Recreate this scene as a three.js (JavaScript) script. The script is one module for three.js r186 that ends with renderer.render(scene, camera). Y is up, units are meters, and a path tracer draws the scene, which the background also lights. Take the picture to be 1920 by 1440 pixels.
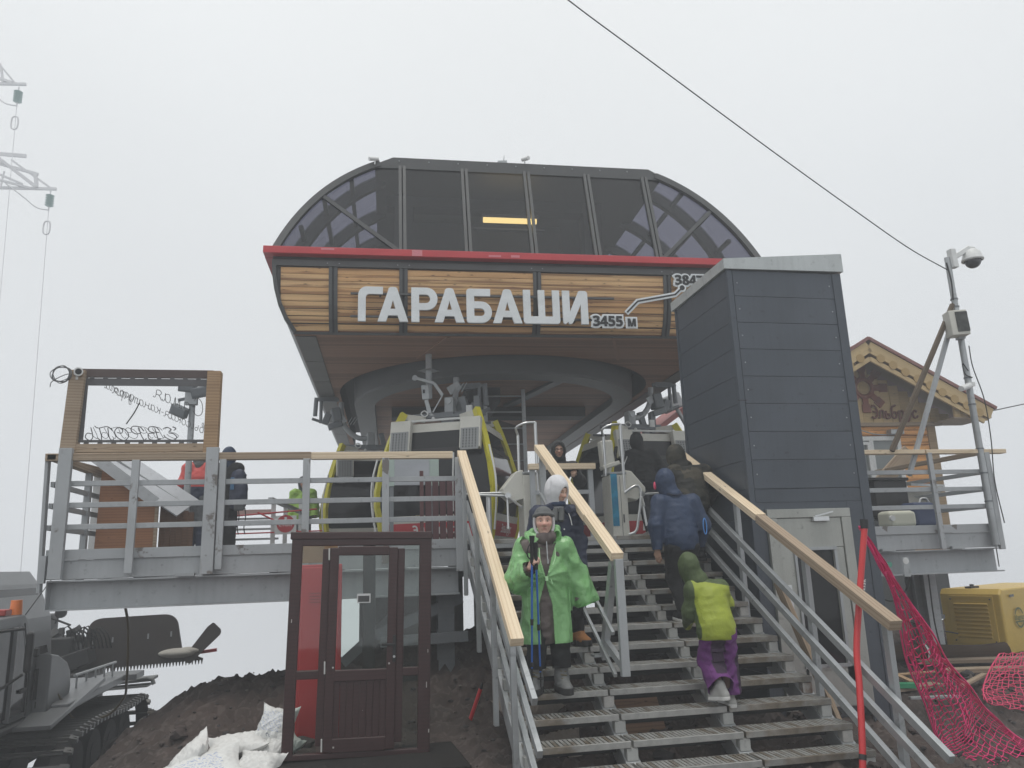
import * as THREE from 'three';
import { mergeGeometries } from 'three/addons/utils/BufferGeometryUtils.js';
import { RoundedBoxGeometry } from 'three/addons/geometries/RoundedBoxGeometry.js';
import { RectAreaLightUniformsLib } from 'three/addons/lights/RectAreaLightUniformsLib.js';
import { FontLoader } from 'three/addons/loaders/FontLoader.js';
import { TextGeometry } from 'three/addons/geometries/TextGeometry.js';

// ---------------------------------------------------------------- camera, sky, sun, haze, exposure
const scene = new THREE.Scene();
const D2R = Math.PI / 180;
const camera = new THREE.PerspectiveCamera(2 * Math.atan(720 / 1450) / D2R, 4 / 3, 0.05, 400);
camera.rotation.order = 'YXZ';
camera.position.set(0, 1.65, 0);
camera.rotation.set(13 * D2R, -11.3 * D2R, -2 * D2R);
scene.add(camera);

const renderer = new THREE.WebGLRenderer({ antialias: true });
renderer.toneMapping = THREE.LinearToneMapping;
renderer.toneMappingExposure = 1.2;
renderer.shadowMap.enabled = true;

{ // an overcast sky seen from inside the cloud: brighter towards the zenith, grey fog below the skyline
  const W = 128, H = 64, d = new Float32Array(W * H * 4);
  for (let j = 0; j < H; j++) for (let i = 0; i < W; i++) {
    const el = Math.sin(((j + 0.5) / H - 0.5) * Math.PI);
    const up = Math.max(0, el), k = 0.68 + (0.92 - 0.68) * Math.pow(up, 0.8);
    const az = i / W * 2 * Math.PI, cl = 1 + .014 * (Math.sin(az * 3 + el * 5) + Math.sin(az * 5 - el * 9 + 1) + Math.sin(az * 8 + el * 13 + 2)) * Math.cos(Math.asin(el));
    const g = cl * (el < 0 ? 0.68 * (1 + 0.1 * el) : k), t = Math.min(1, up * 1.6);
    const o = (j * W + i) * 4;
    d[o] = g * (0.955 + 0.025 * t); d[o + 1] = g * (0.99 + 0.012 * t); d[o + 2] = g * (1.03 - 0.02 * t); d[o + 3] = 1;
  }
  const t = new THREE.DataTexture(d, W, H, THREE.RGBAFormat, THREE.FloatType);
  t.mapping = THREE.EquirectangularReflectionMapping; t.colorSpace = THREE.LinearSRGBColorSpace;
  t.magFilter = THREE.LinearFilter; t.minFilter = THREE.LinearFilter; t.needsUpdate = true;
  scene.background = t; scene.environment = t;
}
const sun = new THREE.DirectionalLight(0xfffaf2, 1.25);
sun.position.set(1, 32, -5); sun.target.position.set(2, 0, -9);
sun.castShadow = true; sun.shadow.radius = 40; sun.shadow.mapSize.set(2048, 2048);
Object.assign(sun.shadow.camera, { left: -22, right: 22, top: 22, bottom: -22, near: 1, far: 80 });
scene.add(sun, sun.target);
scene.fog = new THREE.FogExp2(0xf0f4f8, 0.009);

// ---------------------------------------------------------------- helpers
function mulberry(a) { return () => { a |= 0; a = a + 0x6D2B79F5 | 0; let t = Math.imul(a ^ a >>> 15, 1 | a); t = t + Math.imul(t ^ t >>> 7, 61 | t) ^ t; return ((t ^ t >>> 14) >>> 0) / 4294967296; }; }
const R = mulberry(20240611), rr = (a, b) => a + (b - a) * R();
const V = (x, y, z) => new THREE.Vector3(x, y, z), lerp = (a, b, t) => a + (b - a) * t, clamp = (x, a = 0, b = 1) => Math.min(b, Math.max(a, x));
const sstep = (a, b, x) => { const t = clamp((x - a) / (b - a)); return t * t * (3 - 2 * t); };
const taken = {};
function numbered(n) { const k = taken[n] = (taken[n] ?? -1) + 1; return k ? `${n}_${String(k).padStart(3, '0')}` : n; }
function tag(o, label, category, group, kind) {
  if (label) o.userData.label = label; if (category) o.userData.category = category;
  if (group) o.userData.group = group; if (kind) o.userData.kind = kind; return o;
}
function thing(name, label, category, p = [0, 0, 0], ry = 0, group) {
  const o = new THREE.Group(); o.name = numbered(name); o.position.set(...p); o.rotation.y = ry; scene.add(o);
  return tag(o, label, category, group);
}
function mesh(name, geo, mat, parent) {
  const m = new THREE.Mesh(geo, mat); m.name = name; m.castShadow = m.receiveShadow = true; parent.add(m); return m;
}
// box projection of uv in metres, with a random shift so that equal pieces do not look alike
function boxUV(g, shift = true) {
  if (g.index) g = g.toNonIndexed();
  const p = g.attributes.position, n = g.attributes.normal, uv = new Float32Array(p.count * 2);
  const su = shift ? R() * 7 : 0, sv = shift ? R() * 7 : 0;
  for (let i = 0; i < p.count; i++) {
    const ax = Math.abs(n.getX(i)), ay = Math.abs(n.getY(i)), az = Math.abs(n.getZ(i));
    let u, v;
    if (ax > ay && ax > az) { u = p.getZ(i); v = p.getY(i); } else if (ay > az) { u = p.getX(i); v = p.getZ(i); } else { u = p.getX(i); v = p.getY(i); }
    uv[2 * i] = u + su; uv[2 * i + 1] = v + sv;
  }
  g.setAttribute('uv', new THREE.BufferAttribute(uv, 2));
  for (const k of Object.keys(g.attributes)) if (!['position', 'normal', 'uv'].includes(k)) g.deleteAttribute(k);
  return g;
}
function basis(a, b, up = V(0, 1, 0)) {
  const x = b.clone().sub(a).normalize();
  let z = x.clone().cross(up); if (z.lengthSq() < 1e-6) z = x.clone().cross(V(0, 0, 1)); z.normalize();
  const y = z.clone().cross(x);
  return new THREE.Matrix4().makeBasis(x, y, z).setPosition(a.clone().add(b).multiplyScalar(0.5));
}
const A3 = (p) => p.isVector3 ? p : V(...p);
class MB {
  constructor() { this.g = []; }
  add(geo, m) { geo = boxUV(geo); if (m) geo.applyMatrix4(m); this.g.push(geo); return this; }
  raw(geo) { if (geo.index) geo = geo.toNonIndexed(); this.g.push(geo); return this; }
  box(x, y, z, w, h, d, rx = 0, ry = 0, rz = 0, c = 0) {
    const geo = c ? new RoundedBoxGeometry(w, h, d, 1, Math.min(c, w * .45, h * .45, d * .45)) : new THREE.BoxGeometry(w, h, d);
    return this.add(geo, new THREE.Matrix4().compose(V(x, y, z), new THREE.Quaternion().setFromEuler(new THREE.Euler(rx, ry, rz)), V(1, 1, 1)));
  }
  bar(a, b, w, h, c = 0, up) { // w across, h along "up"
    a = A3(a); b = A3(b); const L = a.distanceTo(b);
    const geo = c ? new RoundedBoxGeometry(L, h, w, 1, Math.min(c, h * .45, w * .45)) : new THREE.BoxGeometry(L, h, w);
    return this.add(geo, basis(a, b, up));
  }
  cyl(a, b, r, r2 = r, n = 12) {
    a = A3(a); b = A3(b); const g = new THREE.CylinderGeometry(r2, r, a.distanceTo(b), n); g.rotateZ(-Math.PI / 2); return this.add(g, basis(a, b));
  }
  tube(pts, r, seg = 24, n = 6, closed = false) {
    return this.add(new THREE.TubeGeometry(new THREE.CatmullRomCurve3(pts.map(A3), closed), seg, r, n, closed));
  }
  sph(x, y, z, r, sx = 1, sy = 1, sz = 1, n = 14) { const g = new THREE.SphereGeometry(r, n, Math.ceil(n * .7)); g.scale(sx, sy, sz); g.translate(x, y, z); return this.add(g); }
  // steel I-beam along a-b
  ibeam(a, b, w, h, tf, tw) {
    const s = new THREE.Shape(); const x = w / 2, y = h / 2, t = tw / 2;
    [[-x, -y], [x, -y], [x, -y + tf], [t, -y + tf], [t, y - tf], [x, y - tf], [x, y], [-x, y], [-x, y - tf], [-t, y - tf], [-t, -y + tf], [-x, -y + tf]].forEach((p, i) => i ? s.lineTo(...p) : s.moveTo(...p));
    a = A3(a); b = A3(b); const L = a.distanceTo(b);
    const g = new THREE.ExtrudeGeometry(s, { depth: L, bevelEnabled: false }); g.translate(0, 0, -L / 2); g.rotateY(Math.PI / 2);
    return this.add(g, basis(a, b));
  }
  geo() { return this.g.length > 1 ? mergeGeometries(this.g) : this.g[0]; }
  build(name, mat, parent) { return mesh(name, this.geo(), mat, parent); }
}
const bld = (name, mat, parent, f) => { const m = new MB(); f(m); return m.build(name, mat, parent); };
const shapeOf = (pts) => { const s = new THREE.Shape(); pts.forEach((p, i) => i ? s.lineTo(p[0], p[1]) : s.moveTo(p[0], p[1])); s.closePath(); return s; };

// ---------------------------------------------------------------- procedural textures
function hash2(x, y, s) { let h = Math.imul(x, 374761393) + Math.imul(y, 668265263) + Math.imul(s, 1274126177) | 0; h = Math.imul(h ^ h >>> 13, 1274126177); return ((h ^ h >>> 16) >>> 0) / 4294967296; }
function vnoise(u, v, px, py, s) { // tiles over u, v in 0..1
  const x = u * px, y = v * py, xi = Math.floor(x), yi = Math.floor(y), fx = x - xi, fy = y - yi;
  const a = fx * fx * (3 - 2 * fx), b = fy * fy * (3 - 2 * fy), w = (i, p) => ((i % p) + p) % p;
  const h = (i, j) => hash2(w(xi + i, px), w(yi + j, py), s);
  return lerp(lerp(h(0, 0), h(1, 0), a), lerp(h(0, 1), h(1, 1), a), b);
}
function fbm(u, v, px, py, oct, s = 1, gain = 0.5) { let t = 0, a = 1, n = 0; for (let i = 0; i < oct; i++) { t += a * vnoise(u, v, px << i, py << i, s + i * 17); n += a; a *= gain; } return t / n; }
function tex(N, metres, f, srgb = true, M = N) {
  const d = new Uint8Array(N * M * 4);
  for (let j = 0; j < M; j++) for (let i = 0; i < N; i++) {
    const c = f((i + .5) / N, (j + .5) / M), o = (j * N + i) * 4, a = Array.isArray(c) ? c : [c, c, c];
    for (let k = 0; k < 3; k++) d[o + k] = 255 * clamp(srgb ? Math.pow(clamp(a[k]), 1 / 2.2) : a[k]);
    d[o + 3] = 255;
  }
  const t = new THREE.DataTexture(d, N, M); t.wrapS = t.wrapT = THREE.RepeatWrapping; t.magFilter = THREE.LinearFilter; t.minFilter = THREE.LinearMipmapLinearFilter; t.generateMipmaps = true;
  const m = Array.isArray(metres) ? metres : [metres, metres]; t.repeat.set(1 / m[0], 1 / m[1]);
  if (srgb) t.colorSpace = THREE.SRGBColorSpace; t.needsUpdate = true; return t;
}
const lin = (r, g, b) => new THREE.Color().setRGB(r, g, b);
function mat(c, rough, o = {}) { return new THREE.MeshStandardMaterial({ color: lin(...c), roughness: rough, side: THREE.DoubleSide, ...o }); }
const T = {};
T.steel = tex(512, 1.6, (u, v) => { // weathered paint: blotches, runs, scuffs
  const b = fbm(u, v, 3, 3, 6, 3), st = fbm(u, v, 40, 2, 4, 9), sp = fbm(u, v, 30, 30, 3, 21);
  let k = 0.74 + 0.34 * b + 0.14 * (st - .5); if (sp > .72) k -= (sp - .72) * 1.6; return [k * 1.0, k * 1.0, k * 1.0];
});
T.scuff = tex(512, 1.1, (u, v) => { const b = fbm(u, v, 5, 5, 6, 243, .6), e = fbm(u, v, 60, 6, 3, 25), k = sstep(.63, .7, b) * .9 + sstep(.78, .84, e) * .5, n = .78 + .34 * fbm(u, v, 3, 3, 5, 3); return [lerp(n, .36, k), lerp(n, .30, k), lerp(n, .26, k)]; });
T.steelB = tex(256, 0.5, (u, v) => fbm(u, v, 8, 8, 5, 31), false);
T.rust = tex(512, 1.2, (u, v) => { const b = fbm(u, v, 4, 4, 6, 43), k = sstep(.56, .72, b), n = .8 + .4 * fbm(u, v, 24, 24, 3, 5); return [lerp(.95, .36, k) * n, lerp(.95, .2, k) * n, lerp(.95, .12, k) * n]; });
T.grime = tex(512, [1.3, 1.3], (u, v) => { const b = fbm(u, v, 3, 4, 6, 143), k = sstep(.5, .72, b), n = .75 + .4 * fbm(u, v, 30, 30, 3, 15); return [lerp(.95, .5, k) * n, lerp(.95, .42, k) * n, lerp(.95, .33, k) * n]; });
T.crease = tex(512, .6, (u, v) => { let t = 0, a = .5, f = 3; for (let i = 0; i < 5; i++) { t += a * (1 - Math.abs(2 * vnoise(u + .06 * vnoise(u, v, 6, 6, 9), v, f, f, 151 + i) - 1)); a *= .55; f *= 2; } return t * .9; }, false);
function woodTex(N, metres, light, dark, seed, knots = 5, M = N) {
  const kn = []; const r = mulberry(seed); for (let i = 0; i < knots; i++) kn.push([r(), r(), .006 + .012 * r()]);
  return tex(N, metres, (u, v) => {
    let dv = 0, kk = 0;
    for (const [kx, ky, s] of kn) { let dx = Math.abs(u - kx); dx = Math.min(dx, 1 - dx); let dy = v - ky; dy -= Math.round(dy); const q = (dx * dx) / (s * s * 9) + dy * dy / (s * s * 6); dv += Math.exp(-q * .35) * .05 * Math.sign(dy); kk = Math.max(kk, Math.exp(-((dx * dx) / (s * s * .5) + dy * dy / (s * s * .9)))); }
    const w = v + dv + .035 * (fbm(u, v, 2, 4, 3, seed) - .5);
    const ring = .5 + .5 * Math.sin(w * 2 * Math.PI * (seed === 7 || seed === 17 ? 4 : 14) + 5 * fbm(u, v, 1, 3, 3, seed + 4));
    const fine = fbm(u, v, 4, 120, 3, seed + 9), big = fbm(u, v, 2, 5, 3, seed + 13);
    let t = .5 * ring * ring * ring + .3 * fine + .45 * big - .12; t = clamp(t); t = Math.max(t, kk);
    const k = 1 - .6 * kk; return [0, 1, 2].map(i => lerp(light[i], dark[i], t) * k);
  }, true, M);
}
T.pine = woodTex(1024, [2.2, .5], [.80, .68, .51], [.58, .44, .28], 5, 6, 256);
T.oldwood = woodTex(1024, [2.2, .5], [.42, .33, .24], [.21, .15, .10], 6, 5, 256);
T.fascia = woodTex(1024, [2.6, .5], [.92, .62, .31], [.20, .08, .03], 7, 16, 256);
T.fascia2 = woodTex(1024, [2.4, .5], [.82, .52, .25], [.22, .09, .034], 17, 16, 256);
T.plankB = woodTex(512, [2, .5], [1, 1, 1], [.58, .56, .54], 9, 4, 128);
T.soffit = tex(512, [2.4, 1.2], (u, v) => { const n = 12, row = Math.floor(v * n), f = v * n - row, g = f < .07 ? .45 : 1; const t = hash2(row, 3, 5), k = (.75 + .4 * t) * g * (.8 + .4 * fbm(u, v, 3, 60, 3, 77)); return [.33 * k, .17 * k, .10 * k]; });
T.dark = tex(256, 1.1, (u, v) => .82 + .32 * fbm(u, v, 3, 6, 5, 51));
T.soil = tex(1024, 3.2, (u, v) => {
  const a = fbm(u, v, 4, 4, 7, 61, .6), b = fbm(u, v, 28, 28, 4, 67), c = fbm(u, v, 3, 3, 3, 71), st = sstep(.62, .7, fbm(u, v, 70, 70, 2, 73));
  const k = .4 + 1.0 * a + .55 * (b - .5); return [(.044 + .014 * c) * k + .03 * st, (.033 + .004 * c) * k + .027 * st, .029 * k + .025 * st];
});
T.soilB = tex(1024, 3.2, (u, v) => clamp(.55 * fbm(u, v, 4, 4, 7, 61, .6) + .45 * fbm(u, v, 40, 40, 4, 73)), false);
T.clothB = tex(256, .35, (u, v) => fbm(u, v, 5, 5, 5, 81), false);
T.weaveB = tex(256, .12, (u, v) => .5 + .25 * Math.sin(u * 2 * Math.PI * 24) + .25 * Math.sin(v * 2 * Math.PI * 24), false);
T.cloth = tex(256, .5, (u, v) => .82 + .3 * fbm(u, v, 5, 5, 5, 83));
T.camo = tex(512, .9, (u, v) => { const a = fbm(u, v, 5, 6, 3, 91), b = fbm(u, v, 7, 6, 3, 95); return b > .6 ? [.012, .012, .01] : a > .56 ? [.06, .05, .032] : a > .44 ? [.036, .032, .022] : [.022, .021, .015]; });
const M = {
  steel: mat([.42, .44, .455], .55, { map: T.steel, metalness: .15, bumpMap: T.steelB, bumpScale: .001 }),
  scuffed: mat([.42, .44, .455], .6, { map: T.scuff, metalness: .1, bumpMap: T.steelB, bumpScale: .002 }),
  steelDk: mat([.2, .215, .23], .6, { map: T.steel, metalness: .15 }),
  galv: mat([.44, .46, .47], .42, { map: T.steel, metalness: .45, bumpMap: T.steelB, bumpScale: .001 }),
  tread: mat([.40, .40, .385], .5, { map: T.grime, metalness: .4, bumpMap: T.steelB, bumpScale: .001 }),
  inox: mat([.62, .63, .63], .28, { metalness: .9 }),
  pine: mat([1, 1, 1], .75, { map: T.pine, bumpMap: T.plankB, bumpScale: .002 }),
  oldwood: mat([1, 1, 1], .85, { map: T.oldwood, bumpMap: T.plankB, bumpScale: .003 }),
  fascia: mat([1, 1, 1], .7, { map: T.fascia, bumpMap: T.plankB, bumpScale: .003 }),
  fascia2: mat([1, .97, .93], .7, { map: T.fascia2, bumpMap: T.plankB, bumpScale: .003 }),
  trim: mat([.085, .087, .088], .5, { map: T.dark, metalness: .2 }),
  ring: mat([.09, .092, .095], .6, { map: T.dark }),
  ringDk: mat([.05, .05, .052], .7, { map: T.dark }),
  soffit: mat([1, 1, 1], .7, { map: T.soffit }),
  red: mat([.52, .045, .055], .5, { map: T.dark }),
  redpole: mat([.60, .035, .04], .35),
  letter: mat([.74, .77, .78], .55, { map: T.dark }),
  tower: mat([.072, .086, .106], .5, { map: T.steel, metalness: .15 }),
  towerB: mat([.079, .093, .114], .5, { map: T.steel, metalness: .15 }),
  white: mat([.72, .73, .72], .5, { map: T.cloth }),
  cream: mat([.62, .61, .55], .5, { map: T.dark }),
  yellow: mat([.62, .56, .03], .42, { map: T.dark }),
  black: mat([.02, .02, .021], .6), rubber: mat([.022, .022, .023], .85, { map: T.dark }),
  maroon: mat([.05, .019, .019], .42, { map: T.plankB }),
  glassDk: new THREE.MeshPhysicalMaterial({ color: lin(.36, .36, .42), roughness: .06, transmission: 1, thickness: 0, ior: 1.5, side: THREE.DoubleSide }),
  glass: new THREE.MeshPhysicalMaterial({ color: lin(.86, .9, .88), roughness: .03, transmission: 1, thickness: 0, ior: 1.5, side: THREE.DoubleSide }),
  cabGlass: new THREE.MeshPhysicalMaterial({ color: lin(.018, .018, .02), roughness: .06, specularIntensity: .55, side: THREE.DoubleSide }),
};
// ---------------------------------------------------------------- ground
function terrain(x, z) {
  const nf = (s, k) => { let t = 0, a = 1; for (let i = 0; i < 4; i++) { t += a * (vnoise(x * s / 64 * (1 << i) + 8, z * s / 64 * (1 << i) + 8, 4096, 4096, k + i) - .5); a *= .5; } return t; };
  let h = -0.14 + .1 * sstep(-5, -7.6, z);
  h -= 1.0 * sstep(-2.5, -3.7, x) * sstep(-8.2, -11, z) + .5 * sstep(-1.5, -3.6, x) * sstep(-5.5, -8.5, z) + .8 * sstep(-3.2, -5, x) * sstep(-4, -7, z);                // falls to the lower yard on the left
  h -= sstep(-.75, -1.1, x) * sstep(.9, .2, Math.abs(z + 7.3)) * .1;
  h += .62 * Math.exp(-(((x - .9) / 2.0) ** 2) - (((z + 10.8) / 1.3) ** 2)) + .35 * Math.exp(-(((x - 2.9) / 2.2) ** 2) - (((z + 10.9) / 1.3) ** 2)); // mound under the platform
  h += .30 * Math.exp(-(((x + 1.9) / 1.1) ** 2) - (((z + 10.4) / 1.1) ** 2));
  h -= sstep(4.2, 6.5, x) * sstep(-9.5, -7.2, z) * .42;
  h += .2 * sstep(5.5, 7, x) * sstep(-9, -12, z);
  h -= sstep(-2, 1.5, -z - 14.5 - .18 * x) * 1.2;                         // the edge of the ridge
  const e = Math.max(0, -z - 14.5 - .12 * x); h -= e * .55;
  h -= Math.max(0, Math.abs(x - 3) - 16) * .4;
  const slab = sstep(1.1, .8, Math.abs(x - .0)) * sstep(.9, .6, Math.abs(z + 7.6));
  h += (1 - slab) * (nf(90, 3) * .12 + nf(420, 9) * .05);
  return h;
}
{
  const xs = [], zs = [], ax = (a, b, s, arr) => { for (let v = a; v < b - 1e-6; v += s) arr.push(v); };
  ax(-34, -8, 1.3, xs); ax(-8, 12, .07, xs); ax(12, 40, 1.4, xs); xs.push(40);
  ax(-44, -16, 1.2, zs); ax(-16, -4.4, .07, zs); ax(-4.4, 8, .6, zs); zs.push(8);
  const nx = xs.length, nz = zs.length, P = new Float32Array(nx * nz * 3), U = new Float32Array(nx * nz * 2), I = [];
  for (let j = 0; j < nz; j++) for (let i = 0; i < nx; i++) {
    const o = j * nx + i; P[3 * o] = xs[i]; P[3 * o + 1] = terrain(xs[i], zs[j]); P[3 * o + 2] = zs[j]; U[2 * o] = xs[i]; U[2 * o + 1] = zs[j];
    if (i < nx - 1 && j < nz - 1) I.push(o, o + nx, o + 1, o + 1, o + nx, o + nx + 1);
  }
  const g = new THREE.BufferGeometry(); g.setAttribute('position', new THREE.BufferAttribute(P, 3)); g.setAttribute('uv', new THREE.BufferAttribute(U, 2)); g.setIndex(I); g.computeVertexNormals();
  tag(mesh('ground', g, mat([1, 1, 1], .92, { map: T.soil, bumpMap: T.soilB, bumpScale: .03 }), scene), 'dark volcanic soil and gravel falling away into the fog', null, null, 'structure');
}
// ---------------------------------------------------------------- steel viewing platform
const ZD = -9.7, YD = 1.94;
{
  const p = thing('viewing_platform', 'long grey steel platform with timber handrails on both sides of the stairs', 'platform');
  const rails = (xa, xb, z, n) => { for (const y of [2.70, 2.455, 2.21]) bld('rail', M.steel, p, m => m.bar([xa, y, z], [xb, y, z], .04, .06, .004)); };
  for (const [a, b, wood] of [[-3.45, 1.2, 0], [4.37, 8.92, 1]]) {
    bld('beam', M.steel, p, m => m.ibeam([a + .03, 1.462, ZD - .14], [b, 1.462, ZD - .14], .28, .33, .018, .014).box(a + .03, 1.462, ZD - .14, .012, .3, .26));
    bld('beam', M.steel, p, m => m.ibeam([a + .03, 1.462, ZD - 1.9], [b, 1.462, ZD - 1.9], .28, .33, .018, .014));
    bld('fascia_channel', M.steel, p, m => m.box((a + b) / 2, 1.735, ZD - .03, b - a, .2, .06, 0, 0, 0, .005).box((a + b) / 2, 1.84, ZD - .05, b - a, .012, .1));
    bld('toe_board', M.scuffed, p, m => m.box((a + b) / 2, 1.905, ZD + .012, b - a, .115, .02, 0, 0, 0, .004));
    for (let x = a + .2; x < b; x += .75) bld('joist', M.steelDk, p, m => m.ibeam([x, 1.72, ZD - .1], [x, 1.72, ZD - 2.4], .1, .18, .01, .008));
    bld('deck', M.steelDk, p, m => m.box((a + b) / 2, 1.9, ZD - 1.25, b - a, .04, 2.4));
    for (let i = 0; i < 3; i++) bld('joint_plate', M.galv, p, m => m.box(lerp(a, b, [.32, .6, .84][i]), 1.645, ZD + .03, .2, .035, .05));
    rails(a + .04, b - .02, ZD + .045);
  }
  // left posts: flat hangers that reach below the deck edge, two thick ones that carry the sign
  for (const [x, y0, w, top] of [[-2.56, 1.68, .085, 2.96], [-1.60, 1.69, .075, 2.96], [-.64, 1.69, .085, 2.96], [.30, 1.69, .085, 2.96], [1.2, 1.57, .09, 2.96], [7.92, 1.63, .07, 2.97], [8.86, 1.60, .08, 2.97]])
    bld('post', M.scuffed, p, m => m.box(x, (y0 + top) / 2, ZD + .09, w, top - y0, .045, 0, 0, 0, .004));
  for (const [x, y0] of [[-3.31, 1.64], [-1.72, 1.64]]) bld('post', M.scuffed, p, m => m.box(x, (y0 + 3.1) / 2, ZD + .1, .14, 3.1 - y0, .07, 0, 0, 0, .005));
  bld('corner_post', M.steel, p, m => m.box(-3.5, 2.25, ZD + .02, .035, 1.5, .09, 0, 0, .03, .004).box(-3.46, 1.75, ZD + .04, .07, .3, .06));
  for (const y of [2.70, 2.455, 2.21]) bld('rail', M.steel, p, m => m.bar([-3.46, y, ZD], [-3.46, y, ZD - 2.3], .04, .06, .004));
  bld('post', M.steel, p, m => m.box(-3.46, 2.3, ZD - 2.3, .07, 1.4, .07)); bld('post', M.steel, p, m => m.box(-3.46, 2.3, ZD - 1.2, .07, 1.4, .07));
  bld('handrail', M.oldwood, p, m => m.box(-2.06, 3.0, ZD + .05, 2.94, .085, .1, 0, 0, 0, .006));
  bld('handrail', M.oldwood, p, m => m.bar([-3.46, 3.0, ZD + .1], [-3.46, 3.0, ZD - 2.4], .1, .07, .006));
  bld('handrail', M.pine, p, m => m.box(.27, 2.995, ZD + .05, 1.72, .085, .1, 0, 0, 0, .006));
  bld('handrail', M.pine, p, m => m.box(7.05, 2.985, ZD + .05, 1.6, .06, .12, 0, 0, 0, .006));
  bld('handrail', M.pine, p, m => m.box(8.53, 2.985, ZD + .05, 1.32, .06, .12, 0, 0, 0, .006));
  // right side return of the guard
  for (const y of [2.70, 2.455, 2.21]) bld('rail', M.steel, p, m => m.bar([8.9, y, ZD], [8.9, y, ZD - 2.3], .04, .06, .004));
  bld('handrail', M.oldwood, p, m => m.bar([8.9, 2.985, ZD], [8.9, 2.985, ZD - 2.4], .12, .06, .006));
  bld('rail', M.steel, p, m => m.bar([6, 2.62, ZD - 2.3], [8.9, 2.72, ZD - 2.3], .05, .06, .004)); bld('post', M.steel, p, m => m.box(8.0, 2.4, ZD - 2.3, .07, 1.1, .07));
  // columns and bracing under the platform
  for (const [x, z] of [[8.25, -10.5], [8.62, -11.2]]) bld('column', M.steel, p, m => m.ibeam([x, -.1, z], [x, 1.3, z], .2, .22, .012, .01));
  for (const [x, z] of [[1.05, -10.0], [-.4, -11.6], [3.2, -11.6]]) bld('column', M.steelDk, p, m => m.ibeam([x, .2, z], [x, 1.3, z], .2, .2, .012, .01));
  for (const [x, w] of [[.75, 1.5], [2.05, .7], [4.6, 2.0]]) bld('foundation_wall', mat([.13, .125, .12], .9, { map: T.dark }), p, m => m.box(x, .6, -11.9, w, 2.0, .3));
  bld('foundation_wall', mat([.13, .125, .12], .9, { map: T.dark }), p, m => m.box(3, .15, -11.95, 2.4, 1.4, .3)); bld('foundation_wall', mat([.13, .125, .12], .9, { map: T.dark }), p, m => m.box(3, 1.36, -11.95, 2.4, .55, .3));
  bld('boarding_platform', mat([.2, .2, .2], .9, { map: T.dark }), p, m => m.box(2, 1.84, -18.2, 8.4, .16, 12));
  bld('brace', M.steelDk, p, m => m.bar([2.3, .7, -11.6], [3.7, 1.2, -11.6], .06, .1));
  bld('brace', M.steelDk, p, m => m.bar([.2, .85, ZD - .25], [1.25, 1.25, ZD - .25], .08, .13)); bld('brace', M.steelDk, p, m => m.bar([.25, .78, ZD - .1], [1.3, .8, ZD - .1], .08, .12));
  bld('brace', M.steelDk, p, m => m.bar([-.2, .5, ZD - .7], [.5, 1.1, ZD - .7], .08, .12)); bld('brace', M.steelDk, p, m => m.bar([7.9, .62, -10.9], [8.8, .62, -10.9], .06, .06));
  // short guard opposite the landing, where the man in glasses leans
  bld('handrail', M.pine, p, m => m.box(2.88, 2.99, -10.92, 1.0, .085, .1, 0, 0, 0, .006));
  for (const x of [2.44, 3.31]) bld('post', M.steel, p, m => m.box(x, 2.45, -10.95, .075, 1.02, .06, 0, 0, 0, .004));
  for (const y of [2.62, 2.22]) bld('rail', M.steel, p, m => m.bar([2.44, y, -10.95], [3.31, y, -10.95], .04, .06, .004));
}
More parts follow.
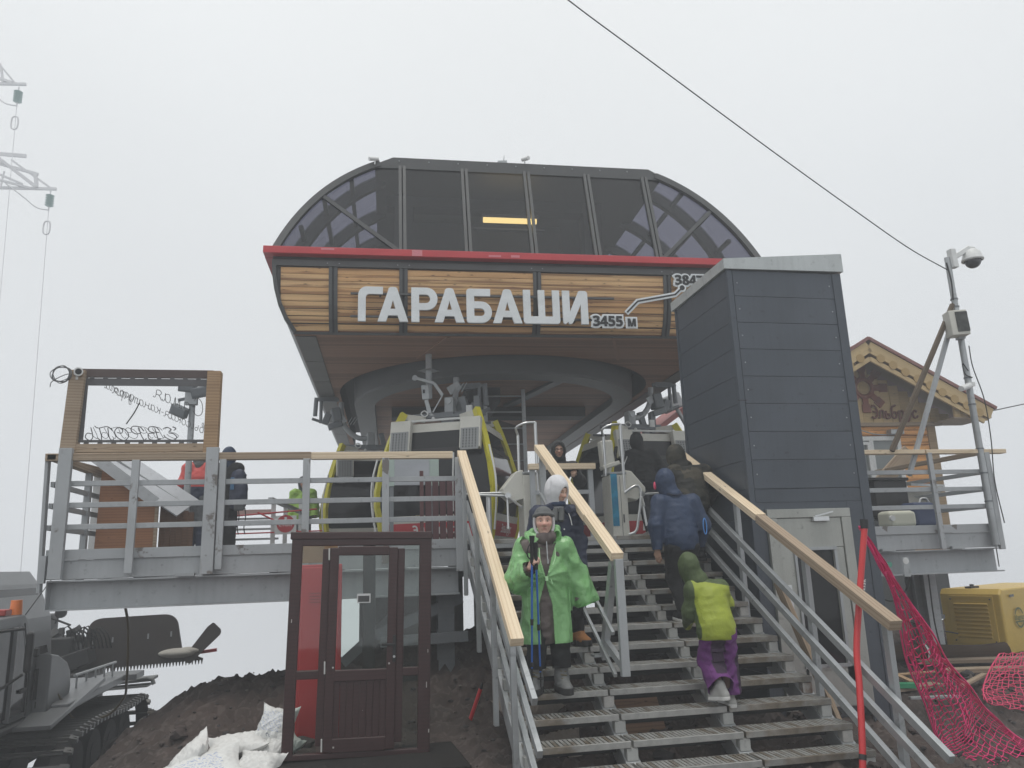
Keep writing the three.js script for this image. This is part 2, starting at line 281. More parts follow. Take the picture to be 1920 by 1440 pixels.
// ---------------------------------------------------------------- staircase
const zi = i => ZD + .283 * (12 - i), yi = i => YD - .16 * (12 - i);
{
  const s = thing('metal_staircase', 'wide galvanised steel staircase with grating treads and timber handrails', 'staircase');
  const bracketM = mat([.42, .425, .41], .6, { map: T.steel }), bracketRust = mat([.42, .41, .39], .7, { map: T.rust });
  const secs = [[1.34, 2.215], [2.235, 3.22], [3.24, 4.25]];
  const treadGeo = secs.map(([a, b]) => { // one grating tread: lip, back, ends, serrated bars
    const m = new MB(), w = b - a, x = (a + b) / 2; m.box(x, -.026, -.012, w, .052, .024, 0, 0, 0, .004).box(x, -.022, -.258, w, .044, .006);
    for (const e of [a + .003, b - .003]) m.box(e, -.022, -.13, .006, .044, .25);
    for (let t = a + .025; t < b - .015; t += .038) m.box(t, -.016, -.136, .026, .032, .24);
    for (let k = 1; k < 9; k++) m.box(x, -.026, -.012 - k * .028, w - .01, .02, .004);
    return m.geo();
  });
  for (let i = -1; i <= 12; i++) secs.forEach((c, k) => { if (i === 12 && false) return; const t = mesh('tread', treadGeo[k], M.tread, s); t.position.set(0, yi(i), zi(i)); });
  bld('landing_nosing', M.galv, s, m => m.box(2.8, YD - .055, ZD - .03, 2.9, .11, .05, 0, 0, 0, .005));
  bld('landing', M.steelDk, s, m => m.box(2.8, YD - .03, ZD - 1.9, 3.14, .05, 3.2).box(2.8, 1.62, ZD - .3, 2.9, .3, .03).box(2.8, 1.62, ZD - 2.2, 3, .3, .03));
  for (const x of [1.36, 2.225, 3.23, 4.2]) {
    bld('stringer', M.galv, s, m => m.bar([x, yi(-2) - .19, zi(-2) - .13], [x, yi(12) - .19, zi(12) - .13], .13, .17, .004));
    for (let i = -1; i <= 11; i++) bld('bracket', R() < .3 ? bracketRust : bracketM, s, m => m.box(x, yi(i) - .107, zi(i) - .05, .1, .1, .08, 0, 0, 0, .008));
  }
  for (let i = -1; i <= 11; i++) bld('riser_angle', M.black, s, m => m.box(2.8, yi(i) - .1, zi(i) - .25, 2.8, .06, .01));
  // side guards
  const guard = (x, hy0, hz0, hy1, hz1, wx, mt, split) => {
    const a = V(wx, hy0, hz0), b = V(wx, hy1, hz1), c = a.clone().lerp(b, split);
    if (mt[1]) { bld('handrail', mt[0], s, m => m.bar(a, c, .125, .075, .006)); const k = mt[2] ?? 0; bld('handrail', mt[1], s, m => m.bar(c.clone().add(V(0, k, 0)), b.clone().add(V(0, k, 0)), .112, .075 + Math.abs(k), .006)); }
    else bld('handrail', mt[0], s, m => m.bar(a, b, .112, .075, .006));
  };
  guard(1.27, 3.03, -9.72, 1.02, -6.44, 1.255, [M.pine], .5);
  guard(2.24, 3.08, -9.6, 1.66, -6.72, 2.24, [M.pine, M.pine, .006], .72);
  guard(4.22, 3.0, -9.75, 1.065, -5.78, 4.22, [M.pine, M.oldwood, -.012], .5);
  const line = (x, dy, z0, z1, name, w = .045, h = .065) => bld(name, M.galv, s, m => m.bar([x, dy + (z0 - ZD) * -.565, z0], [x, dy + (z1 - ZD) * -.565, z1], w, h, .004));
  for (const dy of [2.68, 2.40, 2.12]) line(1.30, dy, -9.7, -5.95 + (dy - 2.4) * -.4, 'rail');
  for (const z of [-9.3, -8.35, -7.4, -6.5]) { const y = YD - (z - ZD) * .565, y1 = 3.0 - (z + 9.72) * .613; bld('post', M.galv, s, m => m.box(1.225, (y - .42 + y1) / 2, z, .045, y1 - y + .42, .07, 0, 0, 0, .004)); }
  for (const [dy, z1] of [[2.63, -5.33], [2.37, -5.28], [2.10, -5.1]]) line(4.19, dy + .0, -9.75, z1, 'rail', .05, .065);
  for (const z of [-9.35, -8.35, -7.05, -5.95]) { const y = YD - (z - ZD) * .565, y1 = 2.97 - (z + 9.75) * .487; bld('post', M.galv, s, m => m.box(4.255, (y - .3 + y1) / 2, z, .05, y1 - y + .3, .07, 0, 0, 0, .004)); }
  // middle guard: hanging front post, raking posts, thin rails
  bld('post', M.galv, s, m => m.box(2.24, 1.16, -6.7, .075, .98, .055, 0, 0, 0, .004)); bld('post', M.galv, s, m => m.box(2.24, 2.45, -9.45, .075, 1.12, .055, 0, 0, 0, .004));
  bld('post', M.galv, s, m => m.bar([2.24, 1.62, -6.85], [2.24, .76, -7.3], .06, .09, .004)); bld('brace', M.galv, s, m => m.bar([2.24, .92, -7.25], [2.24, .74, -6.72], .05, .07, .004));
  bld('foot_plate', M.galv, s, m => m.box(2.24, .78, -7.33, .2, .02, .14).box(2.24, .83, -7.33, .02, .1, .12));
  for (const dy of [2.62, 2.27]) line(2.2, dy, -9.45, -6.85, 'rail', .03, .035);
}
// ---------------------------------------------------------------- elevator shaft
{
  const x0 = 4.37, x1 = 5.92, z0 = -8.25, z1 = -9.85, yb = -.3, yt = 5.06, p = thing('elevator_shaft', 'tall dark grey panel clad shaft with a steel door, beside the stairs', 'lift shaft');
  bld('core', M.steelDk, p, m => m.box((x0 + x1) / 2 - .0, (yb + yt) / 2 - .02, (z0 + z1) / 2 - .05, x1 - x0 - .06, yt - yb - .05, z0 - z1 - .16));
  const rows = 16, ph = (yt - yb) / rows;
  for (let r = 0; r < rows; r++) {
    const y = yb + ph * (r + .5);
    bld('panel', r % 3 ? M.tower : M.towerB, p, m => m.box(x0 + .012, y, (z0 + z1) / 2, .024, ph - .004, z0 - z1 - .1, 0, 0, 0, .0025));
    if (y - ph / 2 > 2.13) bld('panel', r % 4 ? M.towerB : M.tower, p, m => m.box((x0 + x1) / 2 - .02, y, z0 - .012, x1 - x0 - .2, ph - .004, .024, 0, 0, 0, .0025));
    bld('panel', M.tower, p, m => m.box(x1 - .012, y, (z0 + z1) / 2, .024, ph - .004, z0 - z1 - .1, 0, 0, 0, .0025));
  }
  for (const [x, w] of [[x0 + .035, .07], [x1 - .06, .12]]) bld('corner_trim', M.tower, p, m => m.box(x, (yb + yt) / 2, z0 - .018, w, yt - yb, .06, 0, 0, 0, .004));
  bld('corner_trim', M.tower, p, m => m.box(x0 + .02, (yb + yt) / 2, z1 + .03, .06, yt - yb, .06));
  bld('jamb_panel', M.towerB, p, m => m.box(x0 + .12, .97, z0 - .015, .11, 2.5, .03)); bld('jamb_panel', M.towerB, p, m => m.box(x1 - .22, .97, z0 - .015, .2, 2.5, .03));
  bld('trim_joint', M.black, p, m => { for (const x of [x0 + .035, x1 - .06]) m.box(x, 3.42, z0 + .013, .115, .012, .004); });
  bld('panel_screw', M.galv, p, m => { for (let r = 8; r < 16; r++) for (const x of [x0 + .13, x1 - .17]) m.sph(x, yb + ph * (r + .5), z0 + .001, .009, 1, 1, .5, 8); }).userData.kind = 'stuff';
  bld('lintel_panel', M.tower, p, m => m.box((x0 + x1) / 2 - .02, 2.3, z0 - .014, x1 - x0 - .2, .152, .024).box(5.075, 2.181, z0 - .014, 1.06, .078, .024));
  { // pale sheet coping, rising to the right
    const g = new THREE.ExtrudeGeometry(shapeOf([[x0 - .04, yt], [x1 + .03, yt + .02], [x1 + .03, yt + .26], [x0 - .04, yt + .13]]), { depth: z0 - z1 + .08, bevelEnabled: false }); g.translate(0, 0, z1 - .04);
    new MB().add(g).build('coping', mat([.5, .53, .53], .45, { map: T.steel, metalness: .3 }), p);
    bld('coping_joint', M.galv, p, m => { for (const z of [-8.8, -9.35]) m.box(x0 - .042, yt + .065, z, .004, .13, .012); });
  }
  const d = mat([.42, .43, .40], .42, { map: T.steel, metalness: .35 });
  const dx0 = 4.55, dx1 = 5.6, dy0 = -.02, dy1 = 2.14, zf = z0 + .02;
  const door = bld('door', d, p, m => { m.box((dx0 + dx1) / 2, dy1 - .05, zf, dx1 - dx0, .1, .05, 0, 0, 0, .004); for (const x of [dx0 + .06, dx1 - .06]) m.box(x, (dy0 + dy1 - .102) / 2, zf, .12, dy1 - dy0 - .102, .05, 0, 0, 0, .004);
    m.box(dx0 + .2, 1.0, zf - .008, .15, 2.02, .04, 0, 0, 0, .003); m.box(5.06, 1.87, zf - .01, .83, .33, .04, 0, 0, 0, .003); m.box(4.80, .95, zf - .01, .12, 1.5, .04, 0, 0, 0, .003); m.box(5.4, .95, zf - .01, .14, 1.5, .04, 0, 0, 0, .003); m.box(5.06, .2, zf - .01, .83, .42, .04, 0, 0, 0, .003); });
  bld('window_frame', M.galv, door, m => { m.box(5.09, 1.69, zf + .016, .56, .035, .03).box(5.09, .42, zf + .016, .56, .035, .03).box(5.35, 1.05, zf + .016, .035, 1.23, .03).box(4.845, 1.05, zf + .016, .03, 1.23, .03); });
  bld('window_pane', M.cabGlass, door, m => m.box(5.09, 1.05, zf - .012, .5, 1.24, .012)); bld('interior', mat([.06, .028, .022], .8), door, m => m.box(5.09, 1.05, zf - .05, .5, 1.24, .01));
  bld('door_closer', M.inox, door, m => m.box(5.2, 2.02, zf + .04, .2, .055, .05, 0, 0, 0, .006).bar([5.12, 2.05, zf + .06], [5.36, 2.1, zf + .05], .02, .015));
  bld('handle', M.inox, door, m => m.box(4.72, 1.15, zf + .035, .05, .3, .03, 0, 0, 0, .005).box(4.78, .82, zf + .04, .09, .035, .03));
}
// ---------------------------------------------------------------- cable car station
const textTex = (W, H, draw) => { const c = document.createElement('canvas'); c.width = W; c.height = H; const x = c.getContext('2d'); x.fillStyle = '#000'; x.fillRect(0, 0, W, H); x.fillStyle = '#fff'; x.strokeStyle = '#fff'; draw(x); const t = new THREE.CanvasTexture(c); t.colorSpace = THREE.NoColorSpace; return t; };
function decal(name, w, h, color, t, parent, p, e = [0, 0, 0]) { // flat print: a thin sheet cut out by its lettering
  const m = mesh(name, new THREE.PlaneGeometry(w, h), new THREE.MeshStandardMaterial({ color: lin(...color), roughness: .5, alphaMap: t, alphaTest: .45, side: THREE.DoubleSide }), parent);
  m.position.set(...p); m.rotation.set(...e); return m;
}
RectAreaLightUniformsLib.init();
const font = await new FontLoader().loadAsync('fonts/droid/droid_sans_bold.typeface.json');
{
  const s = thing('cable_station', 'large cable car terminal with a glazed arched hall over a timber fascia', 'station', [2.67, 0, -11.5], -2 * D2R);
  const XR = 4.03, L = 13;
  // hull profile: [inset, y]; the timber fascia curves inwards towards the soffit
  const prof = [[0, 6.23], [.012, 6.05], [.04, 5.85], [.095, 5.63], [.18, 5.43], [.30, 5.255]];
  const ins = y => { for (let i = 1; i < prof.length; i++) if (y >= prof[i][1]) return lerp(prof[i][0], prof[i - 1][0], (y - prof[i][1]) / (prof[i - 1][1] - prof[i][1])); return .38; };
  bld('hull_back', M.trim, s, m => { // backing behind the planks and the plain sides
    for (const sx of [-1, 1]) for (let i = 1; i < prof.length; i++) { const [i0, y0] = prof[i - 1], [i1, y1] = prof[i];
      const g = new THREE.BufferGeometry(), a = [sx * (XR - i0), y0, -i0], b = [sx * (XR - i1), y1, -i1], c = [sx * (XR - i1), y1, -L], d = [sx * (XR - i0), y0, -L];
      g.setAttribute('position', new THREE.BufferAttribute(new Float32Array([...a, ...b, ...c, ...a, ...c, ...d]), 3)); g.computeVertexNormals(); m.add(g); }
    for (let i = 1; i < prof.length; i++) { const [i0, y0] = prof[i - 1], [i1, y1] = prof[i], e = .035;
      const g = new THREE.BufferGeometry(), a = [-(XR - i0), y0, -i0 - e], b = [-(XR - i1), y1, -i1 - e], c = [XR - i1, y1, -i1 - e], d = [XR - i0, y0, -i0 - e];
      g.setAttribute('position', new THREE.BufferAttribute(new Float32Array([...a, ...b, ...c, ...a, ...c, ...d]), 3)); g.computeVertexNormals(); m.add(g); }
  });
  // bays of horizontal timber, one board a mesh
  const cols = [-3.97, -3.12, -2.04, .10, 2.30, 3.45, 3.97], NB = 9, bh = (6.21 - 5.27) / NB;
  for (let b = 0; b < 6; b++) for (let k = 0; k < NB; k++) {
    const y0 = 5.27 + bh * k, y1 = y0 + bh, yl = (y0 + y1) / 2, clip = x => Math.sign(x) * Math.min(Math.abs(x), XR - .02 - ins(yl));
    const xa = clip(cols[b] + .06), xb = clip(cols[b + 1] - .06); if (xb - xa < .05) continue;
    const zc = -ins(yl), tilt = Math.atan2(ins(y0) - ins(y1), bh);
    bld('plank', R() < .6 ? M.fascia : M.fascia2, s, m => { m.box((xa + xb) / 2, yl, zc - .012, xb - xa, bh - .0015, .03, tilt, 0, 0, .007); });
  }
  const strip = (name, x, w, t, m0) => bld(name, m0, s, m => { for (let i = 1; i < prof.length; i++) m.bar([x, prof[i - 1][1], -prof[i - 1][0] + t], [x, prof[i][1] - .004, -prof[i][0] + t], w, .03, 0, V(0, .2, 1)); });
  for (const x of cols.slice(1, 6)) { strip('mullion', x - .04, .05, .012, M.trim); strip('mullion', x + .04, .05, .012, M.trim); strip('mullion_channel', x, .03, -.004, M.black); }
  for (const sx of [-1, 1]) bld('corner_trim', M.trim, s, m => { for (let i = 1; i < prof.length; i++) m.bar([sx * (XR - .02 - prof[i - 1][0]), prof[i - 1][1], -prof[i - 1][0] + .012], [sx * (XR - .02 - prof[i][0]), prof[i][1], -prof[i][0] + .012], .06, .06, 0, V(0, .2, 1)); });
  bld('head_trim', M.trim, s, m => m.box(0, 6.27, .012, 2 * XR + .02, .1, .05, 0, 0, 0, .004)); bld('shadow_gap', M.black, s, m => m.box(0, 6.345, -.02, 2 * XR, .06, .06));
  bld('screw_row', M.galv, s, m => { for (const x of cols.slice(1, 6)) for (const d of [-.09, .09]) m.sph(x + d, 6.27, .04, .009, 1, 1, .6, 8); }).userData.kind = 'stuff';
  bld('foot_trim', M.trim, s, m => m.box(0, 5.245, -.31, 2 * (XR - .3), .04, .06, .5));
  bld('red_band', M.red, s, m => { m.box(0, 6.43, .06, 2 * XR + .26, .115, .2, 0, 0, 0, .008); for (const sx of [-1, 1]) m.box(sx * (XR + .06), 6.43, -4.6, .14, .115, 9.1); });
  bld('scuff', mat([.62, .22, .25], .7), s, m => { m.box(-1.83, 6.43, .161, .16, .1, .004).box(-.6, 6.415, .161, .2, .03, .004).box(-.27, 6.42, .161, .14, .04, .004).box(-3.2, 6.455, .161, .2, .03, .004); });
  // soffit, open in the middle for the U-shaped rail trough
  const cz = -4.75, R0 = 3.28, hole = new THREE.Path(), so = shapeOf([[-XR + .3, .3], [XR - .3, .3], [XR - .3, L], [-XR + .3, L]]);
  hole.moveTo(-R0, 12.6); hole.lineTo(-R0, -cz); hole.absarc(0, -cz, R0, Math.PI, 2 * Math.PI, false); hole.lineTo(R0, 12.6); hole.closePath(); so.holes.push(hole);
  const flat = (shape, y, t) => { const g = new THREE.ExtrudeGeometry(shape, { depth: t, bevelEnabled: false, curveSegments: 48 }); g.rotateX(-Math.PI / 2); g.translate(0, y, 0); return g; };
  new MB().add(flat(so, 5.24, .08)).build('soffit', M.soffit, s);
  for (const sx of [-1, 1]) bld('soffit_edge', mat([.17, .165, .16], .6, { map: T.dark }), s, m => { for (let z = -.45; z > -L; z -= 1.55) m.box(sx * (XR - .47), 5.232, z - .76, .32, .02, 1.52, 0, 0, 0, .004); });
  for (const [x] of [[-1.1], [1.2]]) bld('soffit_batten', M.soffit, s, m => m.bar([x * 1.2, 5.23, -.4], [x * 1.6, 5.23, -1.75], .05, .02));
  // U-shaped trough
  const U = []; for (let z = -12.6; z < cz; z += 1.3) U.push([-1, z, -1, 0]); for (let a = 0; a <= 48; a++) { const t = Math.PI - a / 48 * Math.PI; U.push([Math.cos(t), cz, Math.cos(t), Math.sin(t)]); } for (let z = cz; z > -12.7; z -= 1.3) U.push([1, z, 1, 0]);
  const sweep = (pr, name, mt) => { const P = [], I = [], n = pr.length; U.forEach(([cx, z0, nx, nz]) => pr.forEach(([r, y]) => P.push(nx * r, y, z0 + nz * r))); for (let i = 0; i < U.length - 1; i++) for (let k = 0; k < n - 1; k++) { const o = i * n + k; I.push(o, o + 1, o + n, o + 1, o + n + 1, o + n); }
    const g = new THREE.BufferGeometry(); g.setAttribute('position', new THREE.BufferAttribute(new Float32Array(P), 3)); g.setIndex(I); const q = g.toNonIndexed(); q.computeVertexNormals(); new MB().add(q).build(name, mt, s); };
  sweep([[3.28, 5.26], [3.27, 5.75]], 'trough_wall', M.ringDk); sweep([[3.27, 5.75], [2.4, 5.75]], 'trough_roof', M.ringDk);
  sweep([[3.0, 5.7], [2.98, 5.02], [2.965, 4.97]], 'guide_ring', M.ring); sweep([[2.965, 4.97], [2.56, 4.95]], 'guide_ring_sole', mat([.15, .154, .155], .55, { map: T.dark })); sweep([[2.56, 4.95], [2.54, 5.2]], 'guide_ring', M.ring);
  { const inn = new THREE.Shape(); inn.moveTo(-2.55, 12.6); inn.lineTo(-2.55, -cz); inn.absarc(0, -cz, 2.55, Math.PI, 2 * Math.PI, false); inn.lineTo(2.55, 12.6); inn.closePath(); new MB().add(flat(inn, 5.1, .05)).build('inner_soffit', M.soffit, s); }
  bld('inner_batten', M.trim, s, m => m.bar([1.05, 5.08, cz + 2.1], [.35, 5.06, cz - .4], .2, .06)); bld('inner_beam', M.ringDk, s, m => m.box(-.4, 4.95, cz - 1.2, .7, .3, 5).box(0, 4.98, cz - .9, 4.4, .22, .5));
  bld('pylon', M.steelDk, s, m => m.box(-.5, 3.5, cz - 2.2, 1.0, 3.0, 1.1)); bld('wing_wall', mat([.14, .085, .06], .7, { map: T.soffit }), s, m => m.bar([.2, 4.1, cz - 1.2], [1.2, 4.3, cz - 3.5], .06, 1.6));
  // ladder
  const lad = bld('ladder', M.galv, s, m => { for (const x of [-.74, .02]) m.box(x, 3.35, -3.2, .07, 2.9, .05); for (let k = 0; k < 9; k++) m.cyl([-.74, 2.1 + k * .32, -3.2], [.02, 2.1 + k * .32, -3.2], .016); });
  lad.position.set(.35, .2, 0);
  // glazed hall: side arc, front plane leaning back
  const arc = t => { const a = [4.0, 6.5], c = [3.5, 7.78], b = [2.42, 8.28], u = 1 - t; return [u * u * a[0] + 2 * u * t * c[0] + t * t * b[0], u * u * a[1] + 2 * u * t * c[1] + t * t * b[1]]; };
  const lean = y => -.02 - (y - 6.5) * .26, AR = []; for (let i = 0; i <= 20; i++) AR.push(arc(i / 20));
  const pane = (pts, name = 'glass_pane') => { const sh = shapeOf(pts.map(([x, y]) => [x, y])), g = new THREE.ShapeGeometry(sh), p = g.attributes.position; for (let i = 0; i < p.count; i++) p.setZ(i, lean(p.getY(i))); g.computeVertexNormals(); return new MB().add(g).build(name, M.glassDk, s); };
  const mx = [-2.05, -1.0, .08, 1.15, 2.2], topx = x => x * 1.0;
  for (let i = 0; i < 4; i++) pane([[mx[i] + .05, 6.53], [mx[i + 1] - .05, 6.53], [mx[i + 1] - .05, 8.2], [mx[i] + .05, 8.2]]);
  for (const sx of [-1, 1]) {
    const xin = sx < 0 ? -2.1 : 2.25, q = AR[10], low = AR.slice(0, 11).map(([x, y]) => [sx * (x - .07), y + .02]), hi = AR.slice(10).map(([x, y]) => [sx * (x - .08), y - .02]);
    pane([[xin, 6.54], ...low]); pane([[xin, 6.56], ...hi, [xin, 8.2]]);
    bld('arch_frame', M.trim, s, m => { for (let i = 1; i < AR.length; i++) { const [x0, y0] = AR[i - 1], [x1, y1] = AR[i]; m.bar([sx * x0, y0, lean(y0) + .02], [sx * x1, y1, lean(y1) + .02], .1, .09, 0, V(0, 0, 1)); } });
    bld('diagonal_bar', M.trim, s, m => m.bar([sx * q[0], q[1], lean(q[1]) + .01], [xin + sx * .02, 6.53, lean(6.53) + .01], .06, .05, 0, V(0, 0, 1)));
    // barrel side glass in panels between the ribs
    const zs = [0, -2.3, -4.6, -6.9, -9.2];
    for (let k = 0; k < 4; k++) for (const [f, t] of [[0, 10], [10, 20]]) { const P = [], I = []; for (let i = f; i <= t; i++) { const [x, y] = AR[i]; P.push(sx * x, y, Math.min(lean(y), zs[k] - .04), sx * x, y, zs[k + 1] + .04); } for (let i = 0; i < t - f; i++) { const o = 2 * i; sx > 0 ? I.push(o, o + 2, o + 1, o + 1, o + 2, o + 3) : I.push(o, o + 1, o + 2, o + 1, o + 3, o + 2); }
      const g = new THREE.BufferGeometry(); g.setAttribute('position', new THREE.BufferAttribute(new Float32Array(P), 3)); g.setIndex(I); g.computeVertexNormals(); new MB().add(g).build('side_pane', M.glassDk, s); }
    for (const z of [-1.0, -2.3, -3.5, -4.6, -6.9, -9.2]) bld('rib', M.trim, s, m => { for (let i = 1; i < AR.length; i++) m.bar([sx * (AR[i - 1][0] - .05), AR[i - 1][1] - .03, z], [sx * (AR[i][0] - .05), AR[i][1] - .03, z], .2, .12, 0, V(0, 0, 1)); });
    { const P = AR.map(([x, y]) => [sx * (x - .05), y]); const g = new THREE.ShapeGeometry(shapeOf([[0, 6.5], ...P, [0, 8.28]])); g.translate(0, 0, -9.25); new MB().add(g).build('rear_pane', M.glassDk, s); }
    for (const t of [5, 10, 15]) bld('purlin', M.trim, s, m => m.bar([sx * (AR[t][0] - .04), AR[t][1] - .03, -.4], [sx * (AR[t][0] - .04), AR[t][1] - .03, -9.2], .07, .06));
  }
  for (const x of mx) bld('mullion', M.trim, s, m => { m.bar([x - .035, 6.5, lean(6.5) + .02], [x - .035, 8.24, lean(8.24) + .02], .05, .06, 0, V(0, 0, 1)); m.bar([x + .035, 6.5, lean(6.5) + .02], [x + .035, 8.24, lean(8.24) + .02], .05, .06, 0, V(0, 0, 1)); });
  bld('sill', M.trim, s, m => m.box(0, 6.505, -.03, 2 * XR - .02, .05, .16));
  bld('roof_cap', M.trim, s, m => { m.add(new THREE.ExtrudeGeometry(shapeOf([[-2.5, 8.2], [2.52, 8.2], [2.55, 8.26], [2.3, 8.4], [-2.2, 8.4], [-2.5, 8.26]]), { depth: 9, bevelEnabled: false }), new THREE.Matrix4().makeTranslation(0, 0, -9.44)); });
  bld('roof_screw', M.galv, s, m => { for (let i = 0; i < 10; i++) m.sph(-2.1 + i * .5, 8.33, -.43, .012, 1, 1, 1, 8); }).userData.kind = 'stuff';
  bld('machine_housing', M.ringDk, s, m => m.box(-.55, 7.2, -5, 3.1, 1.5, 6).box(.2, 6.56, -4.9, 6.5, .08, 8.6)); bld('back_wall', M.ringDk, s, m => m.box(-.2, 7.35, -8.9, 4.6, 1.7, .1));
  bld('inner_column', M.ringDk, s, m => { for (const x of [-2.0, 1.5]) m.box(x, 7.35, -1.6, .35, 1.75, .35); m.box(-.3, 8.1, -1.6, 4.0, .2, .3); });
  { // lit tube lamp hanging in the hall
    const l = bld('tube_lamp', new THREE.MeshStandardMaterial({ color: 0x000000, emissive: 0xffdf8a, emissiveIntensity: 2.6 }), s, m => m.cyl([-.1 - .48, 7.72, -1.3], [-.1 + .5, 7.72, -1.3], .05));
    bld('lamp_housing', M.steelDk, l, m => m.box(-.09, 7.8, -1.34, 1.04, .06, .12).box(-.09, 7.58, -1.4, 1.3, .03, .1));
    const a = new THREE.RectAreaLight(0xffdf8a, 6, 1, .1); a.position.set(-.09, 7.72, -1.23); a.lookAt(-.09, 7.72, 5); a.rotation.set(0, Math.PI, 0); s.add(a);
  }
  // eight letters of sheet metal standing off the fascia
  const LT = { w: .55, st: .125 };
  const rl = (pts, holes = []) => { const sh = shapeOf(pts); for (const h of holes) { const p = new THREE.Path(); h.forEach((q, i) => i ? p.lineTo(...q) : p.moveTo(...q)); p.closePath(); sh.holes.push(p); } return sh; };
  const ar = (cx, cy, r, a0, a1, n = 8) => Array.from({ length: n + 1 }, (_, i) => { const t = (a0 + (a1 - a0) * i / n) * D2R; return [cx + r * Math.cos(t), cy + r * Math.sin(t)]; });
  const S = .125, H = .555;
  const glyph = {
    'Г': [rl([[0, 0], [0, H - .14], ...ar(.14, H - .14, .14, 180, 90), [.42, H], [.42, H - S + .01], [.18, H - S + .01], ...ar(.185, H - S - .05, .06, 90, 180, 4), [S, 0]])],
    'А': [rl([[0, 0], [.175, H - .05], ...ar(.225, H - .05, .05, 170, 90, 4), ...ar(.275, H - .05, .05, 90, 10, 4), [.5, 0], [.365, 0], [.33, .1], [.17, .1], [.135, 0]], [[[.205, .2], [.295, .2], [.25, .35]]])],
    'Р': [rl([[0, 0], [0, H], [.24, H], ...ar(.25, H - .18, .18, 90, -90, 12), [.24, H - .36], [S, H - .36], [S, 0]], [[[S, H - .25], [S, H - .11], ...ar(.24, H - .18, .07, 90, -90, 8)]])],
    'Б': [rl([[0, 0.04], [0, H - .05], ...ar(.05, H - .05, .05, 180, 90, 4), [.40, H], [.40, H - S + .01], [S, H - S + .01], [S, H - .21], [.25, H - .21], ...ar(.25, .172, .172, 90, -90, 12), [.04, 0], ...ar(.04, .04, .04, 270, 180, 3)], [[[S, .11], [S, .235], ...ar(.24, .172, .0625, 90, -90, 8)]])],
    'Ш': [rl([[0, .05], [0, H], [S, H], [S, .115], [.27, .115], [.27, H], [.27 + S - .01, H], [.27 + S - .01, .115], [.53, .115], [.53, H], [.53 + S, H], [.53 + S, .05], ...ar(.53 + S - .05, .05, .05, 0, -90, 4), [.05, 0], ...ar(.05, .05, .05, 270, 180, 4)])],
    'И': [rl([[0, .04], [0, H], [S, H], [S, .2], [.285, H - .03], ...ar(.325, H - .05, .05, 150, 90, 3), [.36, H], ...ar(.40, H - .05, .05, 90, 0, 4), [.45, 0], [.45 - S, 0], [.45 - S, .33], [.165, .02], ...ar(.13, .04, .04, 270, 180, 4), [.04, 0], ...ar(.04, .04, .04, 270, 180, 3)])],
  };
  const txt = 'ГАРАБАШИ', lx = [-.06, .235, .75, 1.107, 1.607, 2.02, 2.51, 3.146], wd = { 'Г': .88, 'А': .92, 'Р': .93, 'Б': .93, 'Ш': .89, 'И': .91 };
  [...txt].forEach((ch, i) => {
    const g = new THREE.ExtrudeGeometry(glyph[ch], { depth: .03, bevelEnabled: true, bevelSize: .004, bevelThickness: .004, bevelSegments: 1, curveSegments: 8 }); g.scale(wd[ch] ?? 1, 1, 1);
    new MB().add(g, new THREE.Matrix4().makeTranslation(lx[i] - 2.67, 5.315, .09)).build('letter', M.letter, s);
  });
  bld('letter_rail', M.trim, s, m => m.box(-.75, 5.78, .05, 4.2, .03, .03).box(-.75, 5.42, .02, 4.2, .03, .03)); bld('letter_bracket', M.trim, s, m => { for (const x of [-2.4, -2.04, -1.0, .1, .7]) m.box(x, 5.42, -.06, .03, .03, .16).box(x, 5.78, .0, .03, .03, .1); });
  // altitude graphic: dark figures on a pale outline plate
  const plate = (str, x, y, size) => {
    const mk = (b, d) => { const g = new TextGeometry(str, { font, size, depth: d, curveSegments: 4, bevelEnabled: b > 0, bevelSize: b, bevelThickness: .004, bevelSegments: 2 }); return g; };
    new MB().add(mk(.036, .012), new THREE.Matrix4().makeTranslation(x, y, .075)).build('figure_plate', M.letter, s); new MB().add(mk(.004, .008), new THREE.Matrix4().makeTranslation(x, y, .098)).build('figure', M.black, s);
  };
  plate('3455', 3.63 - 2.67, 5.30, .165); plate('M', 4.2 - 2.67, 5.30, .125); plate('3847', 5.07 - 2.67, 6.03, .165);
  const pl = [[4.21, 5.53], [4.40, 5.72], [5.05, 5.85], [5.18, 5.97]].map(([x, y]) => V(x - 2.67, y, .1));
  bld('route_plate', M.letter, s, m => { for (let i = 1; i < 4; i++) { const d = pl[i].clone().sub(pl[i - 1]).setLength(.02); m.bar(pl[i - 1].clone().sub(d), pl[i].clone().add(d), .085, .02 + i * .001, 0, V(0, 0, 1)); } m.cyl(pl[3].clone().add(V(0, 0, -.01)), pl[3].clone().add(V(0, 0, .012)), .07, .07, 20); });
  bld('route_line', M.black, s, m => { for (let i = 1; i < 4; i++) m.bar(pl[i - 1].clone().add(V(0, 0, .016)), pl[i].clone().add(V(0, 0, .016)), .026, .006 + i * .001, 0, V(0, 0, 1)); m.cyl(pl[3].clone(), pl[3].clone().add(V(0, 0, .02)), .042, .042, 20); });
  // small fittings on the roof
  const cam = (x, y, ry, l) => { const c = thing('security_camera', l, 'camera', [x, y, -11.95], ry); c.scale.setScalar(.72); bld('camera_body', M.white, c, m => m.cyl([0, .12, -.08], [0, .07, .14], .045, .05, 14)); bld('camera_foot', M.white, c, m => m.cyl([0, -.04, 0], [0, .1, 0], .018)); };
  cam(.18, 8.24, -1.2, 'small white camera at the left end of the station roof'); cam(2.75, 8.42, .5, 'small white camera on top of the station roof near its middle');
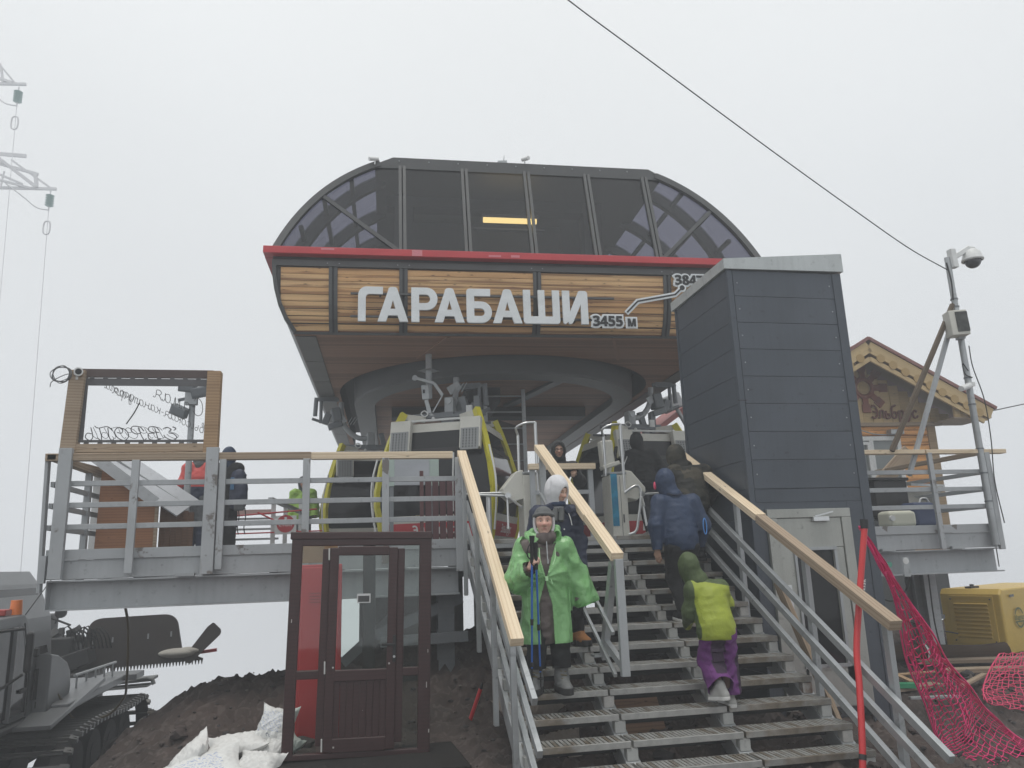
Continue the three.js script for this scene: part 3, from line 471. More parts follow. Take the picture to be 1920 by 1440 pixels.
  const an = thing('rooftop_antenna', 'short pointed antenna on the station roof ridge', 'antenna', [2.38, 8.4, -12]); bld('antenna_mast', M.galv, an, m => m.cyl([0, -.02, 0], [.02, .17, 0], .014, .004)); bld('antenna_base', M.galv, an, m => m.box(-.02, .02, 0, .16, .05, .08, 0, 0, .1));
}
// ---------------------------------------------------------------- gondola cabins
const prints = {
  en: textTex(512, 160, x => { x.font = 'bold 150px sans-serif'; x.fillText('Elbrus', 10, 125); }),
  ru: textTex(640, 160, x => { x.font = 'bold 140px sans-serif'; x.fillText('Эльбрус', 10, 125); }),
  poma: textTex(256, 64, x => { x.font = 'bold italic 58px sans-serif'; x.fillText('POMA', 6, 50); }),
  stop: textTex(256, 128, x => { x.font = 'bold 84px sans-serif'; x.textAlign = 'center'; x.fillText('СТОП', 128, 94); }),
  four: textTex(64, 96, x => { x.font = 'bold 96px sans-serif'; x.fillText('4', 4, 84); }),
};
function gondola(label, p, ry, text, hang) {
  const g = thing('gondola_cabin', label, 'gondola', p, ry, 'gondola cabins in the station');
  const pf = [[.84, .0], [.9, .25], [.955, .62], [.955, .85], [.9, 1.25], [.8, 1.65], [.71, 1.95]];
  const hw = y => { for (let i = 1; i < pf.length; i++) if (y <= pf[i][1]) return lerp(pf[i - 1][0], pf[i][0], (y - pf[i - 1][1]) / (pf[i][1] - pf[i - 1][1])); return .71; };
  const skin = (name, ys, mt, off = 0, faces = [0, 1, 2, 3], sx = 1) => { const m = new MB(); for (const f of faces) { const P = [], I = []; ys.forEach(y => { const h = hw(y) + off; P.push(-h * sx, y, h, h * sx, y, h); }); for (let i = 0; i < ys.length - 1; i++) { const o = 2 * i; I.push(o, o + 1, o + 2, o + 1, o + 3, o + 2); }
      const q = new THREE.BufferGeometry(); q.setAttribute('position', new THREE.BufferAttribute(new Float32Array(P), 3)); q.setIndex(I); q.computeVertexNormals(); q.rotateY(f * Math.PI / 2); m.add(q); } return m.build(name, mt, g); };
  skin('base_panel', [0, .2, .46], M.cream, .004); const b = skin('red_stripe', [.12, .25, .345], M.red, .012, [0, 1, 2, 3], .93);
  for (let f = 0; f < 4; f++) skin('window_pane', [.47, .62, .85, 1.05, 1.25, 1.45], M.cabGlass, 0, [f], .985), skin('upper_pane', [1.52, 1.65, 1.8], M.cabGlass, 0, [f], .985);
  skin('mid_rail', [1.45, 1.52], M.black, .004); skin('eaves_panel', [1.8, 1.93], M.cream, .006);
  bld('roof', M.cream, g, m => m.box(0, 1.92, 0, 1.42, .05, 1.42, 0, 0, 0, .01)); bld('floor', M.black, g, m => m.box(0, -.03, 0, 1.66, .06, 1.66));
  for (const sx of [-1, 1]) for (const sz of [-1, 1]) bld('corner_pillar', M.yellow, g, m => { const q = pf.map(([h, y]) => V(sx * (h - .02), y, sz * (h - .02))); q.push(V(sx * .62, 2.14, sz * .62)); for (let i = 1; i < q.length; i++) { const e = q[i].clone().sub(q[i - 1]).setLength(.012); m.bar(q[i - 1].clone().sub(e), q[i].clone().add(e), .11, .09, 0, V(sx, 0, -sz)); } });
  for (const sx of [-1, 1]) for (const sz of [-1, 1]) bld('roof_bracket', M.cream, g, m => { m.bar([sx * .62, 2.1, sz * .6], [sx * .3, 2.06, sz * .45], .05, .1, .01).bar([sx * .6, 1.98, sz * .6], [sx * .42, 2.06, sz * .52], .05, .08); });
  bld('roof_frame', M.steelDk, g, m => { for (const s of [-1, 1]) { m.bar([-.6, 2.1, s * .45], [.6, 2.1, s * .45], .03, .04).bar([-.6, 2.2, s * .1], [.6, 2.2, s * .1], .05, .06); } m.box(0, 2.12, .1, .22, .2, .2, 0, 0, 0, .01).box(.28, 2.25, 0, .1, .5, .1, 0, 0, .25).box(.48, 2.28, 0, .1, .42, .12); });
  bld('roof_fitting', M.white, g, m => { m.box(.38, 2.24, .16, .1, .14, .06).sph(-.5, 2.12, .46, .035).sph(-.15, 2.06, .5, .03).cyl([-.62, 2.02, .62], [.62, 2.02, .62], .012).cyl([-.62, 1.99, .7], [.62, 1.99, .7], .012); m.tube([[-.3, 2.1, .5], [-.36, 2.16, .5], [-.3, 2.2, .5], [-.24, 2.14, .5]], .012, 12, 5, true); });
  // ski racks on the door side
  for (const s of [-1, 1]) { const rk = bld('ski_box', M.cream, g, m => m.box(s * .58, 1.72, .86, .34, .52, .12, -.2, 0, 0, .012)); bld('perforated_plate', mat([.30, .31, .31], .6, { metalness: .3 }), rk, m => m.box(s * .58, 1.62, .945, .29, .36, .012, -.2)); bld('perforation', M.black, rk, m => { for (let r = 0; r < 7; r++) for (let c = 0; c < 5; c++) m.box(s * .58 - .1 + c * .05, 1.49 + r * .045, .955 + (r - 3) * -.009 + .002, .012, .022, .01, -.2); }).userData.kind = 'stuff'; bld('rack_rail', M.white, g, m => m.tube([[s * .9, 1.5, .97], [s * 1.0, 1.0, 1.03], [s * 1.0, .6, 1.03], [s * .95, .2, .98]], .016, 14, 6)); }
  for (const x of [-.02, .3]) bld('door_edge', M.white, g, m => { { m.bar([x, .5, .965], [x, .9, .965], .02, .03).bar([x, .9, .965], [x, 1.42, .885], .02, .03); } });
  for (const f of [0, 1]) { const tilt = Math.atan2(.06, .25); const d = decal('lettering', f ? .82 : .78, .22, [.75, .72, .7], text, b, [0, .235, 0]); const dist = hw(.235) + .024; d.rotation.set(-tilt * -.95, f * Math.PI / 2, 0, 'YXZ'); d.position.set(f ? dist : 0, .235, f ? 0 : dist); }
  decal('small_lettering', .22, .055, [.7, .7, .7], prints.poma, g, [-.62, 1.36, hw(1.36) + .012], [-.2, 0, 0]);
  // hanger: clevis box, curved arm, tube, spring-loaded grip
  const [hx, hy, hz] = hang, hg = bld('hanger', M.steel, g, m => { m.box(0, 2.32, 0, .16, .36, .2, 0, 0, 0, .02); m.tube([[0, 2.38, 0], [hx * .45, 2.4, hz * .45], [hx * .85, 2.62, hz * .85], [hx, 2.95, hz], [hx, hy, hz]], .055, 24, 8); });
  bld('grip', M.steelDk, hg, m => { const k = Math.sign(hx) || 1; m.box(hx + k * .1, hy - .28, hz, .2, .3, .26, 0, 0, .2, .03).box(hx + k * .3, hy - .36, hz, .14, .24, .14, 0, 0, -.35, .02).box(hx + k * .12, hy - .5, hz, .3, .12, .2, 0, 0, .3, .02);
    m.cyl([hx + k * .42, hy - .45, hz], [hx + k * .42, hy + .06, hz], .035).cyl([hx + k * .54, hy - .3, hz], [hx + k * .52, hy + .06, hz], .045).cyl([hx + k * .05, hy + .06, hz], [hx + k * .56, hy + .06, hz], .04).cyl([hx + k * .3, hy - .46, hz], [hx + k * .6, hy - .36, hz], .03); for (let i = 0; i < 6; i++) m.cyl([hx + k * (.12 + i * .06), hy + .06, hz - .055], [hx + k * (.12 + i * .06), hy + .06, hz + .055], .055, .055, 8); });
  bld('grip_plate', M.galv, hg, m => { m.box(hx - .02, 2.75, hz + .07, .24, .16, .02, 0, 0, .5, .01); for (let i = 0; i < 3; i++) m.bar([hx * .8 + i * .06, 2.66, hz + .09], [hx * .8 + .1 + i * .06, 2.82, hz + .09], .01, .012); m.cyl([0, 2.42, .1], [0, 2.42, .125], .05, .05, 16); });
  return g;
}
const gA = gondola('dark glazed cabin farthest left, half hidden behind the platform rails', [.2, 1.95, -16.6], .08, prints.ru, [-.62, 3.15, 0]);
const gB = gondola('dark glazed cabin in the middle, turned with a corner towards the stairs', [1.5, 1.95, -12.98], -.40, prints.ru, [.0, 2.7, -.4]);
const gC = gondola('dark glazed cabin on the right with yellow pillars, behind the black hooded walker', [5.15, 1.95, -14.15], .12, prints.en, [.5, 3.0, 0]);
{ // locking lever on the middle cabin's hanger
  const g = new THREE.Group(); g.name = 'grip_lever'; gB.add(g); g.rotation.y = .4; g.position.set(-.28, 0, .25);
  const h = bld('lever_post', M.steel, g, m => m.cyl([0, 2.5, -.2], [0, 3.3, -.2], .055, .055, 14).add(new THREE.ConeGeometry(.2, .06, 4), new THREE.Matrix4().makeTranslation(0, 3.02, -.2)));
  bld('lever_arm', M.galv, g, m => { m.bar([-.24, 2.84, -.1], [.08, 2.75, -.1], .03, .055, .008).bar([.08, 2.75, -.1], [.22, 2.54, -.1], .03, .055, .008).bar([-.08, 2.72, -.1], [-.06, 2.46, -.1], .035, .13, .02).bar([-.06, 2.46, -.1], [.0, 2.22, -.1], .035, .07, .01).bar([0, 2.22, -.1], [.1, 2.14, -.1], .035, .06, .02).bar([.22, 2.54, -.1], [.05, 2.24, -.1], .012, .02).cyl([-.25, 2.84, -.13], [-.25, 2.84, -.07], .045, .045, 14); });
  bld('lever_plate', M.black, g, m => m.box(-.1, 2.6, -.07, .035, .06, .012));
}
// ---------------------------------------------------------------- turnstiles and boarding fittings
function turnstile(label, x, z, blue, screen) {
  const t = thing('turnstile', label, 'turnstile', [x, YD, z], 0, 'turnstiles at the boarding gate');
  bld('pedestal', M.cream, t, m => { m.box(0, .48, 0, .26, .96, .42, 0, 0, 0, .012); m.add(new THREE.ExtrudeGeometry(shapeOf([[-.13, .62], [-.13, 1.02], [-.22, 1.0], [-.42, .76], [-.42, .7], [-.28, .58]].map(([a, b]) => [screen ? -a : a, b])), { depth: .36, bevelEnabled: true, bevelSize: .01, bevelThickness: .01, bevelSegments: 1 }), new THREE.Matrix4().makeTranslation(0, 0, -.18)); });
  bld('top_plate', M.galv, t, m => m.box(0, .985, 0, .27, .03, .43, 0, 0, 0, .005)); bld('seam', M.trim, t, m => m.box(.02, .48, .2135, .006, .9, .004).box(.05, .3, .2145, .02, .12, .01));
  if (blue) bld('blue_sticker', mat([.03, .25, .42], .5, { map: tex(128, .3, (u, v) => { const a = fbm(u, v, 5, 5, 4, 201); return a > .55 ? [.95, 1, 1] : [.55 + a * .6, .6 + a * .6, .8]; }) }), t, m => m.box(-.075, .58, .2145, .1, .78, .004));
  const s = screen ? 1 : -1, hx = s * -.02;
  bld('tripod_arm', M.inox, t, m => { const c = V(s * .36, .66, .16); for (const d of [[s * .5, .02, .02], [s * .02, -.48, .1], [s * -.12, -.2, .42]]) m.cyl(c, c.clone().add(V(...d)), .018); m.cyl(c.clone().add(V(0, 0, -.05)), c.clone().add(V(0, 0, .06)), .05, .045, 14); });
  bld('guard_rail', M.inox, t, m => { m.cyl([.09, .7, .2], [.09, 1.74, .2], .024).cyl([-.16, .95, .1], [-.16, 1.56, .1], .022).tube([[.09, 1.74, .2], [-.08, 1.72, .22], [-.2, 1.66, .18], [-.16, 1.56, .1]], .02, 14, 8); m.tube([[.08, .68, .23], [.16, .74, .26], [.28, .78, .26], [.32, .7, .26], [.26, .3, .26], [.2, .1, .26], [.1, .06, .23]], .022, 22, 8); });
  if (screen) bld('reader_head', M.cream, t, m => { m.box(-.1, 1.3, .0, .2, .42, .2, 0, 0, .06, .03).cyl([-.1, 1.0, 0], [-.1, 1.1, 0], .06); m.box(-.06, 1.12, .02, .28, .06, .2, 0, 0, .3, .01); }), bld('screen', M.black, t, m => m.box(.03, 1.32, .06, .03, .18, .1, 0, 0, -.2, .005));
  else bld('post', M.inox, t, m => m.cyl([-.62, 0, .05], [-.62, .68, .05], .04).cyl([-1.1, .7, .12], [-.4, .71, .12], .016));
}
turnstile('white turnstile pillar with steel arms on the left of the boarding gate', 2.46, -11.3, false, false);
turnstile('white turnstile pillar with a blue sticker and a card reader on the right', 3.84, -11.45, true, true);
{
  const c = thing('control_panel', 'grey and pale green cabinet panel standing behind the left platform rail', 'cabinet', [.75, 1.95, -11.6]);
  bld('panel', mat([.4, .42, .45], .5, { map: T.dark }), c, m => m.box(0, 1.08, 0, .52, .42, .06, 0, 0, 0, .006)); for (const x of [-.33, .33]) bld('side_panel', mat([.38, .46, .42], .5), c, m => m.box(x, 1.08, -.01, .14, .44, .05)); for (const x of [-.3, .3]) bld('leg', M.steelDk, c, m => m.box(x, .45, -.02, .06, .9, .04));
  const h = thing('slatted_shelter', 'dark red slatted metal screen beside the top of the stairs', 'screen', [1.13, 1.95, -10.9]);
  for (let i = 0; i < 5; i++) bld('slat', mat([.075, .022, .025], .5, { map: T.dark }), h, m => m.box(-.2 + i * .1, .43, 0, .085, .86, .03, 0, 0, 0, .008)); bld('frame', mat([.1, .035, .035], .5), h, m => m.box(-.29, .5, -.03, .05, 1.0, .05).box(0, .9, -.03, .6, .05, .03).box(0, .1, -.03, .6, .05, .03));
}
// ---------------------------------------------------------------- cursive stroke letters (x-height 1), used for cut-out signs
const GL = {
  'С': [1.5, [[1.35, 1.5], [1.1, 1.95], [.55, 1.8], [.1, 1.0], [.15, .25], [.6, 0], [1.2, .35]]], 'а': [1.0, [[.75, .85], [.4, 1], [.08, .55], [.15, .08], [.5, .1], [.78, .7], [.8, 1]], [[.8, 1], [.72, .3], [.85, 0], [1.05, .2]]],
  'м': [1.3, [[.0, 0], [.2, .2], [.35, 1], [.5, .3], [.62, .1], [.95, 1], [.95, .2], [1.1, 0], [1.3, .2]]], 'я': [1.0, [[.0, 0], [.3, .35], [.5, .5]], [[.8, .45], [.35, .5], [.2, .8], [.45, 1], [.8, .95], [.8, .2], [.95, 0], [1.05, .15]]],
  'в': [.95, [[.1, .1], [.15, 1.2], [.45, 1.75], [.55, 1.4], [.25, .9], [.6, .9], [.75, .45], [.45, 0], [.12, .15]]], 'ы': [1.35, [[.1, 1], [.1, .2], [.35, 0], [.6, .25], [.45, .55], [.15, .5]], [[.95, 1], [.92, .25], [1.05, 0], [1.3, .2]]],
  'с': [.8, [[.7, .8], [.45, 1], [.1, .6], [.2, .1], [.5, 0], [.8, .25]]], 'о': [.9, [[.5, 1], [.12, .7], [.15, .15], [.5, 0], [.78, .4], [.7, .9], [.5, 1], [.8, .85], [.95, .9]]],
  'к': [.95, [[.12, 1], [.1, 0]], [[.8, 1], [.4, .6], [.12, .5], [.4, .5], [.6, .1], [.8, 0], [.95, .15]]], 'н': [1.0, [[.12, 1], [.1, 0]], [[.1, .5], [.75, .55]], [[.78, 1], [.75, .2], [.85, 0], [1, .15]]],
  'т': [1.4, [[.1, 1], [.1, 0]], [[.1, .7], [.35, 1], [.5, .8], [.5, 0]], [[.5, .7], [.75, 1], [.9, .8], [.9, .2], [1.05, 0], [1.3, .2]]], 'д': [1.0, [[.75, .85], [.4, 1], [.08, .55], [.15, .08], [.5, .1], [.8, 1], [.75, -.6], [.5, -.95], [.3, -.7], [.6, -.2], [1.0, .2]]],
  'р': [1.0, [[.0, .6], [.2, 1], [.15, -.9]], [[.18, .6], [.45, 1], [.75, .85], [.75, .2], [.5, 0], [.25, .15]]], 'г': [.75, [[.0, .6], [.25, .95], [.5, .9], [.35, .3], [.45, 0], [.75, .25]]], '-': [.6, [[.1, .5], [.5, .5]]], ' ': [.7],
  'Е': [1.15, [[.95, .85], [.7, 1], [.4, .85], [.6, .58], [.3, .5], [.1, .22], [.4, 0], [.9, .2], [1.0, .4]], [[.2, .75], [.0, .9], [.2, 1.05]]], 'В': [1.05, [[.25, 0], [.3, .95]], [[.0, .75], [.2, 1.02], [.7, 1], [.75, .7], [.35, .55], [.85, .5], [.9, .12], [.5, 0], [.05, .1]]], 'Р': [1.05, [[.3, .95], [.25, .3], [.1, 0], [-.05, .15]], [[.0, .7], [.2, 1.02], [.75, 1.05], [.9, .75], [.6, .48], [.3, .55]]],
  'О': [1.1, [[.6, 1], [.15, .8], [.05, .3], [.4, 0], [.85, .2], [.95, .7], [.6, 1], [.35, .8], [.5, .55], [.8, .6]]], 'П': [1.15, [[.2, .95], [.25, .2], [.1, 0], [-.05, .15]], [[-.1, .75], [.2, 1.05], [.9, .95], [1.1, 1.1]], [[.8, .98], [.8, .2], [.9, 0], [1.1, .2]]], 'Ы': [1.5, [[.15, 1.0], [.2, .2], [.45, 0], [.7, .25], [.5, .55], [.2, .5]], [[1.05, 1.05], [1.1, .2], [1.2, 0], [1.5, .3]]],
  'Э': [1.0, [[.1, 1.5], [.5, 1.75], [.9, 1.3], [.85, .4], [.45, 0], [.1, .2]], [[.35, .9], [.85, .9]]], 'л': [.95, [[.0, .05], [.2, .1], [.35, 1], [.75, 1], [.75, 0]]], 'ь': [.8, [[.12, 1], [.12, 0], [.5, 0], [.65, .3], [.45, .55], [.12, .52]]], 'б': [.9, [[.75, 1.75], [.2, 1.5], [.1, .6], [.2, .1], [.5, 0], [.75, .4], [.5, .85], [.15, .6]]], 'у': [.9, [[.1, 1], [.42, .25]], [[.8, 1], [.35, -.4], [.1, -.55]]],
};
function writing(str, o, ex, ey, size, slant, r, m, n = 4) { // tubes along the strokes, o + ex*x + ey*y
  let x = 0; for (const ch of str) { const g = GL[ch]; if (!g) continue; for (const st of g.slice(1)) m.tube(st.map(([a, b]) => o.clone().addScaledVector(ex, size * (x + a + b * slant)).addScaledVector(ey, size * b)), r, st.length * 4, n); x += g[0] + .08; } return x * size;
}
// ---------------------------------------------------------------- sign frame seen from behind
{
  const p = thing('sign_frame', 'timber framed cut-out sign seen from behind with dark cursive lettering, above the left platform rail', 'sign', [-2.56, 3.05, -9.75], 0);
  bld('timber_post', M.oldwood, p, m => m.box(-.76, .5, 0, .17, 1.0, .14, 0, 0, -.03, .008)); bld('timber_post', mat([1.05, .9, .72], .8, { map: T.oldwood }), p, m => m.box(.79, .5, 0, .16, 1.02, .14, 0, 0, 0, .008));
  bld('timber_beam', M.oldwood, p, m => m.box(.02, .065, 0, 1.5, .1, .12, 0, 0, 0, .006)); bld('timber_beam', M.oldwood, p, m => m.box(0, -.02, .06, 1.62, .05, .06, 0, 0, 0, .006));
  const dk = mat([.10, .075, .07], .8, { map: T.dark }); bld('top_board', dk, p, m => m.box(.02, .98, -.02, 1.5, .1, .05, 0, 0, 0, .004));
  const pl = mat([.10, .10, .105], .6, { map: T.dark });
  bld('cut_out_plate', pl, p, m => { m.box(.0, .87, 0, 1.46, .09, .008).box(-.68, .497, 0, .09, .65, .008).box(.72, .497, 0, .02, .65, .008).box(0, .155, 0, 1.46, .03, .008); for (let i = 0; i < 9; i++) m.box(-.6 + i * .15, .128, 0, .055, .03, .008).box(-.6 + i * .15, .925, 0, .05, .03, .008); });
  bld('cut_out_lettering', pl, p, m => { const ex = (a) => V(-Math.cos(a), Math.sin(a), 0), ey = (a) => V(Math.sin(a), Math.cos(a), 0);
    const a = .42; writing('Самая', V(.66, .44, 0), ex(a), ey(a), .1, .25, .0042, m); writing('высокая-канатная', V(.69, .24, .002), ex(.44), ey(.44), .068, .3, .0036, m); writing('дорога', V(-.12, .64, .002), ex(.44), ey(.44), .062, .3, .0036, m);
    writing('ЕВРОПЫ', V(.42, .165, 0), ex(0), ey(0), .155, .3, .0055, m); writing('ЕВРОПЫ', V(.44, .185, .002), ex(0), ey(0), .13, .55, .0032, m); m.tube([[-.05, .62, 0], [-.1, .5, 0], [-.18, .36, 0]].map(v => v), .008, 8, 4); });
  const c = thing('bullet_camera', 'white bullet camera on the top left corner of the timber sign', 'camera', [-3.28, 4.02, -9.64], .35); bld('camera_body', M.white, c, m => m.cyl([0, 0, -.1], [0, -.02, .08], .045, .05, 16)); bld('lens', M.black, c, m => m.cyl([0, -.02, .075], [0, -.021, .084], .035, .035, 16)); bld('mount', M.white, c, m => m.box(0, -.05, -.06, .04, .08, .04));
  const k = thing('cable_coil', 'coil of thin grey cable hanging at the top left corner of the sign', 'cable', [-3.47, 3.99, -9.68]);
  const q = []; for (let i = 0; i <= 60; i++) { const a = i / 60 * Math.PI * 8; q.push([Math.cos(a) * (.1 + .015 * Math.sin(a * 1.7)), Math.sin(a) * (.095 + .012 * Math.cos(a * 2.3)), .012 * Math.sin(a * .5) + i * .0004]); } q.push([-.09, -.1, .03], [-.1, -.16, .03]); bld('coil', mat([.16, .165, .17], .6), k, m => m.tube(q, .0055, 200, 5));
}
// ---------------------------------------------------------------- left end of the platform: hut, floodlights, boarding fence
{
  const h = thing('kiosk', 'brown board hut with a sloping sheet metal roof on the left platform', 'hut', [-3.35, 1.95, -11.0]);
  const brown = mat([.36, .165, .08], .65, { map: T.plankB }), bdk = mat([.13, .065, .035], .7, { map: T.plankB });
  new MB().add(new THREE.ExtrudeGeometry(shapeOf([[0, 0], [.72, 0], [.72, .62], [.02, 1.2]]), { depth: .03, bevelEnabled: false })).build('front_board', brown, h);
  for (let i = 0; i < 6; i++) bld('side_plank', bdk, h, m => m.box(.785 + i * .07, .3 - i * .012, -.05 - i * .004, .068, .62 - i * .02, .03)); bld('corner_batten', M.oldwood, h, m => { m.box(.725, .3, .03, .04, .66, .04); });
  bld('roof', mat([.5, .52, .55], .4, { map: T.steel, metalness: .4 }), h, m => m.bar([-.12, 1.38, -.15], [1.08, .56, -.1], .5, .02, 0, V(0, .85, .5))); bld('eaves', mat([.56, .58, .6], .45, { map: T.steel, metalness: .3 }), h, m => m.bar([-.14, 1.3, .2], [.74, .62, .2], .03, .14)); bld('roof_rib', M.galv, h, m => { m.bar([-.12, 1.4, -.13], [1.08, .58, -.13], .02, .02); });
  const f = thing('timber_screen', 'dark board screen with pale posts at the left end of the platform', 'screen', [-3.5, 1.95, -11.4]);
  for (const [x, w] of [[-.1, .05], [.0, .1]]) bld('post', M.white, f, m => m.box(x, .55, 0, w, 1.1, .05)); for (let i = 0; i < 3; i++) bld('board', bdk, f, m => m.box(.14 + i * .1, .5, -.05, .09, 1.05, .03)); bld('top_rail', M.oldwood, f, m => m.bar([-.2, 1.15, .3], [.5, .98, -.6], .06, .1));
  const l = thing('floodlight_pole', 'steel pole with a cluster of floodlights, seen through the timber sign', 'floodlight', [-2.56, 1.95, -12.4]);
  bld('pole', M.steel, l, m => m.cyl([0, 0, 0], [0, 2.5, 0], .05, .045)); for (const [x, y, a] of [[.12, 2.42, .2], [-.16, 2.12, -.35], [-.06, 2.5, -.1]]) bld('lamp_head', M.steelDk, l, m => m.box(x, y, .1, .26, .16, .12, .3, a, a, .015).box(x, y - .02, .17, .2, .1, .02, .3, a, a)); bld('junction_box', M.steel, l, m => m.box(0, 2.32, .08, .18, .2, .1, 0, 0, 0, .01)); bld('bracket', M.steelDk, l, m => m.bar([-.2, 2.3, .05], [.2, 2.38, .05], .04, .04));
  const s = thing('barrier', 'low barrier of rails and red bars behind the left platform rail', 'barrier', [-1.85, 1.95, -14.3]);
  for (const [x, z] of [[.35, 0], [.52, -.4], [.75, -.9]]) bld('post', M.white, s, m => m.box(x, .45, z, .07, .95, .07)); for (const y of [.25, .42, .6]) bld('rail', M.galv, s, m => m.box(-.3, y, 0, 1.5, .035, .03)); bld('cap', M.galv, s, m => m.bar([.3, .93, .1], [.85, .72, -1], .09, .06)); bld('red_bar', M.red, s, m => m.cyl([-.7, .62, .1], [1.1, .74, .1], .014)); bld('red_bar', M.red, s, m => m.cyl([.1, .7, .12], [.9, .3, .12], .014)); bld('red_bar', M.red, s, m => m.cyl([-.7, .34, .1], [1.2, .36, .1], .012)); bld('red_bar', M.red, s, m => m.cyl([.9, .35, .1], [1.5, .02, .1], .014)); bld('pale_rail', mat([.5, .36, .33], .6), s, m => m.box(-.3, .72, -.1, 1.3, .09, .03));
  const g = thing('stop_sign', 'white square sign with a red disc reading СТОП on the barrier', 'sign', [-1.27, 2.42, -14.1]);
  bld('board', M.white, g, m => m.box(0, 0, 0, .36, .32, .012)); bld('disc', M.red, g, m => m.cyl([0, .02, .005], [0, .02, .012], .15, .15, 32)); decal('lettering', .26, .1, [.8, .8, .8], prints.stop, g, [0, .0, .0145]); bld('hand_mark', M.white, g, m => m.box(0, .1, .0135, .04, .07, .003));
}
// ---------------------------------------------------------------- door leaf in its frame, standing on the ground
{
  const d = thing('door_unit', 'dark maroon glazed door in its frame standing loose in front of the platform', 'door', [-.02, -.02, -7.75]); d.rotation.z = -.022; d.rotation.x = -.012;
  const fr = (n, x, y, w, h, par = d, t = .075, z = 0) => bld(n, M.maroon, par, m => m.box(x, y, z, w, h, t, 0, 0, 0, .008));
  fr('frame_stile', -.605, .98, .1, 1.96); fr('frame_stile', .61, .98, .115, 1.96); fr('frame_rail', 0, 1.925, 1.12, .09); fr('head_board', .0, 1.975, 1.34, .07, d, .12, -.01); fr('frame_rail', 0, .025, 1.12, .05);
  fr('mullion', -.33, .98, .07, 1.74); fr('mullion', .375, .98, .07, 1.74); fr('transom', -.46, .72, .2, .075); fr('transom', .48, .72, .15, .075);
  for (const [x, y, w, h] of [[-.46, 1.32, .21, 1.14], [-.46, .37, .21, .65], [.485, 1.32, .17, 1.14], [.485, .37, .17, .65]]) bld('side_light', M.glass, d, m => m.box(x, y, 0, w, h, .006));
  const lf = bld('door_leaf', M.maroon, d, m => { m.box(-.255, .96, .025, .085, 1.8, .06, 0, 0, 0, .008).box(.3, .96, .025, .085, 1.8, .06, 0, 0, 0, .008).box(.02, 1.83, .025, .48, .085, .06, 0, 0, 0, .008).box(.02, .705, .025, .48, .1, .06, 0, 0, 0, .008).box(.02, .11, .025, .48, .12, .06, 0, 0, 0, .008); });
  for (let i = 0; i < 8; i++) bld('panel_board', M.maroon, lf, m => m.box(-.19 + i * .06, .41, .022, .058, .5, .03, 0, 0, 0, .004));
  bld('window_pane', M.glass, lf, m => m.box(.02, 1.27, .025, .49, 1.05, .006)); bld('handle', M.black, lf, m => m.box(.325, .93, .06, .03, .24, .012, 0, 0, 0, .004).box(.27, .97, .09, .13, .022, .02, 0, 0, 0, .006).cyl([.325, .97, .06], [.325, .97, .1], .011));
  bld('lock', M.inox, lf, m => m.cyl([.325, .86, .06], [.325, .86, .07], .012)); bld('sticker', mat([.6, .6, .6], .5), lf, m => m.box(.03, 1.39, .031, .125, .085, .003)); bld('sticker_print', mat([.06, .06, .06], .5, { map: tex(64, 1, (u, v) => .3 + 2 * fbm(u, v, 4, 4, 4, 301)) }), lf, m => m.box(.03, 1.385, .0335, .105, .055, .002));
  for (const y of [.12, .78, 1.8]) bld('hinge', mat([.55, .55, .53], .5), d, m => m.box(-.305, y, .055, .014, .11, .02, 0, 0, .03, .003));
  bld('scratch', mat([.5, .48, .46], .8), d, m => { for (const [x, y, w, h] of [[-.62, 1.2, .008, .03], [.63, .6, .008, .05], [.64, .9, .006, .03], [-.2, .1, .014, .014], [.28, .8, .016, .016], [-.23, .78, .016, .014], [.655, .2, .01, .03], [.05, .4, .005, .005]]) m.box(x, y, .06, w, h, .002); }).userData.kind = 'stuff';
  const c = thing('red_cabinet', 'tall red steel cabinet standing behind the loose door', 'cabinet', [-.41, -.1, -8.75], .05);
  bld('body', mat([.55, .028, .035], .45), c, m => m.box(0, .72, 0, .44, 2.16, .4, 0, 0, 0, .012)); bld('door', mat([.57, .03, .037], .42), c, m => m.box(0, .78, .205, .38, 1.98, .012, 0, 0, 0, .005)); bld('vent', mat([.3, .02, .025], .5), c, m => { for (let i = 0; i < 4; i++) m.box(-.04, 1.42 + i * .03, .213, .14, .008, .006); });
  const b = thing('cardboard_box', 'brown cardboard box lying on top of the red cabinet', 'box', [-.44, 1.7, -8.75], .2); bld('carton', mat([.36, .22, .12], .9, { map: T.cloth }), b, m => m.box(0, .16, 0, .36, .28, .34)); bld('flap', mat([.34, .2, .1], .9), b, m => m.box(.05, .3, .15, .3, .012, .14, .4));
  const k = thing('black_post', 'black steel post standing behind the glass of the loose door', 'post', [.1, -.1, -8.6]); bld('shaft', M.black, k, m => m.box(0, 1.0, 0, .13, 2.0, .1, 0, 0, 0, .01)); bld('foot', M.black, k, m => m.box(.05, .62, .02, .9, .06, .06).box(0, .02, 0, .4, .04, .3));
}
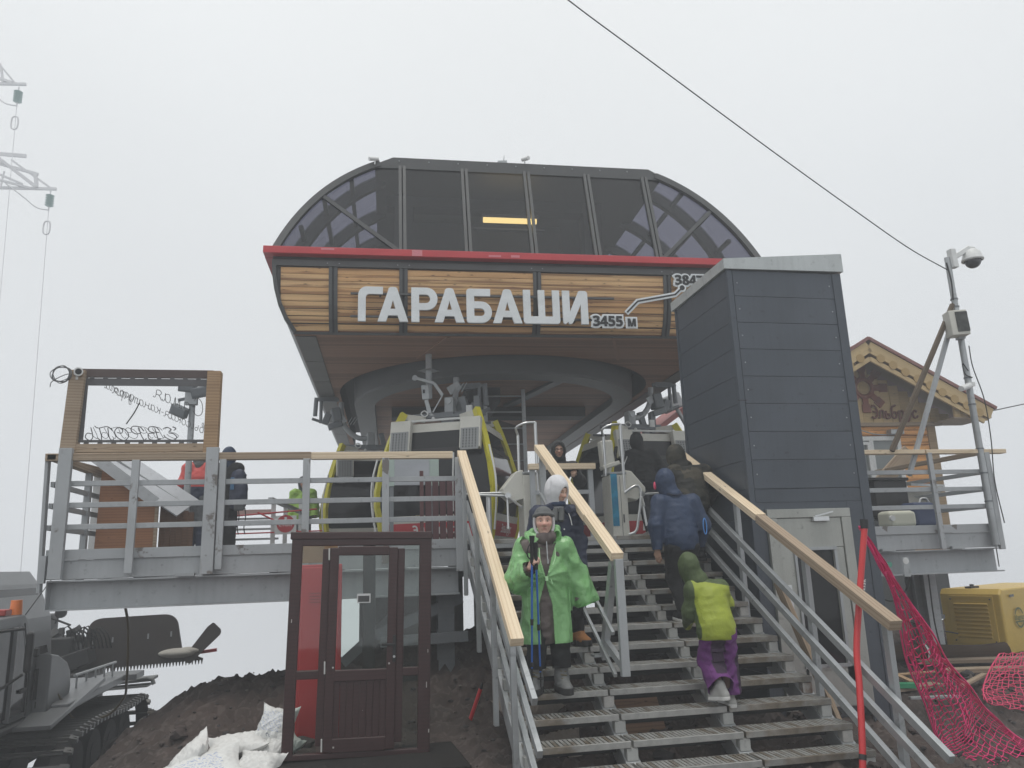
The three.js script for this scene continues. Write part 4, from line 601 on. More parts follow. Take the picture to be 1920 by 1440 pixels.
// ---------------------------------------------------------------- piste machines in the lower yard on the left
{
  const grey = mat([.19, .198, .208], .42, { map: T.dark, metalness: .25 }), dkm = mat([.05, .05, .052], .6, { map: T.dark, metalness: .3 });
  const g = thing('snow_groomer', 'grey tracked snow groomer with number 4 on its side, parked below the left platform', 'snow groomer', [-5.12, -1.34, -12.5]);
  const side = (name, pts, x0, x1, mt) => { const q = new THREE.ExtrudeGeometry(shapeOf(pts), { depth: x1 - x0, bevelEnabled: true, bevelSize: .03, bevelThickness: .03, bevelSegments: 3 }); q.rotateY(Math.PI / 2); q.rotateY(Math.PI); q.translate(0, 0, 0); const m4 = new THREE.Matrix4().makeBasis(V(-1, 0, 0), V(0, 1, 0), V(0, 0, 1)); return bld(name, mt, g, m => { const e = new THREE.ExtrudeGeometry(shapeOf(pts), { depth: x1 - x0, bevelEnabled: true, bevelSize: .03, bevelThickness: .03, bevelSegments: 3 }); e.rotateY(-Math.PI / 2); e.translate(x1, 0, 0); m.add(e); }); };
  // profiles in (z, y) with z towards the camera
  side('cab', [[2.4, 1.2], [2.6, 2.5], [1.15, 2.53], [1.08, 2.48], [.6, 1.95], [.36, 1.18], [1.9, 1.18]], -1.6, .88, grey);
  side('engine_hood', [[.62, 1.2], [.62, 1.98], [.36, 1.94], [.02, 1.82], [-.12, 1.7], [-.18, 1.5], [-.1, 1.2]], -1.5, 1.06, grey);
  bld('side_window', M.cabGlass, g, m => { const e = new THREE.ExtrudeGeometry(shapeOf([[2.3, 1.35], [2.4, 2.4], [1.25, 2.42], [.95, 1.75], [.95, 1.35]]), { depth: .02, bevelEnabled: false }); e.rotateY(-Math.PI / 2); e.translate(.935, 0, 0); m.add(e); });
  bld('door_seal', M.black, g, m => { m.bar([.943, 1.3, .93], [.943, 1.78, .93], .012, .02).bar([.943, 1.78, .93], [.943, 2.45, 1.23], .012, .02).bar([.943, 1.28, .93], [.943, 1.28, 2.3], .012, .02); }); bld('side_stripe', mat([.3, .31, .32], .5), g, m => m.box(.945, 1.24, 1.4, .008, .03, 1.6)); bld('door_post', grey, g, m => m.bar([.94, 1.3, 1.5], [.94, 2.42, 1.5], .07, .04, .01)); bld('door_handle', dkm, g, m => m.box(.95, 1.62, 1.1, .03, .05, .2, 0, 0, 0, .01)); bld('hinge', dkm, g, m => m.box(.95, 2.05, .78, .05, .12, .1, 0, 0, 0, .02).box(.95, 1.38, .6, .05, .12, .1, 0, 0, 0, .02));
  bld('air_intake', dkm, g, m => m.box(.94, 1.64, .66, .03, .38, .15, -.15)); decal('fleet_number', .15, .24, [.35, .42, .46], prints.four, g, [.935, 2.1, .92], [0, Math.PI / 2, 0]);
  bld('mirror', M.black, g, m => m.box(1.25, 2.15, 1.85, .08, .46, .3, 0, .3, 0, .03).tube([[.95, 2.4, 2.0], [1.2, 2.42, 1.9]], .018, 6, 6).tube([[.95, 1.7, 2.0], [1.22, 1.9, 1.9]], .018, 6, 6));
  bld('beacon_bar', mat([.35, .04, .03], .4), g, m => m.box(.2, 2.6, 1.5, 1.3, .08, .2, 0, 0, 0, .02)); bld('beacon', mat([.8, .22, .05], .3), g, m => m.cyl([.83, 2.56, 1.25], [.83, 2.74, 1.25], .075, .065, 16)); bld('antenna', M.black, g, m => m.cyl([.86, 2.5, 1.1], [1.1, 3.0, .9], .006));
  bld('fender', grey, g, m => { m.bar([1.05, 1.18, 1.2], [1.05, 1.48, -.9], .6, .06, .01).bar([1.06, 1.3, .5], [1.06, 1.34, -2.2], .5, .12, .03).box(1.2, 1.36, -2.3, .6, .1, .5, 0, 0, 0, .02); }); bld('guard_rail', M.galv, g, m => { m.cyl([1.1, 1.62, -.3], [1.2, 1.62, -1.9], .02); for (let i = 0; i < 5; i++) m.cyl([1.1 + i * .02, 1.4, -.4 - i * .36], [1.1 + i * .02, 1.62, -.4 - i * .36], .014); });
  bld('tank', grey, g, m => m.box(.7, 1.36, -.9, .5, .22, 1.0, 0, 0, 0, .04).box(.2, 1.25, -1.6, 1.4, .2, 1.4, 0, 0, 0, .04));
  bld('finisher_flap', mat([.24, .25, .25], .6, { map: T.steel }), g, m => { m.bar([.5, 1.13, -3.3], [1.5, 1.18, -3.3], .5, .05, .01).bar([.5, 1.05, -3.2], [1.45, 1.08, -3.2], .4, .03); m.tube([[.5, 1.13, -3.08], [1.0, 1.16, -3.06], [1.5, 1.2, -3.05], [1.55, 1.1, -3.05]], .035, 12, 6); });
  // track: belts, cleats one by one along the top and the front, wheels
  const path = []; const zt = [.75, -2.35], r = .46; for (let i = 0; i <= 20; i++) path.push([lerp(zt[0], zt[1], i / 20), .97 + .03 * Math.sin(i / 20 * Math.PI * 2), 0]); for (let i = 1; i < 8; i++) { const a = Math.PI / 2 + i / 8 * Math.PI; path.push([zt[1] + Math.cos(a) * r, .51 + Math.sin(a) * r, i / 8 * Math.PI]); } for (let i = 0; i <= 16; i++) path.push([lerp(zt[1], zt[0], i / 16), .05, Math.PI]); for (let i = 1; i < 8; i++) { const a = -Math.PI / 2 + i / 8 * Math.PI; path.push([zt[0] + Math.cos(a) * r, .51 + Math.sin(a) * r, Math.PI + i / 8 * Math.PI]); }
  for (const bx of [.1, .55, 1.0, 1.45]) bld('track_belt', M.rubber, g, m => { path.forEach((p, i) => { const q = path[(i + 1) % path.length]; m.bar([bx, p[1], p[0]], [bx, q[1], q[0]], .2, .025); }); });
  const cg = new MB().box(.78, 0, 0, 1.62, .035, .06).box(.78, .035, 0, 1.6, .05, .012).box(1.54, .03, 0, .1, .05, .07, 0, 0, -.3).geo(), cm = mat([.15, .15, .148], .5, { map: T.steel, metalness: .4 });
  path.forEach(([z, y, a]) => { const c = mesh('track_cleat', cg, cm, g); c.position.set(0, y + .02 * Math.cos(a), z); c.rotation.x = -a; });
  for (let i = 0; i < 5; i++) bld('road_wheel', M.rubber, g, m => { const z = lerp(zt[0], zt[1], i / 4); const x = 1.2; m.cyl([x - .09, .47, z], [x + .09, .47, z], .33, .33, 20).cyl([x + .09, .47, z], [x + .1, .47, z], .16, .16, 12); });
  bld('track_frame', dkm, g, m => m.box(.3, .6, -.8, .5, .3, 3, 0, 0, 0, .02)); bld('chassis', dkm, g, m => m.box(-.7, .85, -.4, 1.8, .5, 4.4, 0, 0, 0, .03)); bld('tow_bar', M.galv, g, m => m.bar([-.3, .42, 1.6], [.9, .1, 1.35], .07, .07).tube([[.9, .1, 1.35], [1.0, .12, 1.42], [1.05, .05, 1.4], [.95, .02, 1.36]], .02, 10, 6));
  // second machine behind, with its blade
  const k = thing('plough_machine', 'dark piste machine behind the groomer with a wide toothed blade raised', 'snow groomer', [-4.4, -1.3, -17.4], .03); const bl = mat([.06, .048, .044], .65, { map: T.steel });
  const bs = new THREE.Shape(); bs.moveTo(-1.05, 1.2); bs.lineTo(-.85, 2.0); bs.quadraticCurveTo(-.8, 2.14, -.6, 2.15); bs.lineTo(.5, 2.17); bs.quadraticCurveTo(.75, 2.17, .8, 1.95); bs.lineTo(.9, 1.45); bs.lineTo(1.3, 1.28); for (let x = 1.3; x > -1.1; x -= .06) { bs.lineTo(x, 1.25 - (1.3 - x) * .03); bs.lineTo(x - .015, 1.17 - (1.3 - x) * .03); bs.lineTo(x - .03, 1.25 - (1.3 - x) * .03); } bs.closePath();
  new MB().add(new THREE.ExtrudeGeometry(bs, { depth: .08, bevelEnabled: false, curveSegments: 10 })).build('blade', bl, k);
  bld('blade_slot', M.galv, k, m => { for (const x of [-.75, -.4, .25, .68]) m.box(x, 1.75 + x * .05, .085, .03, .1, .01); }); bld('blade_wing', mat([.085, .07, .065], .7, { map: T.steel }), k, m => m.add(new THREE.ExtrudeGeometry(shapeOf([[346, 1235], [352, 1241], [358, 1243], [367, 1234], [375, 1226], [409, 1193], [411, 1188], [410, 1182], [398, 1170], [395, 1169], [386, 1176], [361, 1210]].map(([a, b]) => [(a - 365) * .0104 + 1.17, (1245 - b) * .0103 + 1.19])), { depth: .06, bevelEnabled: false }), new THREE.Matrix4().makeTranslation(0, 0, .2))); bld('wing_tip', M.red, k, m => m.box(1.42, 1.42, .12, .3, .06, .1, 0, 0, .1)); bld('sack_on_blade', mat([.42, .40, .36], .9), k, m => m.sph(.85, 1.42, .2, .3, 1.25, .32, .6).sph(1.05, 1.45, .2, .2, 1.2, .4, .6));
  bld('frame', dkm, k, m => { m.box(-1.5, 1.5, .2, 1.0, .7, .8, 0, 0, 0, .04).box(-1.75, 2.1, 0, .5, .35, .5, 0, 0, 0, .04).box(-1.0, 1.4, .4, .7, .3, .5, 0, 0, .3, .03).box(-1.3, .7, 0, 1.2, 1.0, 1.5, 0, 0, 0, .05); for (let i = 0; i < 8; i++) m.box(-1.25 + rr(-.3, .4), 1.85 + rr(-.15, .15), rr(.1, .5), rr(.06, .22), rr(.04, .18), rr(.05, .2), rr(-1, 1), rr(-1, 1), rr(-1, 1)); });
  bld('hydraulic_hose', M.black, k, m => { for (let i = 0; i < 9; i++) { const x = -1.2 + i * .07; m.tube([[x, 1.6, .4], [x + .05, 1.95 + rr(0, .12), .5], [x + .22, 1.9, .5], [x + .3, 1.6, .4]], .016, 10, 5); } m.cyl([-1.5, 2.2, .2], [-1.15, 2.05, .2], .02).cyl([-1.05, 2.02, .2], [-1.05, 2.02, .26], .0); }); bld('work_lamp', M.black, k, m => m.cyl([-1.3, 2.3, .3], [-1.3, 2.3, .38], .1, .1, 14).cyl([-1.4, 2.1, .3], [-1.3, 2.3, .34], .014));
  const w = thing('parked_vehicle', 'grey vehicle cut off by the left edge, roof just showing above the groomer', 'vehicle', [-6.4, -1.3, -14.6]);
  bld('body', grey, w, m => { const e = new THREE.ExtrudeGeometry(shapeOf([[-1.2, .4], [1.0, .4], [1.02, 1.6], [.95, 2.3], [.7, 2.85], [.55, 3.05], [-1.2, 3.05]]), { depth: 2.2, bevelEnabled: true, bevelSize: .04, bevelThickness: .04, bevelSegments: 2 }); e.translate(0, 0, -1.1); m.add(e); }); bld('window', M.cabGlass, w, m => m.bar([1.06, 1.7, 0], [.78, 2.8, 0], 1.8, .02, 0, V(1, .3, 0))); bld('wheel', M.rubber, w, m => m.cyl([.4, .4, 1.05], [.4, .4, 1.25], .4, .4, 20));
  const hs = thing('fuel_hose', 'thin brown hose looping from the platform beam to the groomer side', 'hose'); bld('hose', mat([.12, .095, .05], .5), hs, m => m.tube([[-2.64, 1.32, -9.9], [-2.72, 1.05, -10.4], [-2.85, .4, -11.0], [-3.15, 0.0, -12.0], [-3.5, -.26, -12.5], [-3.88, -.3, -12.6], [-4.02, .05, -12.3], [-4.1, .3, -12.0], [-4.17, .38, -11.88]], .016, 60, 7));
}
// ---------------------------------------------------------------- white sacks
function sack(label, p, e, w, d, t, seed, printed) {
  const s = thing('sandbag', label, 'sack', p, 0, 'white woven sacks heaped beside the door'); s.rotation.set(...e); const n = 26, r = mulberry(seed), o1 = r() * 50, P = [], I = [], U = [];
  for (const f of [1, -1]) { const base = P.length / 3; for (let j = 0; j <= n; j++) for (let i = 0; i <= n; i++) { let u = i / n * 2 - 1, v = j / n * 2 - 1; const pu = 1 - Math.pow(Math.abs(u), 2.6), pv = 1 - Math.pow(Math.abs(v), 2.6), h = Math.pow(Math.max(0, pu * pv), .48); const ear = Math.pow(Math.abs(u * v), 3); const pinch = 1 - .12 * (1 - Math.abs(v) ** 2) * Math.abs(u) - .1 * (1 - u * u) * Math.abs(v);
    const nz = (vnoise(u * 1.5 + o1, v * 1.5 + o1, 999, 999, seed) - .5) * .035 + (vnoise(u * 3 + o1, v * 6 + o1, 999, 999, seed + 3) - .5) * .014 * (1 - h * .4);
    P.push(u * w / 2 * (pinch + .06 * ear), f * (h * t / 2 + nz * (h > 0 ? 1 : 0)) + ear * .06 + (f < 0 ? h * t * .12 : 0), v * d / 2 * (pinch + .06 * ear)); U.push(u * .5 + .5, v * .5 + .5); }
    for (let j = 0; j < n; j++) for (let i = 0; i < n; i++) { const a = base + j * (n + 1) + i; f > 0 ? I.push(a, a + n + 1, a + 1, a + 1, a + n + 1, a + n + 2) : I.push(a, a + 1, a + n + 1, a + 1, a + n + 2, a + n + 1); } }
  const g = new THREE.BufferGeometry(); g.setAttribute('position', new THREE.BufferAttribute(new Float32Array(P), 3)); g.setAttribute('uv', new THREE.BufferAttribute(new Float32Array(U), 2)); g.setIndex(I); g.computeVertexNormals(); mesh('cloth', g, printed ? sackP : sackW, s);
}
const sackC = document.createElement('canvas'); sackC.width = 256; sackC.height = 256; { const x = sackC.getContext('2d'); x.fillStyle = '#d9dad8'; x.fillRect(0, 0, 256, 256); x.fillStyle = '#a3adc8'; const r = mulberry(5); for (let j = 0; j < 13; j++) { let q = 26; while (q < 190) { const l = 4 + r() * 16; x.fillRect(q, 62 + j * 11, l, 3.6); q += l + 4 + r() * 4; } } x.strokeStyle = '#707888'; x.lineWidth = 3; x.beginPath(); x.arc(120, 38, 8, 0, 5); x.stroke(); x.beginPath(); x.arc(140, 36, 8, 1, 6); x.stroke(); }
const sackT = new THREE.CanvasTexture(sackC); sackT.colorSpace = THREE.SRGBColorSpace;
const sackP = mat([.98, .98, .98], .6, { map: sackT, bumpMap: T.crease, bumpScale: .006 }), sackW = mat([.66, .66, .645], .62, { bumpMap: T.crease, bumpScale: .006 });
sack('white woven sack with blue print, nearest and largest of the heap', [-1.30, -.03, -7.5], [.42, .35, .08], .72, .48, .24, 1, true);
sack('pointed white sack behind the printed one, one corner sticking up', [-1.46, .06, -7.78], [.2, .1, .75], .44, .36, .18, 2, false);
sack('cream white sack lying across the middle of the heap', [-1.08, .1, -8.0], [.15, .1, .05], .55, .38, .17, 3, false);
sack('white sack with loose folds just right of the printed one', [-.86, -.02, -7.62], [.35, -.3, .0], .4, .34, .22, 4, false);
sack('white sack with printed stripes leaning against the door frame', [-.76, .22, -8.1], [.9, -.3, .2], .36, .38, .22, 5, true);
sack('small white sack half hidden behind the left foot of the door', [-.72, .06, -7.98], [.4, .5, .1], .42, .3, .2, 6, false);
sack('tied white sack at the bottom edge in front of the heap', [-1.0, -.1, -7.25], [.2, .4, .1], .42, .3, .22, 7, false);
// ---------------------------------------------------------------- things by and under the stairs
{
  const st = thing('red_stake', 'red painted stake driven into the soil left of the stairs', 'stake'); bld('shaft', M.redpole, st, m => m.cyl([1.1, -.14, -8.75], [1.27, .36, -8.62], .022, .022)); bld('tip', M.black, st, m => m.cyl([1.27, .36, -8.62], [1.285, .42, -8.6], .018, .01));
  const pole = thing('red_pole', 'long red plastic pole leaning by the right handrail, reading ZISK', 'pole'); const pp = [[3.86, -.35, -6.02], [3.95, .0, -6.05], [4.08, .55, -6.16], [4.15, .82, -6.24], [4.275, 1.22, -6.3], [4.44, 1.86, -6.32]];
  bld('tube', M.redpole, pole, m => m.tube(pp, .027, 40, 12)); bld('cap', M.black, pole, m => m.cyl([4.437, 1.84, -6.32], [4.443, 1.92, -6.32], .034, .034)); bld('tape', M.black, pole, m => m.tube([[3.955, .02, -6.052], [3.965, .06, -6.06]], .0295, 2, 12)); 
  const zt = textTex(256, 64, x => { x.font = 'bold 60px sans-serif'; x.fillText('ZISK', 10, 54); }); { const d = decal('lettering', .2, .045, [.75, .72, .7], zt, pole, [4.343, 1.4, -6.29], [0, .0, Math.PI / 2 - .22]); d.rotation.y = -.1; }
  for (const [a, b, l] of [[[3.1, -.2, -8.0], [3.95, -.22, -7.2], 'red pole lying on the soil under the right of the stairs, upper one'], [[3.35, -.24, -7.5], [4.0, -.24, -6.5], 'red pole lying on the soil under the lowest stair treads']]) { const q = thing('fallen_red_pole', l, 'pole', [0, 0, 0], 0, 'red poles lying under the stairs'); bld('tube', M.redpole, q, m => m.cyl(a, b, .03, .03)); }
  const pk = thing('leaning_plank', 'weathered brown plank leaning behind the right stair rails', 'plank'); bld('board', M.oldwood, pk, m => m.bar([4.62, -.3, -7.2], [4.33, 1.36, -7.75], .12, .05, .006, V(1, .2, 0)));
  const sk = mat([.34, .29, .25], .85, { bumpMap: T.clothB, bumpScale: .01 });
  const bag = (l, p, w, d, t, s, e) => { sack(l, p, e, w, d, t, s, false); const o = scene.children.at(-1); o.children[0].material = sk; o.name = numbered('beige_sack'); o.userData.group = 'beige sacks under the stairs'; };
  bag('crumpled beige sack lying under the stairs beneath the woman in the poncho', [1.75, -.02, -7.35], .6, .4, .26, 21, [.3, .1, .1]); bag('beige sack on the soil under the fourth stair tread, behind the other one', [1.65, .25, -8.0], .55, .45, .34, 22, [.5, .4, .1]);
  const pl = thing('plywood_sheet', 'brown plywood sheet leaning under the middle of the stairs', 'board'); bld('sheet', mat([.26, .16, .1], .8, { map: T.plankB }), pl, m => m.box(2.78, .05, -7.9, .5, .62, .02, -.5, .2, .06));
  const pb = thing('wooden_block', 'dark brown timber block on the soil under the stairs', 'timber'); bld('block', mat([.1, .055, .04], .85, { map: T.plankB }), pb, m => m.box(2.08, -.1, -7.5, .3, .14, .2, 0, .6, .1, .01));
}
// ---------------------------------------------------------------- safety nets
function net(name, label, A, B, nu, nv, pw, colr, dense) {
  const o = thing(name, label, 'net', [0, 0, 0], 0, 'pink safety nets'); const ca = new THREE.CatmullRomCurve3(A.map(A3)), cb = new THREE.CatmullRomCurve3(B.map(A3));
  const pt = (u, v) => { const a = ca.getPoint(u), b = cb.getPoint(u), q = a.lerp(b, v), s = Math.sin(u * Math.PI); q.z += Math.sin(v * 9 + u * 5) * .05 * s; q.y -= Math.sin(v * Math.PI) * .12 * u; q.x += .012 * Math.sin(u * 60 + v * 31) + .01 * Math.sin(v * 50 - u * 23); q.y += .012 * Math.sin(u * 47 + v * 37); return q; };
  const strand = (f, seg, r) => { const q = []; for (let i = 0; i <= seg; i++) q.push(f(i / seg)); const m = new MB(); const pts = q; const g = new THREE.TubeGeometry(new THREE.CatmullRomCurve3(pts), seg * 2, r, 3); return g; };
  const m = new MB(); for (let j = 0; j <= nv; j++) { const v = 1 - Math.pow(1 - j / nv, pw); m.add(strand(u => pt(u, v), nu, .0062)); } for (let i = 0; i <= nu; i++) { const u = Math.pow(i / nu, .85); m.add(strand(v => pt(u, v), 14, .006)); }
  m.build('netting', colr, o).userData.kind = 'stuff'; bld('edge_rope', colr, o, k => { k.tube(A, .009, 40, 6).tube(B, .009, 40, 6); });
}
const pink = mat([.80, .04, .20], .7), pink2 = mat([.7, .06, .16], .7);
net('safety_net', 'pink safety net hanging from the top of the red pole down to the ground', [[4.45, 1.85, -6.4], [4.83, 1.265, -6.6], [5.076, .616, -6.87], [5.25, .22, -6.93], [5.38, -.15, -6.99], [5.5, -.3, -7.05], [5.85, -.4, -6.9], [6.4, -.5, -6.8]], [[4.47, 1.86, -6.42], [5.0, 1.21, -6.64], [5.35, .85, -6.8], [5.62, .574, -7.0], [6.0, .28, -7.2], [6.3, .03, -7.4], [6.9, -.38, -7.58], [7.5, -.5, -7.7]], 46, 22, 1.9, pink);
net('fallen_net', 'paler pink net sagging over the ground in front of the generator', [[8.3, .26, -9.35], [7.9, .12, -9.1], [7.5, -.05, -8.8], [7.1, -.1, -8.3]], [[9.4, .2, -9.5], [9.2, .1, -9.2], [8.9, .0, -8.8], [8.3, -.1, -8.2]], 20, 20, 1.1, pink2);
// ---------------------------------------------------------------- generator, debris
{
  const yl = mat([.58, .40, .085], .42, { map: T.dark }), g = thing('generator', 'yellow canopied generator set at the right edge of the yard', 'generator', [9.5, -.03, -10.5], 25 * D2R);
  bld('canopy', yl, g, m => { const s = shapeOf([[0, .12], [2.3, .12], [2.3, .95], [2.25, 1.01], [.05, 1.01], [0, .95]]); const e = new THREE.ExtrudeGeometry(s, { depth: .84, bevelEnabled: true, bevelSize: .03, bevelThickness: .03, bevelSegments: 3 }); e.translate(0, 0, -.86); m.add(e); });
  bld('skid', M.black, g, m => m.box(1.15, .05, -.43, 2.2, .12, .8)); bld('lifting_eye', M.black, g, m => m.box(.25, 1.055, -.5, .26, .03, .1).cyl([.25, 1.04, -.5], [.25, 1.1, -.5], .03)); bld('side_panel', yl, g, m => m.box(-.035, .58, -.43, .02, .72, .66, 0, 0, 0, .01)); for (let i = 0; i < 9; i++) bld('louvre', mat([.5, .34, .07], .45), g, m => m.box(-.05, .33 + i * .06, -.43, .03, .03, .5, 0, 0, .5)); bld('bolt', M.black, g, m => { for (const [y, z] of [[.27, -.14], [.27, -.72], [.89, -.14], [.89, -.72]]) m.sph(-.048, y, z, .012); }).userData.kind = 'stuff';
  bld('name_plate', M.steelDk, g, m => m.box(.3, .93, .034, .14, .035, .006)); const lt = textTex(256, 256, x => { x.lineWidth = 20; x.beginPath(); x.arc(128, 128, 98, 0, 7); x.stroke(); x.fillStyle = '#000'; x.fillRect(0, 92, 256, 74); x.fillStyle = '#fff'; x.font = 'bold italic 76px sans-serif'; x.fillText('Magnus', 0, 152, 256); x.fillRect(16, 162, 224, 14); }); decal('emblem', .36, .36, [.10, .13, .05], lt, g, [.45, .6, .034]);
  // scrap timber, each piece on its own
  const bd = (name, label, cat, a, b, w, h, mt, up) => { const t = thing(name, label, cat, [0, 0, 0], 0, 'scrap timber by the shaft'); bld('board', mt, t, m => m.bar(a, b, w, h, .004, up)); };
  const pale = mat([1.25, 1.1, .9], .85, { map: T.oldwood }), grw = mat([.8, .8, .82], .9, { map: T.oldwood });
  bd('scrap_board', 'pale board lying at the back of the scrap heap beside the shaft', 'board', [6.7, .22, -10.3], [7.9, .24, -10.6], .16, .09, pale); bd('scrap_board', 'long grey board under the rolled matting in the scrap heap', 'board', [7.7, .1, -10.2], [9.2, .13, -9.6], .24, .05, grw); bd('scrap_board', 'brown board at the front right of the scrap heap', 'board', [7.6, .06, -9.6], [8.9, .06, -9.3], .2, .05, M.oldwood); bd('scrap_board', 'short pale offcut tilted on the left of the heap', 'board', [6.55, .05, -9.7], [6.95, .22, -9.9], .1, .03, pale, V(0, 1, .5)); bd('scrap_board', 'splintered yellow offcut pointing at the camera from the heap', 'board', [6.75, .04, -9.1], [6.7, .16, -9.7], .07, .03, pale); bd('scrap_board', 'thin pale lath across the front of the scrap heap', 'board', [6.6, .09, -9.35], [7.4, .07, -9.5], .05, .025, pale); bd('scrap_board', 'wide grey plank flat on the soil before the heap', 'board', [6.4, -.04, -9.1], [7.2, -.03, -9.2], .2, .04, grw); bd('scrap_board', 'dark brown lath lying under the pink net', 'board', [7.2, .0, -8.8], [7.9, .05, -9.2], .07, .03, M.oldwood);
  bd('green_board', 'bright green painted board end on the soil beside the shaft', 'board', [6.25, .02, -9.15], [6.75, .01, -9.0], .1, .06, mat([.03, .3, .14], .5)); bd('metal_strip', 'grey metal strip on the soil near the shaft corner', 'strip', [6.4, -.07, -8.7], [7.0, -.07, -8.6], .06, .03, M.galv);
  const ct = thing('crushed_carton', 'crushed brown carton with striped print in the scrap heap', 'box', [6.75, .12, -10.0], .4); bld('carton', mat([.33, .22, .14], .9, { map: T.cloth }), ct, m => m.box(0, .08, 0, .4, .2, .3, .1, 0, .2, .01)); bld('flap', mat([.36, .25, .16], .9), ct, m => m.box(.25, .1, .1, .3, .012, .24, .3, .2, -.5)); bld('striped_print', M.white, ct, m => { for (let i = 0; i < 3; i++) m.box(-.12 + i * .05, .09, .155, .02, .1, .004, 0, 0, .5); });
  const rl_ = thing('rolled_matting', 'rolled brown matting lying along the back of the scrap heap', 'roll'); bld('roll', mat([.15, .12, .10], .95, { map: T.oldwood }), rl_, m => m.tube([[7.3, .22, -10.4], [7.9, .2, -10.3], [8.6, .17, -10.1], [9.0, .2, -10.0]], .12, 24, 12)); bld('strap', M.white, rl_, m => m.tube([[7.9, .2, -10.3], [7.93, .2, -10.295]], .124, 2, 12));
  const bu = thing('metal_churn', 'grey metal churn standing behind the scrap timber', 'churn', [7.15, .05, -11.2]); bld('drum', M.steelDk, bu, m => m.add(new THREE.LatheGeometry([[0, 0], [.2, 0], [.21, .3], [.16, .38], [.09, .42], [.09, .5], [.1, .52], [0, .52]].map(([a, b]) => new THREE.Vector2(a, b)), 20))); bld('rim', M.galv, bu, m => m.cyl([0, .3, 0], [0, .33, 0], .214, .214, 20));
  const bb = thing('blue_barrel', 'dull blue barrel standing beside the shaft behind the scrap', 'barrel', [6.75, .0, -11.3]); bld('drum', mat([.05, .075, .13], .6), bb, m => m.add(new THREE.LatheGeometry([[0, 0], [.2, 0], [.22, .1], [.22, .45], [.18, .5], [0, .5]].map(([a, b]) => new THREE.Vector2(a, b)), 20))); bld('lid', M.galv, bb, m => m.cyl([0, .5, 0], [0, .53, 0], .19, .19, 20));
}
